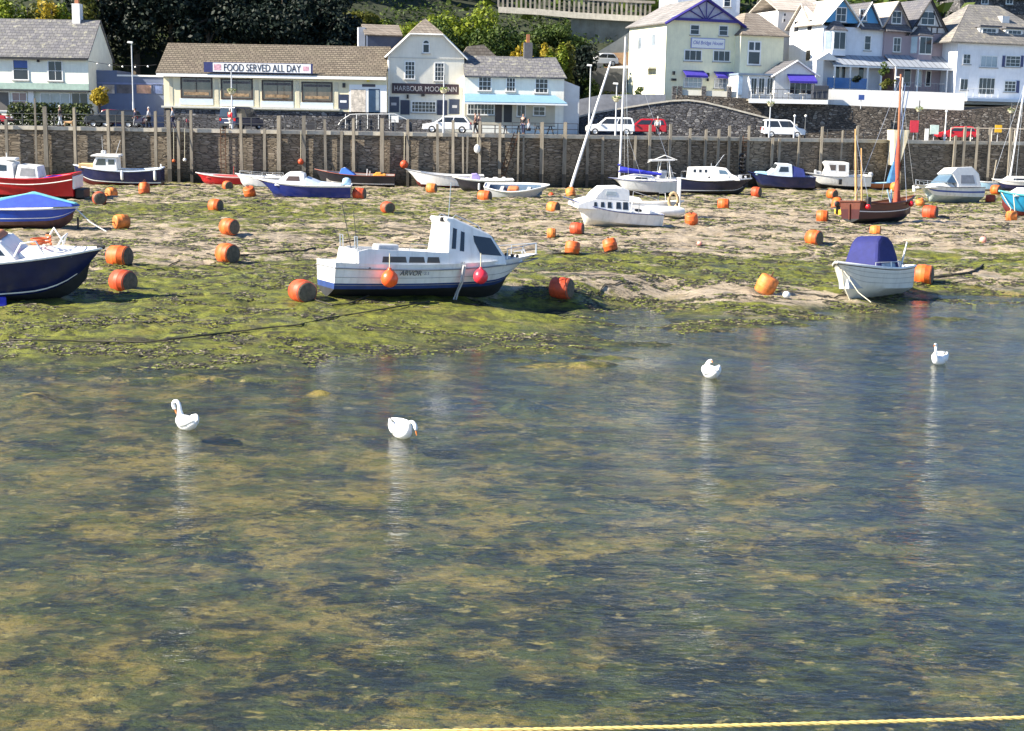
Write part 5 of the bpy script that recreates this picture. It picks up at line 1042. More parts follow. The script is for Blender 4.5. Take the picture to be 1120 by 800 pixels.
# ladders on the wall
for px, lab in ((244, 'rusty narrow ladder on the wall below the dark van'), (565, 'rusty leaning gangway pole ladder above the grey rowing boat'), (815, 'dark steel ladder left of the tall post by the white van')):
    c = on_wall(px, 160, .2); o = empty('wall_ladder', (c.x, c.y, .4), (0, 0, 0), lab, 'ladder', 'steel ladders on the harbour wall'); mb = MB()
    lean = 0 if px != 565 else -1.6
    for sx in (-.2, .2): mb.tube([(sx+lean, 0, 0), (sx, 0, 5.0)], .035, 5)
    mb.build('stile', rust, o); mb = MB()
    for k in range(14): mb.tube([(-.2+lean*(1-k/14), 0, .3+k*.34), (.2+lean*(1-k/14), 0, .3+k*.34)], .02, 5)
    mb.build('rung', rust, o)
# ------------------------------------------------------------------ quay railings
def railing(name, pxs, label, mat, h=1.05, nr=2, off=.35, r=.028):
    o = empty(name, (0, 0, 0), (0, 0, 0), label, 'railing', 'railings along the quay edge'); pts = []
    for px in pxs:
        a = at(px, 145, 120)
        for _ in range(3): a = at(px, 145, wall_y(a.x)+off)
        pts.append(Vector((a.x, wall_y(a.x)+off, QZ)))
    for p in pts:
        mb = MB(); mb.tube([p, p+Vector((0, 0, h))], r*1.2, 6); mb.build('stanchion', mat, o)
    for k in range(nr):
        mb = MB(); mb.tube([p+Vector((0, 0, h*(k+1)/nr-.02)) for p in pts], r, 5); mb.build('rail', mat, o)
dark_steel = M('dark_steel', (.05, .055, .06), .5, .2, 4)
railing('quay_railing', [0, 25, 60, 95, 127, 160, 200], 'thin dark quay railing in front of the hedge and black car', dark_steel)
railing('quay_railing', [205, 240, 275, 312, 345, 372, 400, 432], 'thin dark quay railing below the cafe windows', dark_steel)
railing('quay_railing', [560, 585, 610, 632], 'thin dark quay railing below the blue awning cottage', dark_steel, 1.0)
railing('quay_railing', [905, 925, 945, 965], 'thin dark quay railing left of the cream parapet block', dark_steel, .9)
railing('quay_railing', [1040, 1062, 1085, 1110, 1135], 'pale quay railing at the right edge below the red hatchback', M('pale_rail', (.55, .48, .40), .5), 1.25, 1, r=.04)
# ------------------------------------------------------------------ cars
tyre_m = M('tyre_rubber', (.02, .02, .02), .85); rim_m = M('alloy_rim', (.45, .46, .47), .35, .1, 4, metal=.6); lamp_m = M('lamp_lens', (.75, .75, .72), .15); tail_m = M('tail_lens', (.4, .01, .01), .2); plate_m = M('number_plate', (.7, .7, .65), .5); trim_m = M('black_trim', (.02, .02, .022), .5)
def car(px, py, Y, head, paint, label, L=4.2, W=1.75, H=1.5, kind='hatch', cat='car'):
    c = at(px, py, Y); o = empty('parked_car' if cat == 'car' else 'parked_van', (c.x, c.y, QZ-.01), (0, 0, R(head)), label, cat, 'vehicles parked along the quay')
    h = L/2; g = .25  # ground clearance
    if kind == 'van': low = [(-h, .35), (-h+.05, .95), (h-.75, 1.0), (h-.1, .85), (h, .6), (h, .3)]; top = [(-h+.06, .95), (-h+.12, H-.05), (-h+.35, H), (h-1.9, H), (h-1.45, H-.08), (h-.70, 1.0)]
    elif kind == 'suv': low = [(-h, .38), (-h+.02, .98), (h-1.15, 1.02), (h-.15, .92), (h, .7), (h, .35)]; top = [(-h+.05, .98), (-h+.25, H-.08), (-h+.5, H), (h-2.0, H), (h-1.75, H-.05), (h-1.05, 1.0)]
    else: low = [(-h, .35), (-h+.03, .88), (h-1.15, .92), (h-.2, .76), (h, .55), (h, .3)]; top = [(-h+.08, .88), (-h+.5, H-.08), (-h+.9, H), (h-2.05, H-.03), (h-1.8, H-.1), (h-.98, .9)]
    mb = MB(); n = len(low)
    def loft(prof, ys, shrink):
        rings = []
        for y, k in ys: rings.append([Vector((x*k, y, z)) for x, z in prof])
        m = len(prof); vs = [q for r_ in rings for q in r_]; fs = []
        for i in range(len(rings)-1):
            for j in range(m): fs.append((i*m+j, i*m+(j+1) % m, (i+1)*m+(j+1) % m, (i+1)*m+j))
        fs += [tuple(range(m)), tuple(range((len(rings)-1)*m, len(rings)*m))[::-1]]
        mb.add(vs, fs)
    w = W/2
    loft(low, [(-w, .965), (-w+.12, 1), (w-.12, 1), (w, .965)], 1)
    tz0, tz1 = .9, H
    vs = [(x, sg*(w-.06-(z-tz0)/(tz1-tz0)*.16), z) for sg in (-1, 1) for x, z in top]; m = len(top)
    mb.add(vs, [tuple(range(m)), tuple(range(2*m-1, m-1, -1))]+[(j, j+m, (j+1) % m+m, (j+1) % m) for j in range(m)])
    body = mb.build('body', paint, o); bv = body.modifiers.new('bevel', 'BEVEL'); bv.width = .05; bv.segments = 2; bv.limit_method = 'ANGLE'; bv.angle_limit = R(25)
    # side windows
    ys = lambda z: w-.06-(z-tz0)/(tz1-tz0)*.16
    x0, x1 = top[1][0]+.12, top[-2][0]-.05; zb = top[0][1]+.06; zt = H-.14; xb1 = top[-1][0]-.22; xb0 = top[0][0]+.16
    N3 = 2; 
    for sg in (-1, 1):
        for k in range(N3):
            f0, f1 = k/N3+.02, (k+1)/N3-.02
            q = [(xb0+(xb1-xb0)*f0, zb), (xb0+(xb1-xb0)*f1, zb), (x0+(x1-x0)*f1, zt), (x0+(x1-x0)*f0, zt)]
            m2 = MB(); m2.add([(x, sg*(ys(z)+.012), z) for x, z in q]+[(x, sg*(ys(z)-.03), z) for x, z in q], [(0, 1, 2, 3), (7, 6, 5, 4), (0, 4, 5, 1), (1, 5, 6, 2), (2, 6, 7, 3), (3, 7, 4, 0)]); m2.build('side_window', glass, o)
    def pane(a, b, nm):
        (xa, za), (xb, zb_) = a, b; d = Vector((xb-xa, 0, zb_-za)).normalized(); nn = Vector((d.z, 0, -d.x)); nn *= (1 if nn.x*xa > 0 else -1)
        m2 = MB(); m2.slab([Vector((xa, -ys(za)*.9, za))+nn*.015, Vector((xa, ys(za)*.9, za))+nn*.015, Vector((xb, ys(zb_)*.9, zb_))+nn*.015, Vector((xb, -ys(zb_)*.9, zb_))+nn*.015], .02); m2.build(nm, glass, o)
    lerp2 = lambda a, b, k: (a[0]+(b[0]-a[0])*k, a[1]+(b[1]-a[1])*k)
    pane(lerp2(top[-1], top[-2], .1), lerp2(top[-1], top[-2], .92), 'windscreen'); pane(lerp2(top[0], top[1], .15), lerp2(top[0], top[1], .9), 'rear_window')
    for x in (-h+.78, h-.82):
        for sg in (-1, 1):
            wh = empty('wheel', (x, sg*(w-.10), .32)); wh.parent = o
            m2 = MB(); m2.lathe([(.19, -.1), (.30, -.1), (.32, -.06), (.32, .06), (.30, .1), (.19, .1)], 18, 0, Matrix.Rotation(R(90), 4, 'X'), cap=False); m2.build('tyre', tyre_m, wh, 40)
            m2 = MB(); m2.lathe([(.001, -.06), (.06, -.085), (.17, -.07), (.2, -.09), (.2, .09), (.17, .07), (.06, .085), (.001, .06)], 14, 0, Matrix.Rotation(R(90), 4, 'X')); m2.build('rim', rim_m, wh, 40)
    for sg in (-1, 1):
        m2 = MB(); m2.box(h-.16, h-.0, sg*w*.68-.16, sg*w*.68+.16, .62, .76); m2.build('headlight', lamp_m, o)
        m2 = MB(); m2.box(-h-.01, -h+.1, sg*w*.78-.11, sg*w*.78+.11, .72, .95); m2.build('tail_light', tail_m, o)
        m2 = MB(); m2.box(top[-1][0]-.35, top[-1][0]-.2, sg*(w+.09)-.08, sg*(w+.09)+.08, .95, 1.08); m2.build('wing_mirror', paint, o)
    m2 = MB(); m2.box(h-.03, h+.03, -w*.9, w*.9, .26, .42); m2.box(-h-.03, -h+.03, -w*.9, w*.9, .3, .45); m2.build('bumper', trim_m, o)
    m2 = MB(); m2.box(-h-.04, -h-.02, -.26, .26, .5, .61); m2.build('number_plate', plate_m, o)
    return o
def paint(n, c): return M(n, c, .25, .04, 2, spec=.6)
red_p, white_p, black_p = paint('red_paint', (.42, .012, .02)), paint('white_car_paint', (.78, .78, .78)), paint('black_paint', (.015, .016, .02))
car(-14, 138, 124, 0, red_p, 'red car cut off by the left edge beside the hedge', kind='hatch')
car(124, 138, 120, 180, black_p, 'black parked estate car in front of the blue shed', L=4.6, H=1.5, kind='suv')
car(134, 136, 125.5, 0, red_p, 'red car mostly hidden behind the black estate', kind='hatch', H=1.55)
car(264, 138, 123, 68, paint('dark_blue_paint', (.02, .025, .06)), 'dark blue van seen from behind in front of the cafe', L=4.4, H=1.95, W=1.9, kind='van', cat='van')
car(489, 149, 121, 180, white_p, 'white hatchback parked in front of the gabled inn', L=4.2, H=1.5)
car(667, 150, 129, 180, white_p, 'white estate car with roof behind the yacht mast', L=4.5, H=1.65, kind='suv')
car(704, 149, 133.5, 180, red_p, 'red estate car tucked behind the white one', L=4.3, H=1.6, kind='suv')
car(856, 153, 136, 0, white_p, 'white small van under the flower basket lamp', L=4.1, H=1.75, kind='van', cat='van')
car(1046, 139, 142, 175, red_p, 'bright red hatchback parked on the raised right hand quay', L=4.2, H=1.45)
# ------------------------------------------------------------------ people
skin_m = M('skin', (.45, .27, .20), .6, .06, 6)
hair_cols = {'w': M('white_hair', (.6, .58, .54), .8), 'd': M('dark_hair', (.03, .02, .015), .7), 'b': M('brown_hair', (.12, .07, .035), .7)}
def skin_obj(name, verts, edges, radii, mat, parent, sub=1, root=0):
    me = bpy.data.meshes.new(name); me.from_pydata(verts, edges, []); o = bpy.data.objects.new(name, me); COL.objects.link(o)
    md = o.modifiers.new('skin', 'SKIN'); md.use_smooth_shade = True
    for i, v in enumerate(me.skin_vertices[0].data): v.radius = (radii[i], radii[i]) if isinstance(radii[i], (int, float)) else radii[i]; v.use_root = (i == root)
    s2 = o.modifiers.new('sub', 'SUBSURF'); s2.levels = sub; s2.render_levels = sub
    dg = bpy.context.evaluated_depsgraph_get(); dg.update(); m2 = bpy.data.meshes.new_from_object(o.evaluated_get(dg)); bpy.data.objects.remove(o); m2.name = name
    m2.materials.clear(); m2.materials.append(mat); r = bpy.data.objects.new(name, m2); COL.objects.link(r); r.parent = parent; return r
def person(px, py, Y, face, top, legs, hair, label, H=1.72, stride=.18, sit=False, z=QZ, arm=.1):
    c = at(px, py, Y); o = empty('person', (c.x, c.y, z), (0, 0, R(face)), label, 'person'); o.scale = (H/1.72,)*3     # faces local +x
    hz = .92 if not sit else .5
    kz = .5; 
    if sit: legsv = [((.40, .10), .5, (.42, .10), .06, .55), ((.40, -.10), .5, (.45, -.10), .06, .58)]
    else: legsv = [((stride*.55, .09), .50, (stride*.7, .09), .07, stride*.7+.15), ((-stride*.2, -.09), .50, (-stride, -.09), .08, -stride+.14)]
    V = [(0, 0, hz), (0, 0, hz+.22), (0, 0, hz+.45), (0, 0, hz+.54), (.015, 0, hz+.62), (.03, 0, hz+.74), (.025, 0, hz+.80)]; rad = [(.15, .12), (.14, .11), (.15, .10), (.06, .06), (.055, .055), (.095, .08), (.05, .05)]
    E = [(i, i+1) for i in range(6)]
    for (kx, ky), kzz, (ax, ay), az, tx in legsv:
        n = len(V); V += [(.0, ky, hz-.06), (kx, ky, kzz if not sit else hz+.0), (ax, ay, az+.02), (tx, ay, .04)]; rad += [.09, .065, .042, .035]; E += [(0, n), (n, n+1), (n+1, n+2), (n+2, n+3)]
    arms = []
    for sg in (-1, 1):
        n = len(V); ex = -.04+arm*sg; V += [(0, sg*.19, hz+.46), (ex*.5, sg*.24, hz+.20), (.12+ex, sg*.23, hz-.02), (.17+ex, sg*.22, hz-.10)]; rad += [.06, .045, .035, .03]; E += [(2, n), (n, n+1), (n+1, n+2), (n+2, n+3)]; arms.append(n)
    body = skin_obj('body', V, E, rad, skin_m, o)
    a, b_ = arms
    TV = [V[0], V[1], V[2], V[a], V[a+1], V[b_], V[b_+1], V[a+2], V[b_+2]]; skin_obj('jacket', TV, [(0, 1), (1, 2), (2, 3), (3, 4), (2, 5), (5, 6), (4, 7), (6, 8)], [(.175, .145), (.165, .135), (.17, .125), .078, .062, .078, .062, .05, .05], top, o)
    LV = [V[0], V[7], V[8], V[9], V[11], V[12], V[13]]; skin_obj('trousers', LV, [(0, 1), (1, 2), (2, 3), (0, 4), (4, 5), (5, 6)], [(.165, .135), .105, .082, .06, .105, .082, .06], legs, o)
    mb = MB(); mb.ball((.005, 0, hz+.765), .105, 12, sx=1.0, sy=.88, sz=.9); mb.v = [(min(x, .055), y, max(z_, hz+.70+.6*max(0, x))) for x, y, z_ in mb.v]; mb.build('hair', hair_cols[hair], o, 80)
    mb = MB(); mb.tube([(.115, 0, hz+.755), (.135, 0, hz+.725)], [.012, .018], 6); mb.build('nose', skin_m, o, 60)
    mb = MB()
    for q in legsv: mb.box(q[2][0]-.09, q[4]+.05, q[2][1]-.05, q[2][1]+.05, 0, .08)
    mb.build('shoes', black, o)
    return o
C = lambda n, c=(.1, .1, .1): M('cloth_'+n, c, .85, .2, 6)
person(66, 138, 116.6, 20, C('black', (.02, .02, .025)), C('paleblue', (.45, .5, .55)), 'w', 'person in dark top and pale trousers walking a dog by the left railing')
person(148, 138, 117.2, 190, C('navy', (.03, .035, .08)), C('grey', (.25, .25, .26)), 'd', 'person in dark clothes leaning over a pushchair by the lamp post', 1.6)
person(163, 138, 117.3, 180, C('light', (.5, .5, .52)), C('black'), 'w', 'person in light top with white hair right of the lamp post')
person(189, 138, 117.4, 185, C('greyblue', (.28, .31, .36)), C('navy'), 'b', 'person in grey blue jacket walking left beside the cafe corner', 1.76)
person(205, 138, 119, 0, C('crimson', (.4, .03, .06)), C('black'), 'd', 'small child in crimson and dark clothes by the red sign', 1.0)
person(252, 139, 117.0, 60, C('red', (.5, .03, .04)), C('pale', (.5, .48, .45)), 'w', 'person in red top and pale trousers beside the dark van')
person(520, 147, 119.3, 180, C('brown', (.16, .08, .06)), C('black'), 'd', 'person in dark brown coat right of the white hatchback, left of two')
person(524, 147, 119.6, 200, C('pinkish', (.5, .32, .27)), C('tan', (.4, .32, .25)), 'b', 'person in pinkish beige clothes right of the white hatchback, right of two')
person(719, 150, 127, 90, C('white', (.72, .72, .70)), C('black'), 'w', 'person in white top and dark trousers by the red estate car')
person(572, 148, 121, 250, C('black'), C('navy'), 'd', 'person in black standing at the door below the blue awning')
person(578, 148, 122, 200, C('greyblue'), C('black'), 'b', 'person in grey blue sitting at the table below the blue awning', sit=True)
# dog
c = at(76, 139, 116.6); o = empty('dog', (c.x, c.y, QZ), (0, 0, R(0)), 'small tan dog beside the person by the left railing', 'dog')
V = [(0, 0, .38), (-.22, 0, .38), (-.4, 0, .40), (-.52, 0, .52), (.2, 0, .38), (.32, 0, .48), (.40, 0, .56), (.54, 0, .53)]; E = [(0, 1), (1, 2), (2, 3), (0, 4), (4, 5), (5, 6), (6, 7)]; rad = [.11, .10, .08, .025, .13, .08, .075, .04]
for x, sg in ((.24, 1), (.24, -1)): n = len(V); V += [(x, sg*.08, .28), (x+.02, sg*.08, .14), (x+.03, sg*.08, .03)]; rad += [.05, .03, .03]; E += [(4, n), (n, n+1), (n+1, n+2)]
for sg in (1, -1): n = len(V); V += [(-.34, sg*.08, .27), (-.42, sg*.08, .15), (-.36, sg*.08, .03)]; rad += [.06, .03, .03]; E += [(2, n), (n, n+1), (n+1, n+2)]
skin_obj('body', V, E, rad, M('tan_fur', (.45, .28, .14), .9, .2, 9), o)
mb = MB()
for sg in (-1, 1): mb.hexa([(.36, sg*.05-.02, .6), (.42, sg*.05-.02, .6), (.42, sg*.05+.02, .6), (.36, sg*.05+.02, .6)], [(.37, sg*.08-.01, .48 if 0 else .70), (.39, sg*.08-.01, .70), (.39, sg*.08+.01, .70), (.37, sg*.08+.01, .70)])
mb.build('ears', M('tan_fur'), o)
# pushchair
c = at(152, 139, 117.0); o = empty('pushchair', (c.x, c.y, QZ), (0, 0, R(180)), 'dark pushchair pushed along below the lamp post', 'pushchair')
mb = MB(); mb.hexa([(-.3, -.22, .45), (.35, -.22, .4), (.35, .22, .4), (-.3, .22, .45)], [(-.4, -.22, 1.0), (.25, -.22, .6), (.25, .22, .6), (-.4, .22, 1.0)]); mb.build('seat', C('navy'), o)
mb = MB(); mb.tube([(-.6, -.2, 1.05), (.4, -.2, .12)], .02, 5); mb.tube([(-.6, .2, 1.05), (.4, .2, .12)], .02, 5); mb.tube([(-.3, -.2, .12), (.2, -.2, .6)], .02, 5); mb.tube([(-.6, -.2, 1.05), (-.6, .2, 1.05)], .02, 5); mb.build('frame', steel, o)
for x in (-.3, .4):
    for y in (-.24, .24): m2 = MB(); m2.lathe([(.001, -.03), (.12, -.03), (.12, .03), (.001, .03)], 12, 0, Matrix.Translation((x, y, .12)) @ Matrix.Rotation(R(90), 4, 'X')); m2.build('wheel', black, o)
# ------------------------------------------------------------------ lamp posts, baskets, signs
lamp_white = M('lamp_globe', (.8, .8, .76), .3); galv = M('galvanised', (.50, .51, .52), .5, .1, 3, metal=.3)
def lamp(px, py_top, py_base, Y, label, kind='head', mat=None, z=QZ):
    c = at(px, py_base, Y); top = at(px, py_top, Y).z; o = empty('street_lamp', (c.x, c.y, z), (0, 0, 0), label, 'street lamp', 'lamp posts along the quay'); h = top-z
    mb = MB(); mb.tube([(0, 0, 0), (0, 0, h*.3), (0, 0, h*.32), (0, 0, h)], [.09, .085, .06, .05], 8); mb.build('pole', mat or galv, o, 50)
    if kind == 'head': mb = MB(); mb.hexa([(-.35, -.12, h-.02), (.1, -.12, h-.05), (.1, .12, h-.05), (-.35, .12, h-.02)], [(-.3, -.1, h+.13), (.1, -.08, h+.1), (.1, .08, h+.1), (-.3, .1, h+.13)]); mb.build('lamp_head', lamp_white, o)
    elif kind == 'globe': mb = MB(); mb.ball((0, 0, h), .13 if h < 4 and z == QZ else .2, 14); mb.build('lamp_globe', lamp_white, o, 60)
    elif kind == 'arm': mb = MB(); mb.tube([(0, 0, h-.05), (-.6, 0, h)], .04, 6); o2 = mb.build('arm', mat or galv, o); mb = MB(); mb.box(-.75, -.3, -.1, .1, h-.02, h+.1); mb.build('lamp_head', lamp_white, o)
    return o, h
def basket(o, h, label):
    w = o.location
    b = empty('hanging_basket', (w.x, w.y, w.z+h), (0, 0, 0), label, 'flower basket', 'flower baskets on the lamp posts')
    mb = MB(); mb.lathe([(.02, -.3), (.2, -.22), (.32, 0), (.3, .02)], 12); mb.build('bowl', M('cream_bowl', (.6, .55, .38), .8), b)
    n = 90; V = []; Fq = []
    for i in range(n):
        a = rnd.uniform(0, 6.28); r = .42*math.sqrt(rnd.random()); q = Vector((r*math.cos(a), r*math.sin(a), rnd.uniform(-.05, .32)*(1-r))); u = Vector((rnd.gauss(0, 1), rnd.gauss(0, 1), rnd.gauss(0, 1))).normalized(); v = u.orthogonal().normalized(); s = .08
        k = len(V); V += [q-u*s, q+v*s*.6, q+u*s, q-v*s*.6]; Fq.append((k, k+1, k+2, k+3))
    np_mesh('flowers', V, Fq, [M_leaf('basket_leaf', (.10, .16, .03), (.20, .28, .05)), M_leaf('basket_flower', (.6, .55, .3), (.7, .6, .55))], b, [i % 3 == 0 for i in range(n)])
lamp(146.5, 47, 137, 121, 'tall street lamp with white head in front of the blue shed')
o, h = lamp(254, 78, 138, 119.5, 'slim lamp column with flower basket below the food banner', 'none'); basket(o, 3.2, 'pale flower basket on the lamp column below the food banner')
o, h = lamp(485, 82, 147, 119, 'slim lamp column with flower basket before the inn sign', 'none'); basket(o, 3.6, 'green flower basket on the lamp column before the inn sign')
lamp(644, 72, 150, 124, 'tall lamp post with white head left of the leaning spar')
o, h = lamp(673, 92, 150, 122, 'lamp post with white cap and basket behind the yacht mast', 'head'); basket(o, 3.2, 'green flower basket behind the yacht mast')
o, h = lamp(841, 106, 152, 134, 'slim lamp column with flower basket above the white van', 'none'); basket(o, 3.2, 'cream flower basket above the white van')
lamp(868, 127, 153, 134, 'short lamp post standing beside the white van front', 'globe')
lamp(880, 127, 153, 136, 'thin short post with small lamp right of the white van', 'globe', dark_steel)
lamp(983, 85, 155, 134, 'white crook topped lamp post behind the brown boat spars', 'arm', white_paint)
lamp(1034, 122, 140, 134, 'white globe lamp left of the red hatchback', 'globe', white_paint)
o, h = lamp(1003, 110, 155, 138, 'slim column with flower basket above the red lifebuoy box', 'none', dark_steel); basket(o, 3.0, 'flower basket above the red lifebuoy box')
o, h = lamp(1104, 112, 150, 138, 'slim column with flower basket near the right edge', 'none', dark_steel); basket(o, 3.0, 'flower basket near the right edge by the stone wall')
def sign(px0, py0, px1, py1, Y, mat, name, label, cat, base=QZ, poles=True):
    a, b_ = at(px0, py1, Y), at(px1, py0, Y); x = (a.x+b_.x)/2; o = empty(name, (x, Y, base), (0, 0, 0), label, cat); mb = MB(); mb.box(a.x-x, b_.x-x, -.05, .05, a.z-base, b_.z-base); mb.build('panel', mat, o)
    if poles: mb = MB(); mb.tube([(0, .1, 0), (0, .1, b_.z-base)], .04, 6); mb.build('post', galv, o)
    return o
sign(995, 132, 1005, 145, 134, M('red_box_paint', (.5, .03, .05), .5), 'lifebuoy_box', 'red lifebuoy box on a post right of the brown mast', 'lifebuoy box')
sign(1017, 137, 1027, 147, 133.5, M('mint_panel', (.5, .62, .56), .6), 'notice_board', 'pale mint notice board right of the red lifebuoy box', 'notice board')
sign(1011, 141, 1016, 154, 133.2, white_paint, 'white_cabinet', 'narrow white cabinet left of the mint notice board', 'cabinet', poles=False)
sign(1088, 137, 1096, 145, 132.2, M('yellow_sign', (.6, .36, .02), .6), 'warning_sign', 'small yellow sign on the right hand quay railing', 'sign')
sign(939, 104, 945.5, 109.5, 142.4, M('blue_sign', (.03, .07, .25), .5), 'street_sign', 'small blue sign on a post before the white terrace wall', 'sign', base=at(932, 119, 142.4).z)
sign(428, 127, 436, 134, 121, M('white_sign', (.7, .7, .68), .6), 'pavement_board', 'white pavement board at the foot of the inn steps', 'board', poles=True)
sign(335.5, 134, 345, 141, 119.5, M('black_board', (.03, .03, .035), .6), 'pavement_board', 'dark notice board with white figure on the railing below the cafe', 'board', poles=False)
# bench, picnic things
# ------------------------------------------------------------------ buildings
slate = M_brick('slate_roof', (.12, .12, .135), (.19, .185, .19), (.05, .05, .055), .45, .28, .02, axes='xz', bump=.4, dirt=.4, dirtcol=(.10, .10, .09), lichen=(.34, .33, .25))
slate_dark = M_brick('dark_slate_roof', (.10, .10, .12), (.15, .145, .155), (.04, .04, .045), .4, .28, .02, axes='xyz', bump=.4, dirt=.3, dirtcol=(.14, .14, .12))
slate_brown = M_brick('brown_slate_roof', (.20, .165, .135), (.29, .25, .21), (.08, .07, .06), .4, .28, .02, axes='xyz', bump=.4, dirt=.4, dirtcol=(.12, .11, .09))
tile_brown = M_brick('brown_tile_roof', (.135, .11, .085), (.205, .17, .13), (.045, .038, .03), .42, .20, .028, axes='xz', bump=1.0, dirt=.35, dirtcol=(.13, .12, .08))
roof_pale = M_brick('pale_roof', (.50, .44, .38), (.60, .53, .46), (.25, .22, .2), .4, .28, .02, axes='xyz', bump=.3)
def render_m(n, c): return M(n, c, .85, .08, 1.2, bump=.08, streak=.10)
white_r = render_m('white_render', (.74, .73, .70)); frame_w = M('window_frame_white', (.78, .78, .76), .5, .03); win_dark = M('window_glass', (.02, .022, .028), .08, .5, .5, spec=.5); win_sky = M('window_glass_pale', (.22, .26, .30), .08, .4, .6, spec=.9); win_brown = M('window_glass_brown', (.10, .07, .045), .06, .6, 1.5, spec=.9)
curtain = M('curtain', (.45, .43, .38), .8, .3, 3)
class Bld:
    def __init__(s, name, label, cat, px, py, Y, theta, z0=QZ, group=None):
        p = at(px, py, Y); s.O = Vector((p.x, p.y, 0)); s.th = R(theta); s.U = Vector((math.cos(s.th), math.sin(s.th), 0)); s.V = Vector((-math.sin(s.th), math.cos(s.th), 0)); s.z0 = z0
        s.root = empty(name, (p.x, p.y, z0), (0, 0, s.th), label, cat, group)
    def pt(s, px, py, v=0):
        d = ray(px, py); t = (v-(CP-s.O).dot(s.V))/d.dot(s.V); P = CP+d*t; return (P-s.O).dot(s.U), P.z-s.z0
    def rect(s, px0, py0, px1, py1, v=0):
        a, b_, c, d = s.pt(px0, py0, v), s.pt(px1, py0, v), s.pt(px1, py1, v), s.pt(px0, py1, v)
        return (a[0]+d[0])/2, (b_[0]+c[0])/2, (c[1]+d[1])/2, (a[1]+b_[1])/2
    def box(s, name, r, v0, v1, mat, parent=None):
        mb = MB(); mb.box(r[0], r[1], v0, v1, r[2], r[3]); return mb.build(name, mat, parent or s.root)
    def pbox(s, name, px, v0, v1, mat, parent=None, v=None): return s.box(name, s.rect(*px, v=v0 if v is None else v), v0, v1, mat, parent)
    def ext_v(s, name, prof, u0, u1, mat):        # (v, z) profile swept along u
        mb = MB(); n = len(prof); mb.add([(u0, v, z) for v, z in prof]+[(u1, v, z) for v, z in prof], [tuple(range(n)), tuple(range(2*n-1, n-1, -1))]+[(i, i+n, (i+1) % n+n, (i+1) % n) for i in range(n)]); return mb.build(name, mat, s.root)
    def ext_u(s, name, prof, v0, v1, mat, parent=None):        # (u, z) profile swept along v
        mb = MB(); mb.prism(prof, v0, v1); return mb.build(name, mat, parent or s.root)
    def slabs(s, name, quads, th, mat, parent=None):
        mb = MB()
        for q in quads: mb.slab(q, th) if len(q) == 4 else mb.slab([q[0], q[1], q[2], (Vector(q[2])+(Vector(q[0])-Vector(q[2]))*.02)], th)
        return mb.build(name, mat, parent or s.root)
    def window(s, px, bars=(1, 1), fr=frame_w, gl=win_dark, sill=True, v=0, fw=.09, depth=.06, name='window', sillm=None):
        u0, u1, z0, z1 = s.rect(*px, v=v); mb = MB(); y0, y1 = v-depth, v+.02
        mb.box(u0, u0+fw, y0, y1, z0, z1); mb.box(u1-fw, u1, y0, y1, z0, z1); mb.box(u0+fw, u1-fw, y0, y1, z1-fw, z1); mb.box(u0+fw, u1-fw, y0, y1, z0, z0+fw)
        bw = fw*.45
        for i in range(1, bars[0]+1): x = u0+(u1-u0)*i/(bars[0]+1); mb.box(x-bw/2, x+bw/2, y0+.025, y1, z0+fw, z1-fw)
        for i in range(1, bars[1]+1): z = z0+(z1-z0)*i/(bars[1]+1); mb.box(u0+fw, u1-fw, y0+.022, y1-.002, z-bw/2, z+bw/2)
        w_ = mb.build(name, fr, s.root); mb = MB(); mb.box(u0+fw*.9, u1-fw*.9, v-.022, v+.01, z0+fw*.9, z1-fw*.9); mb.build('pane', gl, w_)
        if sill: mb = MB(); mb.box(u0-.08, u1+.08, v-.16, v, z0-.09, z0-.005); mb.build('sill', sillm or M('grey_sill', (.30, .29, .27), .8), w_)
        return w_
    def rail(s, name, pts, h, mat, n=8, bal=True):
        mb = MB(); pts = [Vector(p) for p in pts]; up = Vector((0, 0, h)); mb.tube([p+up for p in pts], .03, 5)
        for a, b_ in zip(pts, pts[1:]):
            for k in range(n+1): q = a+(b_-a)*k/n; mb.tube([q, q+up], .02, 4)
            mb.tube([a+up*.15, b_+up*.15], .02, 4)
        return mb.build(name, mat, s.root)
# ---- left cottage
b = Bld('cottage', 'white cottage with long grey slate roof and green fascia at the left edge', 'house', 97, 90, 133, 0)
ul = -16; ze = b.pt(60, 61)[1]; zr = b.pt(60, 22, 4)[1]; D = 8
b.ext_v('wall', [(0, 0), (D, 0), (D, ze), (D/2, zr-.12), (0, ze)], ul, 0, render_m('pale_mint_render', (.78, .79, .68)))
b.slabs('roof', [[(ul, -.35, ze-.25), (.15, -.35, ze-.25), (.15, D/2, zr), (ul, D/2, zr)], [(ul, D/2, zr), (.15, D/2, zr), (.15, D+.35, ze-.25), (ul, D+.35, ze-.25)]], .14, slate)
b.box('gutter', (ul, .1, ze-.42, ze-.27), -.48, -.30, black)
for w_ in ((14, 65, 31.5, 88), (52.3, 66.5, 68.7, 89)): b.window(w_, (1, 1) if w_[0] > 40 else (0, 1))
b.box('blue_blind', b.rect(15.5, 66.5, 30, 74.5), -.05, -.023, M('blue_blind', (.05, .10, .30), .6))
b.pbox('fascia', (-20, 91, 97, 98), -.12, .0, M('green_fascia', (.34, .45, .38), .6)); b.pbox('thin_canopy', (-20, 98.2, 96, 100), -.9, -.0, M('dark_canopy', (.03, .035, .04), .6))  # thin dark slab jutting out below the green fascia
b.window((44, 101.5, 77, 118), (2, 0), gl=win_sky, v=-.05); b.window((78, 101.5, 97, 118), (1, 0), v=-.05)
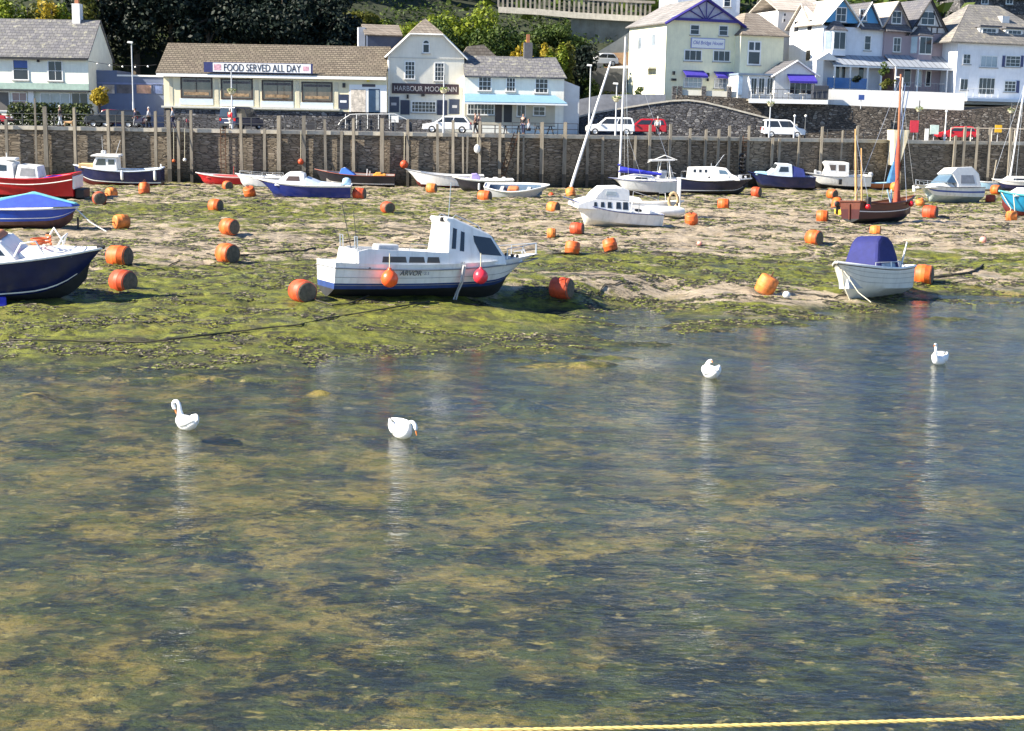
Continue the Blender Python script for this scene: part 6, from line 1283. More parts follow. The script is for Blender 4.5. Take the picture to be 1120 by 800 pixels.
b.window((-8, 100, 11, 122), (0, 0), gl=M('arch_entry', (.12, .11, .10), .6), name='arch_door', v=-.02, sill=False); b.window((13, 101, 30, 120), (1, 1), gl=M('pinkish_glass', (.28, .18, .17), .2), v=-.03); b.pbox('door', (31, 98.5, 37, 125), -.35, -.2, frame_w)
b.pbox('lamp', (40, 62, 42, 68), -.3, 0, black)
u, z = b.pt(84.5, 4.5, 4); cu = b.rect(80.5, 4.5, 89, 28, 4); b.box('chimney', (cu[0], cu[1], zr-1.0, cu[3]), 3.5, 4.5, white_r); b.box('chimney_pot', ((cu[0]+cu[1])/2-.18, (cu[0]+cu[1])/2+.18, cu[3], cu[3]+.7), 3.8, 4.2, M('terracotta', (.35, .14, .07), .8))
# ---- hedge and bush
# ---- blue shed
b = Bld('shed', 'low blue painted building with mural panels between cottage and cafe', 'building', 97.5, 90, 135.5, 0)
bl = render_m('blue_render', (.12, .155, .25)); u1 = b.pt(180, 90)[0]; zt = b.pt(150, 84)[1]; zt2 = b.pt(110, 77)[1]; um = b.pt(128, 80)[0]
b.ext_u('wall', [(0.02, 0), (u1, 0), (u1, zt), (um, zt), (um, zt2), (0.02, zt2)], 0, 5, bl); b.box('parapet', (um+.01, u1, zt, zt+.16), -.1, 5, frame_w)
b.box('band', (0.05, u1, b.pt(150, 92.5)[1], b.pt(150, 91)[1]), -.06, 0, M('blue_band', (.16, .2, .36), .7))
for a in ((112, 92.5, 126, 103), (127, 92.5, 146, 103), (149, 92.5, 166, 103), (168, 92.5, 178, 103)):
    w_ = b.window(a, (0, 0), fr=bl, gl=M('mural_%d' % int(a[0]), {112: (.45, .38, .32), 127: (.10, .09, .10), 149: (.55, .32, .22), 168: (.10, .14, .28)}[int(a[0])], .6, .7, .9), sill=False, fw=.05)
# ---- cafe
b = Bld('cafe', 'long low cream cafe with brown tiled roof and food banner', 'cafe', 179, 95, 133, 0); D = 9
u1 = b.pt(423, 100)[0]; ze = b.pt(300, 81)[1]; zr = b.pt(300, 50, 4.5)[1]; ul = -.05
cr = render_m('cream_cafe_render', (.78, .70, .48))
b.ext_v('wall', [(0, 1.75), (D, 1.75), (D, ze), (D/2, zr-.15), (0, ze)], 0, u1, cr); b.box('plinth', (-.02, u1-.02, 0, 1.75), -.12, D, dark_stone)
b.slabs('roof', [[(ul-.55, -.5, ze-.15), (u1, -.5, ze-.15), (u1, D/2, zr), (ul-.55, D/2, zr)], [(ul-.55, D/2, zr), (u1, D/2, zr), (u1, D+.5, ze-.15), (ul-.55, D+.5, ze-.15)]], .18, tile_brown)
b.box('fascia', (ul-.5, u1, ze-.42, ze-.14), -.52, -.38, frame_w); b.box('ledge', (-.2, b.pt(372, 118)[0], b.pt(280, 119.5)[1], b.pt(280, 117.5)[1]), -.35, 0, M('ledge_grey', (.55, .54, .48), .8))
for i, (a, c, t, bt) in enumerate(((197.5, 232.5, 84.5, 107.5), (241.6, 276.6, 86.2, 109), (286.4, 320.5, 88, 110.3), (329.8, 363.8, 89.8, 111.8))):
    b.window((a, t, c, bt), (1, 0), fr=M('brown_frame', (.035, .022, .018), .5), gl=win_brown, sill=False, fw=.14)
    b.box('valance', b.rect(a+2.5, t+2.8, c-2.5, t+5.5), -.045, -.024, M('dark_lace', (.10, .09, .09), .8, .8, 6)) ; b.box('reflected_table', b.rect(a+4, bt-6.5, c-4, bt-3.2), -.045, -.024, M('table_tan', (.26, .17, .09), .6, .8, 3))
    b.pbox('panel', (a-1, bt+.8, c+.5, bt+7.2), -.05, 0, M('shaded_white_panel', (.55, .62, .72), .6, .08))  # white panels, their bluish shade put into the colour
for a in (187, 237, 281, 325.5, 368): b.pbox('pilaster', (a-2, 85+(a-187)*.03, a+2, 117+(a-187)*.02), -.04, 0, render_m('cream_cafe_render2', (.60, .55, .40))); 
b.pbox('poster', (370, 103.5, 381.5, 119.5), -.05, 0, M('dark_blue_board', (.03, .04, .075), .4)); b.pbox('poster_text', (372, 110, 379, 112.5), -.06, -.05, frame_w)
b.pbox('door_surround', (382, 93, 423, 125), -.10, 0, frame_w); b.pbox('door', (403, 97.5, 415.3, 125), -.12, -.1, M('blue_door', (.02, .05, .10), .4)); b.pbox('door_glass', (411, 98.5, 414.5, 121), -.13, -.12, win_sky); b.pbox('door_glass', (384, 98, 400, 124), -.12, -.1, M('pale_tan_glass', (.55, .48, .40), .2, .5, 4)); b.pbox('door_sign', (396, 92.2, 410.5, 95.2), -.14, -.1, M('dark_sign', (.06, .05, .06), .5))  # left door glazing in mottled pale tan
b.pbox('wall_lamp', (401, 86.5, 404, 89.5), -.3, 0, M('yellow_lamp', (.7, .55, .05), .5)); b.pbox('wall_lamp', (374.5, 91, 377.5, 96), -.25, 0, black)
# banner on the gutter
r = b.rect(223, 69.5, 342, 79.5, -.6); bn = empty('banner', b.root.matrix_basis @ Vector(((r[0]+r[1])/2, -.62, (r[2]+r[3])/2)), (0, 0, b.th), 'white banner with dark blue ends on the cafe gutter reading food served all day', 'banner')
wd, hh = (r[1]-r[0])/2, (r[3]-r[2])/2+.04; mb = MB(); mb.box(-wd, wd, -.02, .02, -hh, hh); mb.build('backing', M('banner_blue', (.02, .03, .13), .6), bn)
f = lambda q: -wd+2*wd*(q-223)/119
mb = MB(); mb.box(f(233), f(340), -.035, -.02, -hh+.05, hh-.05); mb.build('panel', frame_w, bn); text_mesh('lettering', 'FOOD SERVED ALL DAY', .6, M('banner_ink', (.01, .01, .03), .5), bn, (f(287), -.05, 0), width=f(329)-f(245), height=hh*1.45)
for e0, e1, eh in ((234, 242, .28), (331.5, 338, .22)): mb = MB(); mb.box(f(e0), f(e1), -.045, -.035, -eh, eh); mb.build('emblem', M('banner_pink', (.62, .35, .42), .6, .5, 6), bn)
# ---- inn
b = Bld('inn', 'pale gabled inn with dark sign board and arched attic window', 'inn', 424.3, 90, 134, 9); D = 9
ul, u1 = 0, b.pt(507.5, 90)[0]; ze = (b.pt(424.3, 59)[1]+b.pt(507.7, 62.5)[1])/2; hl, hr = b.pt(448.8, 37.5), b.pt(485, 38.5); zh = (hl[1]+hr[1])/2; um = u1/2
k = (zh-ze)/((hl[0]-0+u1-hr[0])/2); za = ze+k*um; hl0, hr0 = (zh-ze)/k, u1-(zh-ze)/k
pal = render_m('grey_cream_render', (.72, .69, .60))
b.ext_u('wall', [(0, 0), (u1, 0), (u1, ze), (hr0, zh), (hl0, zh), (0, ze)], 0, D, pal)
va = (za-zh)/k*.9
o_ = .3; ez = ze-.3*k
b.slabs('roof', [[(-.3, -.3, ez), (hl0, -.3, zh+.06), (um, va, za+.06), (um, D, za+.06)], [(-.3, -.3, ez), (um, D, za+.06), (um, D+.2, za+.06), (-.3, D+.2, ez)], [(u1+.3, -.3, ez), (u1+.3, D+.2, ez), (um, D+.2, za+.06), (um, va, za+.06)], [(u1+.3, -.3, ez), (um, va, za+.06), (hr0, -.3, zh+.06), (hr0+.01, -.3, zh+.05)], [(hl0, -.3, zh+.06), (hr0, -.3, zh+.06), (um, va, za+.06), (um-.01, va, za+.06)]], .10, slate_brown)
mb = MB()
for a, c in (((-.3, ez-.02), (hl0, zh)), ((hr0, zh), (u1+.3, ez-.02)), ((hl0, zh), (hr0, zh))): mb.tube([(a[0], -.34, a[1]), (c[0], -.34, c[1])], .08, 4)
mb.build('bargeboard', frame_w, b.root)
b.box('string_course', (.02, u1-.02, b.pt(465, 64)[1]-.04, b.pt(465, 64)[1]+.05), -.05, 0, render_m('string_course', (.5, .49, .45)))
b.window((462, 48, 470, 58.5), (0, 0)); r = b.rect(462, 41.5, 470, 48); cx = (r[0]+r[1])/2; rad = (r[1]-r[0])/2; mb = MB(); mb.prism([(cx+rad*math.cos(a), r[2]+rad*math.sin(a)) for a in [math.pi*i/10 for i in range(11)]], -.06, 0); w_ = mb.build('arch_head', frame_w, b.root); mb = MB(); mb.prism([(cx+rad*.75*math.cos(a), r[2]+.03+rad*.75*math.sin(a)) for a in [math.pi*i/10 for i in range(11)]], -.07, -.06); mb.build('pane', win_dark, w_)
b.window((442.5, 67, 454, 87), (2, 3)); b.window((475, 68.5, 486, 89), (2, 3))
r = b.rect(428.7, 91.8, 502, 103, -.15); sg = empty('pub_sign', b.root.matrix_basis @ Vector(((r[0]+r[1])/2, -.1, (r[2]+r[3])/2)), (0, 0, b.th), 'long maroon black name board with pale letters across the inn front', 'sign'); wd, hh = (r[1]-r[0])/2, (r[3]-r[2])/2
mb = MB(); mb.box(-wd, wd, -.05, .05, -hh, hh); mb.build('board', M('maroon_black', (.035, .018, .025), .5), sg); text_mesh('lettering', 'HARBOUR MOON INN', .6, M('silver_letters', (.42, .40, .40), .4), sg, (0, -.065, 0), width=wd*1.86, height=hh*1.0)
for px in ((424.8, 106, 436.5, 123), (491.5, 108.8, 502.8, 125)): w_ = b.pbox('menu_board', px, -.07, 0, M('dark_blue_board')); q = b.rect(px[0]+3, px[1]+6.5, px[2]-3, px[1]+9.5); b.box('board_print', q, -.08, -.07, M('pale_print', (.45, .45, .48), .6), w_)
b.pbox('door', (438, 109.7, 448, 125.5), -.08, 0, M('dark_navy_door', (.02, .025, .055), .4)); b.pbox('door', (478, 109.8, 489.3, 126), -.08, 0, M('dark_navy_door')); b.window((449.8, 110.8, 477, 123.5), (6, 2), sill=True)
for px in ((445, 103.5, 447, 108), (461, 102.5, 464.5, 105.5)): b.pbox('wall_lamp', px, -.35, 0, black)
b.pbox('downpipe', (424.6, 62, 425.8, 128), -.1, 0, frame_w)
# steps and dark terrace wall in front of the inn and cafe door
b2 = Bld('terrace_wall', 'low dark stone terrace wall with white handrails in front of the inn', 'wall', 370, 130, 130.5, 0)
b2.box('wall', (0, b2.pt(472, 130)[0], 0, 1.15), 0, .4, dark_stone)
mb = MB(); q = [b2.pt(x, y, -.1) for x, y in ((370, 137), (373, 132), (383, 125.5), (392, 125), (432, 125), (445, 131), (446, 148))]; mb.tube([(u, -.1, z) for u, z in q], .04, 6)
for x in (378, 390, 402, 414, 426): u, z = b2.pt(x, 125, -.1); mb.tube([(u, -.1, z), (u, -.1, .2)], .03, 5)
mb.build('handrail', M('white_rail', (.7, .7, .68), .4), b2.root)
# ---- wing behind the inn
b = Bld('house', 'low slate roofed house with white chimney peeping out left behind the inn', 'house', 402, 45, 141, 13, z0=QZ+4)
zr_ = b.pt(420, 27.5, 2)[1]; ze_ = b.pt(420, 38)[1]; u1 = b.pt(440, 40)[0]; ul_ = b.pt(402, 45)[0]
b.ext_v('wall', [(0, 0), (5, 0), (5, ze_), (2.5, zr_-.1), (0, ze_)], 0, u1, M('dark_blue_wall', (.06, .08, .13), .7)); b.slabs('roof', [[(-.3, -.3, ze_-.1), (u1, -.3, ze_-.1), (u1, 2.5, zr_), (-.3, 2.5, zr_)], [(-.3, 2.5, zr_), (u1, 2.5, zr_), (u1, 5.3, ze_-.1), (-.3, 5.3, ze_-.1)]], .12, slate_brown)
r = b.rect(392, 30, 399.5, 54, 1); b.box('chimney', (r[0], r[1], 0, r[3]), 1, 1.9, render_m('grey_white_render', (.5, .51, .53)))
# ---- blue awning cottage
b = Bld('cottage', 'white cottage with pale blue awning right of the gabled inn', 'cottage', 507.5, 95, 133, 5); D = 8
u1 = b.pt(617, 95)[0]; ze = (b.pt(510, 81.5)[1]+b.pt(610, 85)[1])/2; zr = b.pt(575, 63, 4)[1]; uh = b.pt(607.8, 63.5, 4)[0]; ur = b.pt(542, 62.5, 4)[0]
b.box('wall', (0.02, u1, 0, ze), 0, D, render_m('off_white_render', (.80, .79, .70)))
b.slabs('roof', [[(0, -.35, ze-.15), (u1+.2, -.35, ze-.15), (uh, D/2, zr), (0, D/2, zr)], [(0, D/2, zr), (uh, D/2, zr), (u1+.2, D+.3, ze-.15), (0, D+.3, ze-.15)], [(u1+.2, -.35, ze-.15), (u1+.2, D+.3, ze-.15), (uh, D/2, zr), (uh-.01, D/2, zr)]], .12, slate)
ra = b.pt(529, 49, 5); r0 = b.pt(511, 62, 5); r1 = b.pt(545, 63.5, 5)
b.ext_u('rear_gable', [(r0[0], ze), (r1[0], ze), (r1[0], r1[1]), (ra[0], ra[1]), (ra[0]-1.6, ra[1]-.2), (r0[0]-.6, r0[1])], 5, 8, slate_brown)
r = b.rect(573, 47, 582, 63, 4); b.box('chimney', (r[0], r[1], zr-.8, r[3]), 3.6, 4.5, M('slate_hung', (.10, .10, .11), .8)); b.box('chimney_pot', (r[0]+.25, r[1]-.25, r[3], r[3]+.8), 3.9, 4.25, M('terracotta'))
for w_ in ((523, 84, 537.7, 99.8), (553.4, 84.8, 564, 100.6), (585, 86, 599.7, 102.2)): b.window(w_, (2, 2))
za_ = b.pt(560, 104)[1]; zb_ = b.pt(560, 112.5, -1.8)[1]; u9 = b.pt(607, 104)[0]; aw = M('pale_blue_awning', (.17, .31, .43), .7, .08)
b.slabs('awning', [[(.0, -1.8, zb_), (u9+1.0, -1.8, zb_), (u9, -.02, za_), (.0, -.02, za_)]], .08, aw); b.box('awning_valance', (0, u9+1.0, zb_-.18, zb_-.04), -1.84, -1.78, frame_w)
b.window((511, 113.5, 541, 126), (7, 1), v=-.03); b.pbox('door', (541.5, 114, 549, 134), -.04, 0, M('dark_door', (.05, .035, .03), .5)); b.pbox('door', (551, 115, 560, 134), -.04, 0, M('doorway', (.03, .03, .03), .6)); b.window((565, 114.5, 575, 128), (1, 0), v=-.02); b.window((583, 116.5, 596.5, 127), (1, 1), v=-.02)
b.pbox('ground_wall', (.5+507.5, 113, 607, 137), -.02, 0, render_m('buff_render', (.50, .46, .36)))
w1 = b.pt(634.5, 94)[0]; b.ext_u('lean_to', [(u1, 0), (w1, 0), (w1, b.pt(634, 95)[1]), (u1, b.pt(617, 88)[1])], .3, 5, render_m('pale_grey_render', (.60, .60, .58)))  # lean-to in an even pale grey render
for k_, (px, lab) in enumerate(((534, 'dark picnic table below the long awning window'), (560, 'dark picnic table outside the awning cottage doorway'), (595, 'dark picnic table right end of the awning cottage'))):
    c = at(px, 147, 124); o = empty('picnic_table', (c.x, c.y, QZ), (0, 0, R(10*k_)), lab, 'picnic table', 'picnic tables outside the cottages'); mb = MB(); mb.box(-.9, .9, -.4, .4, .70, .76); mb.build('tabletop', M('dark_table', (.07, .06, .055), .7), o)
    for y in (-.75, .75): mb = MB(); mb.box(-.9, .9, y-.14, y+.14, .42, .47); mb.build('seat', M('dark_table'), o)
    for x in (-.6, .6): mb = MB(); mb.slab([(x-.04, -.8, 0), (x+.04, -.8, 0), (x+.04, -.2, .7), (x-.04, -.2, .7)], .06); mb.slab([(x-.04, .8, 0), (x+.04, .8, 0), (x+.04, .2, .7), (x-.04, .2, .7)], .06); mb.box(x-.035, x+.035, -.8, .8, .38, .42); mb.build('leg', M('dark_table'), o)
# ---- ramp wall and ground terrace
def wall_poly(name, pts, base, Y, th, mat, label, cat='wall', cap=None, capm=None):
    Ys = Y if isinstance(Y, list) else [Y]*len(pts); Y = Ys[0]; P = [at(px, py, y_) for (px, py), y_ in zip(pts, Ys)]; o = empty(name, (P[0].x, Y, base), (0, 0, 0), label, cat); mb = MB()
    for a, c in zip(P, P[1:]): mb.hexa([(a.x-P[0].x, 0, 0), (c.x-P[0].x, 0, 0), (c.x-P[0].x, th, 0), (a.x-P[0].x, th, 0)], [(a.x-P[0].x, 0, a.z-base), (c.x-P[0].x, 0, c.z-base), (c.x-P[0].x, th, c.z-base), (a.x-P[0].x, th, a.z-base)])
    mb.build('wall_face', mat, o)
    if cap:
        mb = MB()
        for a, c in zip(P, P[1:]): mb.hexa([(a.x-P[0].x, -.1, a.z-base), (c.x-P[0].x, -.1, c.z-base), (c.x-P[0].x, th+.1, c.z-base), (a.x-P[0].x, th+.1, a.z-base)], [(a.x-P[0].x, -.1, a.z-base+cap), (c.x-P[0].x, -.1, c.z-base+cap), (c.x-P[0].x, th+.1, c.z-base+cap), (a.x-P[0].x, th+.1, a.z-base+cap)])
        mb.build('wall_coping', capm or concrete, o)
    return o
wall_poly('ramp_wall', [(596, 133.5), (625, 131), (645, 125.5), (680, 119.5), (712, 114.3), (735, 111.3), (752, 110.6), (770, 112.8), (790, 117.5), (840, 130.5), (872, 138)], QZ, 138.5, .5, dark_stone, 'dark stone wall with pale coping rising to a peak below the cream house', cap=.16)
wall_poly('upper_ramp_wall', [(618, 112), (660, 103.5), (690, 103.5), (728, 103.5)], QZ, 143.8, .4, M('grey_blue_render', (.22, .23, .26), .9, .25, 1.5), 'grey blue wall behind the rising ramp left of the cream house')
wall_poly('retaining_wall', [(740, 104.2), (775, 105), (820, 108), (905, 114.5), (940, 116.5), (1035, 121.5), (1090, 116), (1180, 118)], QZ, [143.6, 143.6, 143.7, 144, 145.4, 148.6, 150.2, 152], .6, M_stone('brown_stone', ((.09, .075, .06), (.19, .16, .13), (.30, .27, .23)), .42, .2, dirt=.5, dirtcol=(.045, .043, .04), axes='xyz'), 'tall brown stone retaining wall below the terrace of houses')
mb = MB(); tz = at(780, 105, 144).z-.1; tf = [(14.5, 144.1), (33, 144.4), (36.8, 145.8), (46.5, 149.1), (52.5, 150.7), (95, 155)]
for (xa, ya), (xb, yb) in zip(tf, tf[1:]): mb.hexa([(xa, ya, QZ), (xb, yb, QZ), (xb, 172, QZ), (xa, 172, QZ)], [(xa, ya, tz-.5), (xb, yb, tz-.5), (xb, 172, tz), (xa, 172, tz)])
tag(mb.build('terrace_ground', asphalt), kind='structure')
wall_poly('garden_wall', [(905, 97.8), (940, 99), (1003, 101.5), (1040, 103.5)], at(970, 121, 145.5).z-.3, [144.15, 145.5, 147.65, 148.8], .25, white_r, 'long white rendered garden wall below the verandahs')
# ---- cream house with fan gable
b = Bld('guest_house', 'tall cream house with purple gable fan and purple awnings', 'house', 728, 60, 147, 22, z0=at(760, 106, 147).z); D = 8.6
u1 = b.pt(808.5, 60)[0]; um = u1/2; ze = (b.pt(731, 23.6)[1]+b.pt(809, 27)[1])/2; za = b.pt(771, -1)[1]
yel = render_m('cream_yellow_render', (.82, .79, .56)); purp = M('purple_trim', (.035, .025, .20), .6)
b.ext_u('wall', [(0, -1), (u1, -1), (u1, ze), (um, za-.15), (0, ze)], 0, D, yel)
ko = (za-ze)/um; b.slabs('roof', [[(-.4, -.45, ze-.4*ko), (um, -.45, za), (um, D+.2, za), (-.4, D+.2, ze-.4*ko)], [(um, -.45, za), (u1+.4, -.45, ze-.4*ko), (u1+.4, D+.2, ze-.4*ko), (um, D+.2, za)]], .12, M_brick('gable_slate', (.22, .21, .21), (.32, .30, .29), (.12, .12, .12), .4, .28, .02, axes='xyz', bump=.3))
mb = MB(); bz = .17
for a, c in (((-.4, ze-.4*ko-.06), (um, za-.04)), ((um, za-.04), (u1+.4, ze-.4*ko-.06))): mb.tube([(a[0], -.5, a[1]), (c[0], -.5, c[1])], .15, 4)
zt = ze+.25; mb.box(.25*um/ (za-ze)+.1, u1-.25*um/(za-ze)-.1, -.5, -.36, zt-.14, zt+.14)
for ang in (25, 55, 90, 125, 155): 
    dx, dz = math.cos(R(ang)), math.sin(R(ang)); L_ = (za-zt)/(dz+abs(dx)*ko)*.96; mb.tube([(um, -.42, zt), (um+dx*L_, -.42, zt+dz*L_)], .06, 4)
mb.build('gable_fan', purp, b.root); b.ext_u('gable_board', [(.4, zt+.12), (u1-.4, zt+.12), (um, za-.3)], -.3, -.02, M('lilac_board', (.38, .38, .48), .7))
for w_ in ((754.6, 27, 765, 38.5), (786, 28, 796.2, 39.5)): b.window(w_, (0, 1))
for w_ in ((748, 54.5, 767.5, 67), (779.6, 55.2, 798.5, 67.8)): b.window(w_, (2, 0), fw=.11)
r = b.rect(756, 42, 793, 53.6, -.12); sg = empty('house_sign', b.root.matrix_basis @ Vector(((r[0]+r[1])/2, -.08, (r[2]+r[3])/2)), (0, 0, b.th), 'white rectangular name sign with blue lettering on the cream house', 'sign'); wd, hh = (r[1]-r[0])/2, (r[3]-r[2])/2
mb = MB(); mb.box(-wd, wd, -.03, .05, -hh, hh); mb.build('board', M('sign_blue_edge', (.25, .28, .55), .5), sg); mb = MB(); mb.box(-wd+.08, wd-.08, -.045, -.03, -hh+.08, hh-.08); mb.build('panel', frame_w, sg); text_mesh('lettering', 'Old Bridge House', .5, M('sign_ink', (.12, .14, .45), .5), sg, (0, -.055, 0), width=wd*1.75, height=hh*.9, shear=.15)
def awning(b, px, py0, px1, py1, out=.9, mat=None):
    r = b.rect(px, py0, px1, py1); o = b.slabs('awning', [[(r[0], -out, r[2]+.12), (r[1], -out, r[2]+.12), (r[1]-.05, -.02, r[3]), (r[0]+.05, -.02, r[3])]], .06, mat or M('purple_awning', (.05, .035, .33), .75)); b.box('valance', (r[0], r[1], r[2]-.08, r[2]+.14), -out-.03, -out+.02, mat or M('purple_awning'), o)
awning(b, 746, 77.5, 770, 84.5); awning(b, 780, 79, 803.5, 85.5)
b.window((747.5, 84.5, 768, 96), (3, 1), gl=win_sky); b.window((781, 85.5, 799, 97), (3, 1), gl=win_sky)
for px in ((736.5, 78, 738.5, 82), (774, 80, 776, 84), (774, 86, 775.5, 89), (803.5, 87.5, 805, 91), (735, 86, 740, 88.5)): b.pbox('wall_lamp', px, -.2, 0, black)
mb = MB(); mb.box(-.03, 0.0, 2.2, 3.6, 0, 2.6); w_ = mb.build('side_door', M('pale_door', (.6, .58, .45), .6), b.root)
mb = MB(); mb.box(-.9, 0.0, 2.0, 3.9, 2.9, 3.1); mb.build('side_canopy', white_r, b.root)
for vv, zz in ((2.2, 5.2), (5.4, 5.0)): mb = MB(); mb.box(-.05, 0, vv, vv+1.0, zz, zz+1.4); w_ = mb.build('side_window', frame_w, b.root); mb = MB(); mb.box(-.07, -.05, vv+.1, vv+.9, zz+.1, zz+1.3); mb.build('pane', win_sky, w_)
# side wall is nearly white
fw = wall_poly('front_garden_wall', [(741, 98), (806, 100.5)], at(770, 105, 144.2).z-.1, 144.4, .2, render_m('pale_panel', (.62, .60, .52)), 'low pale panel wall with stone piers before the cream house')
mb = MB()
for px in (738, 744, 770, 798): a = at(px, 94.5, 144.3); mb.box(a.x-.22-fw.location.x, a.x+.22-fw.location.x, -.2, .3, -.3, a.z-fw.location.z)
mb.build('pier', dark_stone, fw)
# ---- cream extension
b = Bld('house', 'cream hip roofed house with one tall sash window', 'house', 809.5, 60, 149, 22, z0=tz); D = 8
u1 = b.pt(856.5, 60)[0]; ze = b.pt(835, 38.5)[1]; ra, rb = b.pt(816, 15, 3.5), b.pt(829, 15.5, 3.5)
b.box('wall', (0, u1, -.5, ze), 0, D, render_m('cream_render2', (.80, .76, .54)))
z_ = (ra[1]+rb[1])/2; b.slabs('roof', [[(-.1, -.4, ze-.1), (u1+.5, -.4, ze-.1), (rb[0], 3.5, z_), (ra[0], 3.5, z_)], [(u1+.5, -.4, ze-.1), (u1+.5, D+.3, ze-.1), (rb[0], 4.5, z_), (rb[0], 3.5, z_)], [(-.1, D+.3, ze-.1), (-.1, -.4, ze-.1), (ra[0], 3.5, z_), (ra[0], 4.5, z_)], [(u1+.5, D+.3, ze-.1), (-.1, D+.3, ze-.1), (ra[0], 4.5, z_), (rb[0], 4.5, z_)]], .12, slate_brown)
b.window((817.5, 45, 832, 71.5), (0, 0), fw=.14); r = b.rect(817.5, 45, 832, 71.5); b.box('transom', (r[0]+.1, r[1]-.1, r[3]-1.15, r[3]-.95), -.05, -.02, frame_w); b.box('mullion', ((r[0]+r[1])/2-.07, (r[0]+r[1])/2+.07, r[3]-1.0, r[3]-.1), -.05, -.02, frame_w)
# ---- glazed bar with little gable
b = Bld('garden_room', 'low glazed garden room with white gable and purple awning', 'garden room', 807.5, 92, 146, 12, z0=tz-.1)
zt = b.pt(825, 80.5)[1]; u1 = b.pt(845, 92)[0]; ug0, ug1 = b.pt(846, 92)[0], b.pt(891, 92)[0]; ap = b.pt(867, 67.5); ev = b.pt(868, 82)[1]; ugm = (ug0+ug1)/2
b.box('wall', (0, u1, 0, zt-.2), 0.05, 4, white_r); b.box('flat_roof', (-.1, u1, zt-.2, zt), -.2, 4, M('grey_roof_edge', (.20, .26, .34), .6)); b.pbox('blue_pier', (807.5, 83, 812, 104), -.15, .05, M('pale_blue_pier', (.40, .52, .64), .7))
for a in (820.5, 829, 838): b.window((a, 85, a+7.6, 104), (1, 0), sill=False)
b.ext_u('gable', [(ug0, 0), (ug1, 0), (ug1, ev), (ugm, ap[1]), (ug0, ev)], -.3, 4, white_r); kk = (ap[1]-ev)/(ugm-ug0)
b.slabs('gable_roof', [[(ug0-.5, -.55, ev-.5*kk), (ugm, -.55, ap[1]+.08), (ugm, 4.2, ap[1]+.08), (ug0-.5, 4.2, ev-.5*kk)], [(ugm, -.55, ap[1]+.08), (ug1+.3, -.55, ev-.3*kk), (ug1+.3, 4.2, ev-.3*kk), (ugm, 4.2, ap[1]+.08)]], .1, slate_dark)
mb = MB(); mb.tube([(ug0-.5, -.6, ev-.5*kk), (ugm, -.6, ap[1]+.06), (ug1+.3, -.6, ev-.3*kk)], .09, 4); mb.build('bargeboard', frame_w, b.root)
r = b.rect(860, 81.8, 890, 90.5, -.3); o = b.slabs('awning', [[(r[0], -1.3, r[2]+.1), (r[1], -1.3, r[2]+.1), (r[1]-.05, -.32, r[3]), (r[0]+.05, -.32, r[3])]], .06, M('purple_awning')); b.box('valance', (r[0], r[1], r[2]-.1, r[2]+.12), -1.33, -1.28, M('purple_awning'), o)
b.window((863, 90.5, 888, 104), (3, 0), v=-.32, sill=False)
dk = Bld('deck', 'white fronted timber deck with tables and glass rail on the stone wall', 'deck', 819, 108, 142.4, 2, z0=at(860, 110, 142.4).z); e = dk.pt(905.5, 108)[0]
dk.box('deck_floor', (0, e, -.1, .08), 0.0, 2.6, timber); dk.box('deck_fascia', (0, e, -.32, .12), -.12, 0, frame_w); dk.rail('deck_rail', [(0, 0.05, .1), (e, 0.05, .1)], 1.0, dark_steel, 14)
for i in range(5): mb = MB(); x = 1.0+i*1.5; mb.box(x, x+.7, .9, 1.6, .7, .75); mb.tube([(x+.35, 1.25, .1), (x+.35, 1.25, .7)], .04, 6); tq = mb.build('cafe_table', M('pale_table', (.55, .53, .48), .6), None, loc=dk.root.location, rot=dk.root.rotation_euler); tag(tq, 'small pale cafe table behind the deck rail beside the purple awning', 'table', 'cafe tables on the deck')
mb = MB(); mb.tube([(.4, .8, .1), (.4, .8, .9)], .04, 6); mb.lathe([(.02, 0), (.12, .15), (.17, 1.1), (.05, 1.55), (.01, 1.6)], 8, 0, Matrix.Translation((.4, .8, .8)) @ Matrix.Rotation(R(-14), 4, 'Y')); tag(mb.build('parasol', M('white_canvas2', (.75, .75, .73), .8), None, loc=dk.root.location, rot=dk.root.rotation_euler), 'closed white parasol leaning at the left end of the deck', 'parasol')
a = at(897, 98, 143.2); mb = MB(); mb.box(-.8, .8, -.4, .4, 0, 1.4); o = mb.build('store_box', M('black_box', (.03, .035, .05), .6), None, loc=(a.x, a.y, tz-.1)); o.modifiers.new('bevel', 'BEVEL').width = .06; tag(o, 'black box store between the deck and the verandah', 'store box')
# ---- terrace of four gabled houses, two pairs
def gable(b, px0, pxa, px1, pya, pye, v0, v1, mat, roofm, trim, win, name='gable', wv=0):
    a, c = b.pt(px0, pye, v0), b.pt(px1, pye, v0); ap = b.pt(pxa, pya, v0); ze = (a[1]+c[1])/2
    b.ext_u(name, [(a[0], ze), (c[0], ze), ((a[0]+c[0])/2, ap[1])], v0, v1, mat); um = (a[0]+c[0])/2; k = (ap[1]-ze)/(um-a[0])
    b.slabs(name+'_roof', [[(a[0]-.3, v0-.35, ze-.3*k), (um, v0-.35, ap[1]+.06), (um, v1, ap[1]+.06), (a[0]-.3, v1, ze-.3*k)], [(um, v0-.35, ap[1]+.06), (c[0]+.3, v0-.35, ze-.3*k), (c[0]+.3, v1, ze-.3*k), (um, v1, ap[1]+.06)]], .1, roofm)
    mb = MB(); mb.tube([(a[0]-.3, v0-.4, ze-.3*k), (um, v0-.4, ap[1]+.03), (c[0]+.3, v0-.4, ze-.3*k)], .09, 4); mb.build('bargeboard', trim, b.root)
    b.window(win, (1, 1), v=v0, fw=.1); return ze, (a[0], c[0], um, ap[1])
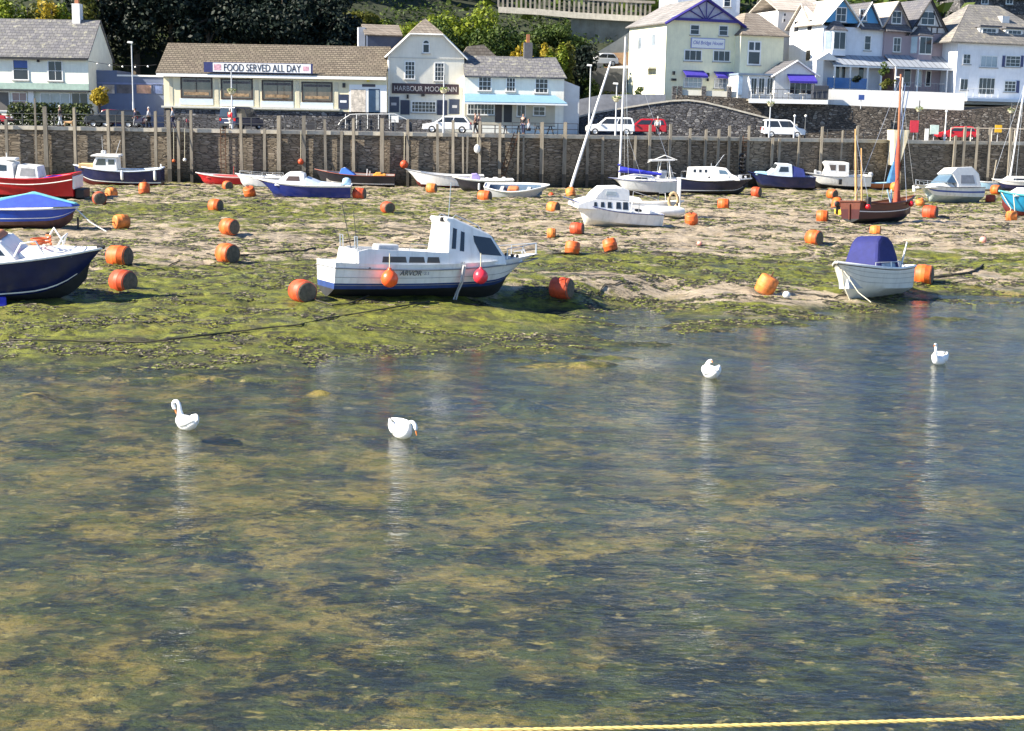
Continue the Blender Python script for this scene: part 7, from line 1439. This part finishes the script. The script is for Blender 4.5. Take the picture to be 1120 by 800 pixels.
def bay(b, px0, py0, px1, py1, out, wallm, zrpx):
    r = b.rect(px0, py0, px1, py1, -out); mb = MB(); c = .55
    P = [(r[0], 0), (r[0]+c, -out), (r[1]-c, -out), (r[1], 0)]
    mb.hexa([(x, y, r[2]) for x, y in P], [(x, y, r[3]) for x, y in P]); o = mb.build('bay', wallm, b.root); mb = MB(); z2 = r[3]+(r[1]-r[0])*.36
    Q = [(r[0]-.15, .05), (r[0]+c-.1, -out-.15), (r[1]-c+.1, -out-.15), (r[1]+.15, .05)]; mb.hexa([(x, y, r[3]) for x, y in Q], [((r[0]+r[1])/2+(x-(r[0]+r[1])/2)*.3, min(0, y*.2), z2) for x, y in Q]); mb.build('bay_roof', slate_dark, o)
    h = r[3]-r[2]; mb = MB(); mb.box(r[0]+c+.08, r[1]-c-.08, -out-.04, -out, r[2]+h*.22, r[3]-.12); w_ = mb.build('window', frame_w, o); mb = MB(); m_ = (r[0]+r[1])/2; mb.box(r[0]+c+.16, m_-.04, -out-.06, -out-.04, r[2]+h*.27, r[3]-.2); mb.box(m_+.04, r[1]-c-.16, -out-.06, -out-.04, r[2]+h*.27, r[3]-.2); mb.build('pane', win_dark, w_)
    d = Vector((c, -out, 0)).normalized(); nn = Vector((-out, -c, 0)).normalized()*.03
    for sgn in (0, 1):
        p0, p1 = (Vector((r[0], 0, 0)), Vector((r[0]+c, -out, 0))) if not sgn else (Vector((r[1]-c, -out, 0)), Vector((r[1], 0, 0))); n2 = nn if not sgn else Vector((-nn.x, nn.y, 0)); a_, b_ = p0.lerp(p1, .15)+n2, p0.lerp(p1, .85)+n2; mb = MB(); mb.slab([(a_.x, a_.y, r[2]+h*.27), (b_.x, b_.y, r[2]+h*.27), (b_.x, b_.y, r[3]-.15), (a_.x, a_.y, r[3]-.15)], .03); mb.build('side_pane', win_sky, o)
    return o
TZ = at(970, 99, 149).z-.2
def terrace(name, label, px0, px1, D, wallcols):
    b = Bld(name, label, 'house', px0, 60, 150+(px0-899)*.0385, 22, z0=TZ); b.D = D; return b
blue_r = render_m('sky_blue_render', (.10, .33, .60)); pale_b = render_m('pale_blue_white_render', (.66, .70, .76)); mauve = render_m('mauve_render', (.34, .28, .31)); greyv = render_m('grey_violet_render', (.22, .21, .25))
b = terrace('terraced_house', 'house with bright sky blue gables and pale walls, left of the terrace', 899, 966, 6.4, None); D = 6.4; u1 = b.pt(966, 50)[0]; ze = b.pt(930, 30)[1]
b.box('wall', (0, u1, 0, ze), 0, D, pale_b); 
zr = ze+2.6; b.slabs('roof', [[(-.3, 2.2, ze+.2), (u1, 2.2, ze+.2), (u1, D*.65, zr), (-.3, D*.65, zr)], [(-.3, D*.65, zr), (u1, D*.65, zr), (u1, D+.6, ze-.1), (-.3, D+.6, ze-.1)]], .12, roof_pale)
b.ext_v('gable_end', [(0, ze), (D, ze), (D*.65, zr-.1)], 0.0, .25, white_r)
gable(b, 899.5, 921, 940, -1, 25, -.02, 5, blue_r, roof_pale, frame_w, (914, 8, 925.8, 24.5)); gable(b, 938.5, 946.5, 961.5, 3, 26, -.02, 4.5, blue_r, slate_dark, frame_w, (940, 10, 948, 23.5))
r = b.rect(938, 25.5, 966, 33.5); b.slabs('skirt_roof', [[(r[0], -.7, r[2]), (r[1], -.7, r[2]), (r[1], .05, r[3]), (r[0], .05, r[3])]], .1, slate_dark)
bay(b, 906, 33.5, 930, 61, .8, pale_b, 0); b.window((945, 39, 952.5, 55.5), (0, 1))
for vv, zz in ((2.0, 6.4), (2.0, 3.2), (4.6, 6.4)):
    mb = MB(); mb.box(-.05, 0, vv, vv+1.0, zz, zz+1.3); w_ = mb.build('side_window', frame_w, b.root)
    mb = MB(); mb.box(-.07, -.05, vv+.1, vv+.9, zz+.1, zz+1.2); mb.build('pane', win_dark, w_)
for w_ in ((913, 71, 918.5, 88), (919.5, 71, 925, 88), (938, 72, 945, 90)): b.window(w_, (0, 0), sill=False)
# verandah over both pairs
def verandah(b, px0, px1, pyt, pyb, out, roofm, posts):
    r = b.rect(px0, pyt, px1, pyt+2); zt = r[3]; zb = b.pt((px0+px1)/2, pyb, -out)[1]
    b.slabs('verandah_roof', [[(r[0], -out, zb), (r[1], -out, zb), (r[1], -.02, zt), (r[0], -.02, zt)]], .07, roofm); b.box('verandah_beam', (r[0], r[1], zb-.2, zb-.04), -out, -out+.12, frame_w)
    mb = MB()
    for px in posts: u = b.pt(px, 85, -out)[0]; mb.box(u-.07, u+.07, -out, -out+.14, -.8, zb-.18)
    mb.build('verandah_post', frame_w, b.root); return zb
ver_m = M_brick('verandah_sheet', (.30, .33, .38), (.36, .39, .44), (.14, .15, .17), .75, 9, .06, axes='xz', rough=.5, bump=.3, dirt=.2)
verandah(b, 899, 966, 61, 71.5, 2.2, ver_m, (913, 930, 949, 964)); r = b.rect(905, 85.5, 948, 97, -2.2); b.box('blue_balustrade', r, -2.2, -2.12, M('blue_glass_panel', (.02, .12, .34), .25)); 
# conservatory gable in front of bay
u, z = b.pt(905, 60, -2.2); ap = b.pt(905, 57.5, -2.2)[1]; r = b.rect(893, 66, 918, 70, -2.2); b.ext_u('porch_gable', [(r[0], r[3]), (r[1], r[3]), ((r[0]+r[1])/2, ap)], -2.3, -.8, white_r); b.box('porch_side', (r[0], r[0]+.9, 0, r[3]), -2.2, -2.0, white_r)
b = terrace('terraced_house', 'half timbered mauve house with dark gables, right of the terrace', 966.5, 1037, 6.4, None); u1 = b.pt(1036, 60)[0]; ze = b.pt(1000, 36)[1]
b.box('wall', (0.0, u1, 0, ze), 0, D, mauve); zr = ze+3.0
b.slabs('roof', [[(0, 2.2, ze+.2), (u1+.3, 2.2, ze+.2), (u1+.3, D*.65, zr), (0, D*.65, zr)], [(0, D*.65, zr), (u1+.3, D*.65, zr), (u1+.3, D+.6, ze-.1), (0, D+.6, ze-.1)]], .12, slate_dark)
gable(b, 966.5, 983, 993, 2.5, 27, -.02, 4.5, greyv, roof_pale, black, (975, 12, 986, 26.5)); _, g = gable(b, 993.5, 1019, 1035, 0, 36, -.05, 5, M('timber_infill', (.56, .56, .56), .8), slate_dark, black, (1007, 12.5, 1022.5, 28))
mb = MB(); zz = b.pt(1015, 29.5, -.05)[1]; k = (g[3]-b.pt(1015, 36)[1])/(g[2]-g[0])
mb.box(g[0]+.5, g[1]-.5, -.12, -.05, zz-.08, zz+.08)
for q in (.25, .4, .6, .75): x = g[0]+(g[1]-g[0])*q; mb.box(x-.07, x+.07, -.11, -.05, b.pt(1015, 36)[1], min(zz, g[3]-1))
for sg_ in (-1, 1): mb.tube([(g[2]+sg_*1.6, -.1, zz), (g[2]+sg_*.6, -.1, zz+1.7)], .08, 4)
mb.build('timber_frame', M('black_timber', (.05, .045, .055), .7), b.root)
r = b.rect(966, 26.5, 994, 35.5); b.slabs('skirt_roof', [[(r[0], -.7, r[2]), (r[1], -.7, r[2]), (r[1], .05, r[3]), (r[0], .05, r[3])]], .1, slate_dark)
b.window((976.6, 41, 985.2, 57.5), (1, 1)); bay(b, 1000, 39, 1024, 66, .8, mauve, 0)
verandah(b, 966.5, 1039, 61.5, 74, 2.2, ver_m, (980, 1004, 1036)); b.rail('verandah_rail', [(.2, -2.1, .1), (b.pt(1036, 90, -2.1)[0], -2.1, .1)], 1.0, M('grey_rail', (.3, .32, .33), .4), 16)
for w_ in ((988, 75, 996, 95), (1001, 77, 1008, 95), (1012, 77.5, 1018, 95)): b.window(w_, (0, 0), sill=False, gl=win_sky if w_[0] == 1001 else win_dark)
mb = MB(); mb.box(.0, .12, -2.0, 0, .1, 2.6); mb.build('party_screen', M('brown_brick', (.16, .09, .07), .8), b.root)
# plants on the verandah
# ---- white house behind, left of the terrace (rear wing)
b = Bld('house', 'plain white rear house wall with two small windows left of the sky blue gables', 'house', 850, 40, 157, 20, z0=TZ); u1 = b.pt(905, 40)[0]; zt = b.pt(860, 12)[1]; b.box('wall', (0, u1, 0, zt), 0, 6, white_r); b.slabs('roof', [[(-.3, -.3, zt), (u1, -.3, zt), (u1, 3, zt+1.6), (-.3, 3, zt+1.6)], [(-.3, 3, zt+1.6), (u1, 3, zt+1.6), (u1, 6.3, zt), (-.3, 6.3, zt)]], .12, roof_pale); b.window((856.5, 14, 860, 18.5), (0, 0), sill=False); b.window((856, 20, 859.5, 25), (0, 0), sill=False)
# ---- far right white house
b = Bld('house', 'large white house with hipped slate roof and two dormers at the right edge', 'house', 1046, 75, 153, 20, z0=at(1070, 109, 152).z); D = 9
u1 = b.pt(1165, 75)[0]; ze = (b.pt(1048, 44)[1]+b.pt(1110, 48)[1])/2; ra = b.pt(1060, 5.5, 4.5); z_ = ra[1]; rb = b.pt(1088, 6.5, 4.5)[0]+.5
b.box('wall', (0, u1, -.5, ze), 0, D, render_m('cool_white_render', (.80, .81, .83)))
b.slabs('roof', [[(-1.3, -.5, ze-.2), (u1, -.5, ze-.2), (rb, 4.5, z_), (ra[0], 4.5, z_)], [(-1.3, D+.4, ze-.2), (-1.3, -.5, ze-.2), (ra[0], 4.5, z_), (ra[0]-.01, 4.6, z_)], [(u1, D+.4, ze-.2), (-1.3, D+.4, ze-.2), (ra[0], 4.6, z_), (rb, 4.6, z_)], [(u1, -.5, ze-.2), (u1, D+.4, ze-.2), (rb, 4.6, z_), (rb, 4.5, z_)]], .13, M_brick('tan_slate', (.19, .18, .17), (.28, .26, .235), (.10, .1, .1), .4, .28, .02, axes='xyz', bump=.3, dirt=.3, lichen=(.4, .36, .26)))
for px in ((1074, 31, 1089.5, 40), (1102, 33, 1117, 42)):
    r = b.rect(*px, v=.8); mb = MB(); mb.box(r[0]-.3, r[1]+.3, .8, 4.0, r[2]-.3, r[3]+.1); o = mb.build('dormer', white_r, b.root); mb = MB(); mb.box(r[0]-.5, r[1]+.5, .5, 4.2, r[3]+.1, r[3]+.28); mb.build('dormer_roof', slate_dark, o); b.window(px, (2, 1), v=.78, sill=False)
r = b.rect(1066, 17.5, 1076, 28, 2.5); b.slabs('roof_light', [[(r[0], 2.0, r[2]), (r[1], 2.0, r[2]), (r[1], 3.0, r[3]), (r[0], 3.0, r[3])]], .1, M('ochre_board', (.5, .33, .12), .7)); r = b.rect(1094, 18, 1102, 30, 2.5); b.box('chimney', (r[0], r[1], r[2]-1, r[3]), 2.2, 3.0, white_r)
for w_, br in (((1053, 59, 1061.5, 70.5), (1, 1)), ((1072, 61, 1091, 74), (2, 0)), ((1099.5, 61, 1116, 73.5), (2, 2)), ((1049.8, 86, 1058.8, 99), (1, 0)), ((1069.8, 85, 1088, 104), (3, 0)), ((1098, 88.5, 1111, 101), (2, 2))): b.window(w_, br, gl=win_sky if w_[0] == 1072 else win_dark, sill=br != (3, 0))
for px in ((1096.5, 61, 1099.3, 73.5), (1116.2, 61, 1119.5, 73.5), (1111.3, 88.5, 1115, 102)): b.pbox('shutter', px, -.06, 0, M('blue_shutter', (.04, .05, .14), .5))
r = b.rect(1046, 98.5, 1120, 107, -2); b.box('balcony_floor', (0, u1, b.pt(1070, 108.5)[1]-.3, b.pt(1070, 108.5)[1]), -2.2, 0, frame_w); b.rail('balcony_rail', [(0, -2.1, b.pt(1070, 108.5)[1]), (b.pt(1092, 100, -2.1)[0], -2.1, b.pt(1070, 108.5)[1])], 1.05, frame_w, 5)
# ---- house behind the cream guest house, top
b = Bld('house', 'pale blue white house partly hidden at the top behind the purple gable', 'house', 741, 10, 163, 12, z0=16); u1 = b.pt(809, 10)[0]; b.box('wall', (0, u1, -6, 9), 0, 7, pale_b); b.window((791.5, -4, 799.5, 8), (0, 1)); b.slabs('roof', [[(-.3, -.4, 9), (u1+.3, -.4, 9), (u1+.3, 3.5, 12), (-.3, 3.5, 12)], [(-.3, 3.5, 12), (u1+.3, 3.5, 12), (u1+.3, 7.4, 9), (-.3, 7.4, 9)]], .12, slate_dark)
b = Bld('house', 'small tan house with slate roof high on the slope behind the rear white wall', 'house', 849, 8, 176, 10, z0=19); u1 = b.pt(885, 8)[0]; b.box('wall', (0, u1, -6, 3), 0, 6, render_m('tan_render', (.45, .32, .18))); b.slabs('roof', [[(-.3, -.4, 3), (u1+.3, -.4, 3), (u1+.3, 3, 5.5), (-.3, 3, 5.5)], [(-.3, 3, 5.5), (u1+.3, 3, 5.5), (u1+.3, 6.4, 3), (-.3, 6.4, 3)]], .12, slate_dark); b.window((866, 2, 872, 9), (0, 0))
b = Bld('house', 'grey stone house high on the slope above the far right hipped roof', 'house', 1050, 6, 182, 8, z0=19); u1 = b.pt(1135, 6)[0]; b.box('wall', (0, u1, -8, 4), 0, 6, dark_stone); b.slabs('roof', [[(-.3, -.4, 4), (u1+.3, -.4, 4), (u1+.3, 3, 6.5), (-.3, 3, 6.5)], [(-.3, 3, 6.5), (u1+.3, 3, 6.5), (u1+.3, 6.4, 4), (-.3, 6.4, 4)]], .12, slate_dark)
for a in (1073, 1100): b.window((a, -1, a+8, 5), (1, 0))
# ---- viaduct balustrade, hill walls, upper road
def slanted_wall(name, pts, Y0, Y1, zdown, th, mat, label, cat='wall'):
    n = len(pts); P = [at(px, py, Y0+(Y1-Y0)*i/(n-1)) for i, (px, py) in enumerate(pts)]; o = empty(name, P[0], (0, 0, 0), label, cat); mb = MB()
    for a, c in zip(P, P[1:]): a, c = a-P[0], c-P[0]; mb.hexa([(a.x, a.y, a.z-zdown), (c.x, c.y, c.z-zdown), (c.x, c.y+th, c.z-zdown), (a.x, a.y+th, a.z-zdown)], [(a.x, a.y, a.z), (c.x, c.y, c.z), (c.x, c.y+th, c.z), (a.x, a.y+th, a.z)])
    mb.build('wall_face', mat, o); return o, P
grey_c = M('grey_concrete', (.28, .25, .21), .9, .3, 1.2, bump=.3, streak=.3)
o, P = slanted_wall('viaduct_parapet', [(545, 7.5), (590, 10), (628, 13.5), (680, 16.5), (716, 18)], 172, 172, .7, .5, concrete, 'pale concrete road edge with open balustrade at the top of the slope', 'parapet')
mb = MB(); mb2 = MB()
for a, c in zip(P, P[1:]):
    n = max(2, int((c-a).length/.55))
    for k in range(n): q = a+(c-a)*k/n-P[0]; mb.box(q.x-.12, q.x+.12, .1, .35, q.z, q.z+1.5)
    a2, c2 = a-P[0], c-P[0]; mb2.hexa([(a2.x, 0, a2.z+1.5), (c2.x, 0, c2.z+1.5), (c2.x, .45, c2.z+1.5), (a2.x, .45, a2.z+1.5)], [(a2.x, 0, a2.z+1.8), (c2.x, 0, c2.z+1.8), (c2.x, .45, c2.z+1.8), (a2.x, .45, a2.z+1.8)])
mb.build('baluster', grey_c, o); mb2.build('top_rail', grey_c, o)
slanted_wall('viaduct_wall', [(625, 15.5), (680, 19), (716, 21)], 173.2, 173.2, 9, .6, M('grey_green_wall', (.17, .18, .16), .95, .35, .5, bump=.3, streak=.4), 'grey green retaining wall under the balustrade at the top')
slanted_wall('road_wall', [(652, 58), (672, 46), (692, 33), (712, 24)], 163, 166, 3.2, .5, M('sunlit_wall', (.50, .48, .40), .9, .2, 1), 'pale wall climbing the slope left of the cream house')
slanted_wall('brick_wall', [(662, 58.5), (694, 57)], 160, 160, 1.6, .4, M_brick('orange_brick', (.50, .25, .10), (.58, .32, .14), (.4, .35, .28), .25, .1, .012), 'short orange brick wall left of the cream house')
slanted_wall('white_garden_wall', [(668, 73), (695, 71)], 156, 156, 4.2, .4, white_r, 'sunlit white garden wall at the left corner of the cream house')
car(656, 72, 158.5, 205, white_p, 'white car parked up the slope left of the cream house', L=4.0, H=1.5).location.z = at(656, 73, 158.5).z
p0 = at(640, 74, 158); mb = MB(); mb.add([(p0.x-1, 155, p0.z-.15), (p0.x+8, 155, p0.z-.15), (p0.x+8, 163, p0.z+.1), (p0.x-1, 163, p0.z+.1)], [(0, 1, 2, 3)]); mb.add([(p0.x-1, 155, p0.z-.15), (p0.x+8, 155, p0.z-.15), (p0.x+8, 155, 6), (p0.x-1, 155, 6)], [(0, 1, 2, 3)]); tag(mb.build('upper_road', asphalt), kind='structure')
# string of lamps across from the cottage to the cafe
A, B_ = at(97, 67, 133), at(171, 71, 132.6); mb = MB(); pts = [A.lerp(B_, k/16)-Vector((0, 0, .5*4*(k/16)*(1-k/16)*.5)) for k in range(17)]; mb.tube(pts, .02, 4); o = mb.build('festoon_cable', black); tag(o, 'thin festoon cable with pale bulbs between cottage and cafe', 'festoon lights'); mb = MB()
for p in pts[2::3]: mb.ball(p-Vector((0, 0, .1)), .09, 8)
mb.build('bulb', lamp_white, o)
# ------------------------------------------------------------------ trees, shrubs, hedge, undergrowth
NR = np.random.default_rng(11)
def leaf_cloud(centres, radii, n, size, flat=.8, hollow=.55):
    """n leaf quads spread on and inside clumps; returns vertices and quads"""
    c = np.asarray(centres, float); r = np.asarray(radii, float); k = NR.choice(len(c), n, p=(r**2).sum(1)/(r**2).sum() if r.ndim > 1 else r**2/(r**2).sum())
    d = NR.normal(size=(n, 3)); d /= np.linalg.norm(d, axis=1)[:, None]
    rad = NR.uniform(hollow, 1.08, n)**.6
    p = c[k]+d*rad[:, None]*(r[k] if r.ndim > 1 else r[k][:, None])
    nrm = d*flat+NR.normal(size=(n, 3))*.6+np.array([0, 0, .25]); nrm /= np.linalg.norm(nrm, axis=1)[:, None]
    u = np.cross(nrm, NR.normal(size=(n, 3))); u /= np.linalg.norm(u, axis=1)[:, None]; w_ = np.cross(nrm, u)
    s = size*NR.uniform(.6, 1.4, n)[:, None]
    V = np.stack([p-u*s, p+w_*s*.55+nrm*s*.12, p+u*s, p-w_*s*.55+nrm*s*.12], 1).reshape(-1, 3); return V, np.arange(n*4).reshape(-1, 4)
bark = M('bark', (.09, .07, .05), .95, .4, (4, 4, 1), bump=.5)
LM = {'dark': M_leaf('dark_leaf', (.005, .012, .010), (.014, .026, .016), .10), 'mid': M_leaf('mid_leaf', (.03, .06, .012), (.08, .115, .02), .22), 'olive': M_leaf('olive_leaf', (.06, .075, .012), (.14, .14, .025), .25),
      'bright': M_leaf('bright_leaf', (.10, .16, .016), (.26, .30, .03), .3), 'yellow': M_leaf('yellow_leaf', (.28, .22, .02), (.48, .36, .04), .3), 'hedge': M_leaf('hedge_leaf', (.03, .05, .012), (.08, .10, .03), .15)}
def tree(name, label, base, h, crown, mat, n=2600, leaf=.3, clumps=14, cat='tree', trunk=True, seed=0, low=.35, group='trees and shrubs on the slope'):
    """crown = (rx, ry, rz); base = point on the ground"""
    g = np.random.default_rng(seed+int(abs(base[0])*10)); h = max(h, 1.6); o = empty(name, base, (0, 0, 0), label, cat, group)
    cz = h-crown[2]; cs, rs = [], []
    for i in range(clumps):
        d = g.normal(size=3); d /= np.linalg.norm(d); q = d*g.uniform(.35, .8); cs.append((q[0]*crown[0], q[1]*crown[1], cz+q[2]*crown[2])); k = g.uniform(.28, .5); rs.append((crown[0]*k, crown[1]*k, crown[2]*k*.85))
    V, Fq = leaf_cloud(cs, rs, n, leaf); np_mesh('crown', V, Fq, LM[mat], o)
    if trunk:
        mb = MB(); mb.tube([(0, 0, -.5), (.1, 0, h*.25), (.05, .1, h*.5), (0, 0, h*.8)], [h*.03, h*.024, h*.016, h*.005], 8)
        for c in cs[:6]: zb = h*g.uniform(.25, .55); mb.tube([(0.05, 0, zb), (c[0]*.5, c[1]*.5, (zb+c[2])*.5+.3), c], [h*.012, h*.008, h*.003], 5)
        mb.build('trunk', bark, o)
    return o
def hp(px, Y):
    x = at(px, 100, Y).x; return (x, Y, hill_z(x, Y))
# dark wood between cottage and inn; its shade is put into near black leaves
for i, (px, Y, h, rx, m, lab) in enumerate([
    (112, 150, 15, 4.6, 'dark', 'dark tree right behind the white cottage chimney'), (150, 150, 14, 4.8, 'dark', 'dark tree above the blue shed, left of the street lamp head'), (188, 151, 14, 4.6, 'dark', 'dark tree behind the left end of the brown tiled cafe roof'),
    (228, 150, 13, 4.5, 'dark', 'dark tree behind the cafe roof above the left end of the banner'), (268, 151, 14, 4.8, 'dark', 'dark tree behind the cafe roof above the banner middle'), (310, 150, 13, 4.5, 'dark', 'dark tree behind the cafe roof above the banner right end'), (350, 151, 11.5, 4.4, 'dark', 'dark tree behind the right half of the cafe roof'), (386, 152, 8.5, 3.4, 'dark', 'dark tree just left of the white chimney beside the inn'),
    (132, 160, 15, 5.5, 'dark', 'second row dark tree above the blue shed'), (205, 160, 15, 5.5, 'dark', 'second row dark tree above the left cafe roof'), (255, 161, 15, 5.5, 'dark', 'second row dark tree above the food banner'), (300, 161, 11, 5.2, 'dark', 'second row dark tree above the cafe middle'), (345, 161, 7.5, 4.4, 'dark', 'second row dark tree above the right cafe roof'),
    (170, 172, 16, 6.5, 'mid', 'tall green tree high above the street lamp at the top edge'), (240, 173, 14, 6.5, 'dark', 'dark tree high on the slope at the top edge above the banner'), (318, 173, 9, 6, 'dark', 'dark tree high on the slope at the top edge above the cafe'),
    (396, 158, -14, 3.6, 'olive', 'sunlit olive shrubby tree left above the inn roof'), (420, 157, -22, 2.6, 'mid', 'rounded green tree directly above the inn dormer')]):
    b_ = hp(px, Y); h = at(px, -h, Y).z-b_[2] if h < 0 else (at(px, h, Y).z-b_[2] if h > 20 or 1 < h <= 2 or h == 6 and px == 97 else h); tree('hillside_tree', lab, b_, h, (rx, rx*.8, h*.44), m, 4600, .24, 17, seed=i)
for i, (px, Y, h, rx, m, lab) in enumerate([
    (10, 142.5, 14.5, 3.0, 'bright', 'olive tree crown over the cottage roof at the far left'), (34, 143, 14.5, 2.6, 'olive', 'olive tree crown over the cottage roof, second from left'), (60, 142.5, 14.5, 2.4, 'yellow', 'yellow leaved tree over the cottage ridge left of its chimney'), (77, 143, 14, 2.2, 'bright', 'small green tree touching the cottage chimney from the left'), (97, 143, 13.5, 2.0, 'olive', 'green tree just right of the cottage chimney'),
    (442, 157, -13, 3.4, 'bright', 'bright yellow green tree behind the inn roof, left part of the hedge top'), (470, 157.5, -4, 3.6, 'bright', 'bright yellow green tree above the inn roof apex'), (503, 157.5, -2, 3.8, 'bright', 'bright yellow green tree right of the inn apex'), (537, 157, -8, 3.2, 'bright', 'bright yellow green tree at the right end of the tall hedge'),
    (455, 153, -24, 3.4, 'mid', 'dark green tree face behind the inn ridge'), (495, 153, -22, 3.8, 'mid', 'dark green tree face between inn and awning cottage'), (530, 153, -26, 3.4, 'mid', 'dark green tree face behind the awning cottage roof left end'), (556, 156, -26, 2.8, 'mid', 'green tree above the awning cottage chimney'), 
    (584, 164, 24, 3.4, 'mid', 'broad green shrub below the balustrade, left one'), (612, 164, 26, 3.2, 'mid', 'broad green shrub below the balustrade, right one'), (600, 158, 38, 2.6, 'olive', 'olive shrub mid slope above the awning cottage right end'), (569, 150, 34, 1.3, 'yellow', 'slim yellow green shrub left of the awning cottage chimney'), (592, 149, 38, 1.6, 'yellow', 'tall yellow bamboo like clump right of the cottage chimney'), (605, 149, 40, 1.5, 'bright', 'bright green bamboo like clump above the cottage roof right end'), (618, 150, 41, 1.6, 'olive', 'reddish olive clump at the right end of the bamboo'), (632, 153, 40, 2.0, 'dark', 'dark shrub between bamboo and climbing pale wall'),
    (655, 150, 4.6, 1.9, 'olive', 'olive garden shrub left of the leaning spar top'), (672, 151, 4.8, 1.7, 'olive', 'garden shrub behind the yacht mast below the white car'), (688, 148.5, 4.3, 1.3, 'mid', 'dark leaved shrub at the left foot of the cream house'), (640, 153, 5.2, 2.0, 'mid', 'mid green shrub above the lean to of the awning cottage'), (622, 150, 4.5, 1.6, 'dark', 'dark shrub beside the awning cottage gable end'),
    (825, 170, 9, 4, 'dark', 'dark tree between the purple gable and the cream hip roof'), (840, 168, 7, 3, 'dark', 'dark tree behind the cream hip roof right slope'), (880, 172, 5, 3, 'mid', 'green shrub above the white rear house'), (1040, 172, 8.5, 2.2, 'dark', 'dark green conical tree right of the half timbered gable'), (1052, 168, 7, 2.0, 'yellow', 'yellow shrub left of the far right hipped roof'), (960, 176, 7, 4, 'dark', 'dark tree behind the sky blue gables'), (1110, 190, 6, 4, 'mid', 'green tree at the top right corner')]):
    b_ = hp(px, Y); h = at(px, -h, Y).z-b_[2] if h < 0 else (at(px, h, Y).z-b_[2] if h > 20 or 1 < h <= 2 or h == 6 and px == 97 else h); tree('hillside_tree' if h > 7.9 else 'hillside_shrub', lab, b_, h, (rx, rx*.8, h*.46), m, 3200, .21 if h > 8 else .18, 15, cat='tree' if h > 7.9 else 'shrub', seed=40+i)
# the hill beyond the frame: a wood that shades the slope and is mirrored in the river
n = 26000; X = NR.uniform(-150, 90, n); Yv = NR.uniform(180, 300, n); Z = np.array([hill_z(a, c) for a, c in zip(X[:1500], Yv[:1500])])
cs = [(a, c, z+2) for a, c, z in zip(X[:1500], Yv[:1500], Z)]; rs = [(4.2, 4.2, 4.5)]*1500
V, Fq = leaf_cloud(cs, rs, n, .9); o = np_mesh('woodland', V, Fq, [LM['mid']]); o['kind'] = 'stuff'; tag(o, 'dense wood over the top of the hill above the town', 'woodland')
# undergrowth on the slope itself
cs = []; rs = []
for _ in range(1100):
    x = NR.uniform(-70, 30); y = NR.uniform(147, 180); cs.append((x, y, hill_z(x, y)+.1)); rs.append((1.6, 1.3, .9))
V, Fq = leaf_cloud(cs, rs, 34000, .22); o = np_mesh('undergrowth', V, Fq, [LM['mid']]); o['kind'] = 'stuff'; tag(o, 'bramble and ivy undergrowth covering the steep slope', 'undergrowth')
# hedge and yellow bush before the cottage
a0, a1 = at(9, 120, 128.5), at(101, 120, 128.5); o = empty('garden_hedge', (a0.x, 128.5, QZ), (0, 0, 0), 'clipped dark green hedge in front of the white cottage', 'hedge'); Lh = a1.x-a0.x; hh = at(50, 114.5, 128.5).z-QZ
cs = [(x, NR.uniform(-.3, .3), z) for x in np.arange(.3, Lh, .45) for z in np.arange(.3, hh, .45)]; V, Fq = leaf_cloud(cs, [(.42, .45, .42)]*len(cs), 5200, .13); np_mesh('foliage', V, Fq, LM['hedge'], o); mb = MB()
for x in np.arange(.5, Lh, 1.2): mb.tube([(x, 0, 0), (x+.1, 0, hh*.8)], .05, 5)
mb.build('stem', bark, o)
a0 = at(109, 130, 128.2); tree('garden_bush', 'round yellow leaved bush at the right end of the hedge', (a0.x, 128.2, QZ), at(109, 92, 128.2).z-QZ, (1.15, 1.1, 1.15), 'yellow', 900, .14, 10, cat='bush', seed=90, group=None)
# plants on the verandahs
for px, py, rr, m, lab in ((966, 78, .7, 'mid', 'dark leafy plant hanging under the verandah between the two houses'), (972, 93, .8, 'olive', 'pale leafy pot plant on the verandah below the hanging plant'), (937, 93, .5, 'dark', 'dark pot plant before the blue balustrade'), (700, 103, .7, 'mid', 'spiky plant at the white garden wall corner')):
    a0 = at(px, py, 145.4); tree('pot_plant', lab, (a0.x, a0.y, a0.z-rr), rr*2, (rr, rr, rr), m, 260, .13, 7, cat='plant', trunk=False, seed=int(px), group=None)
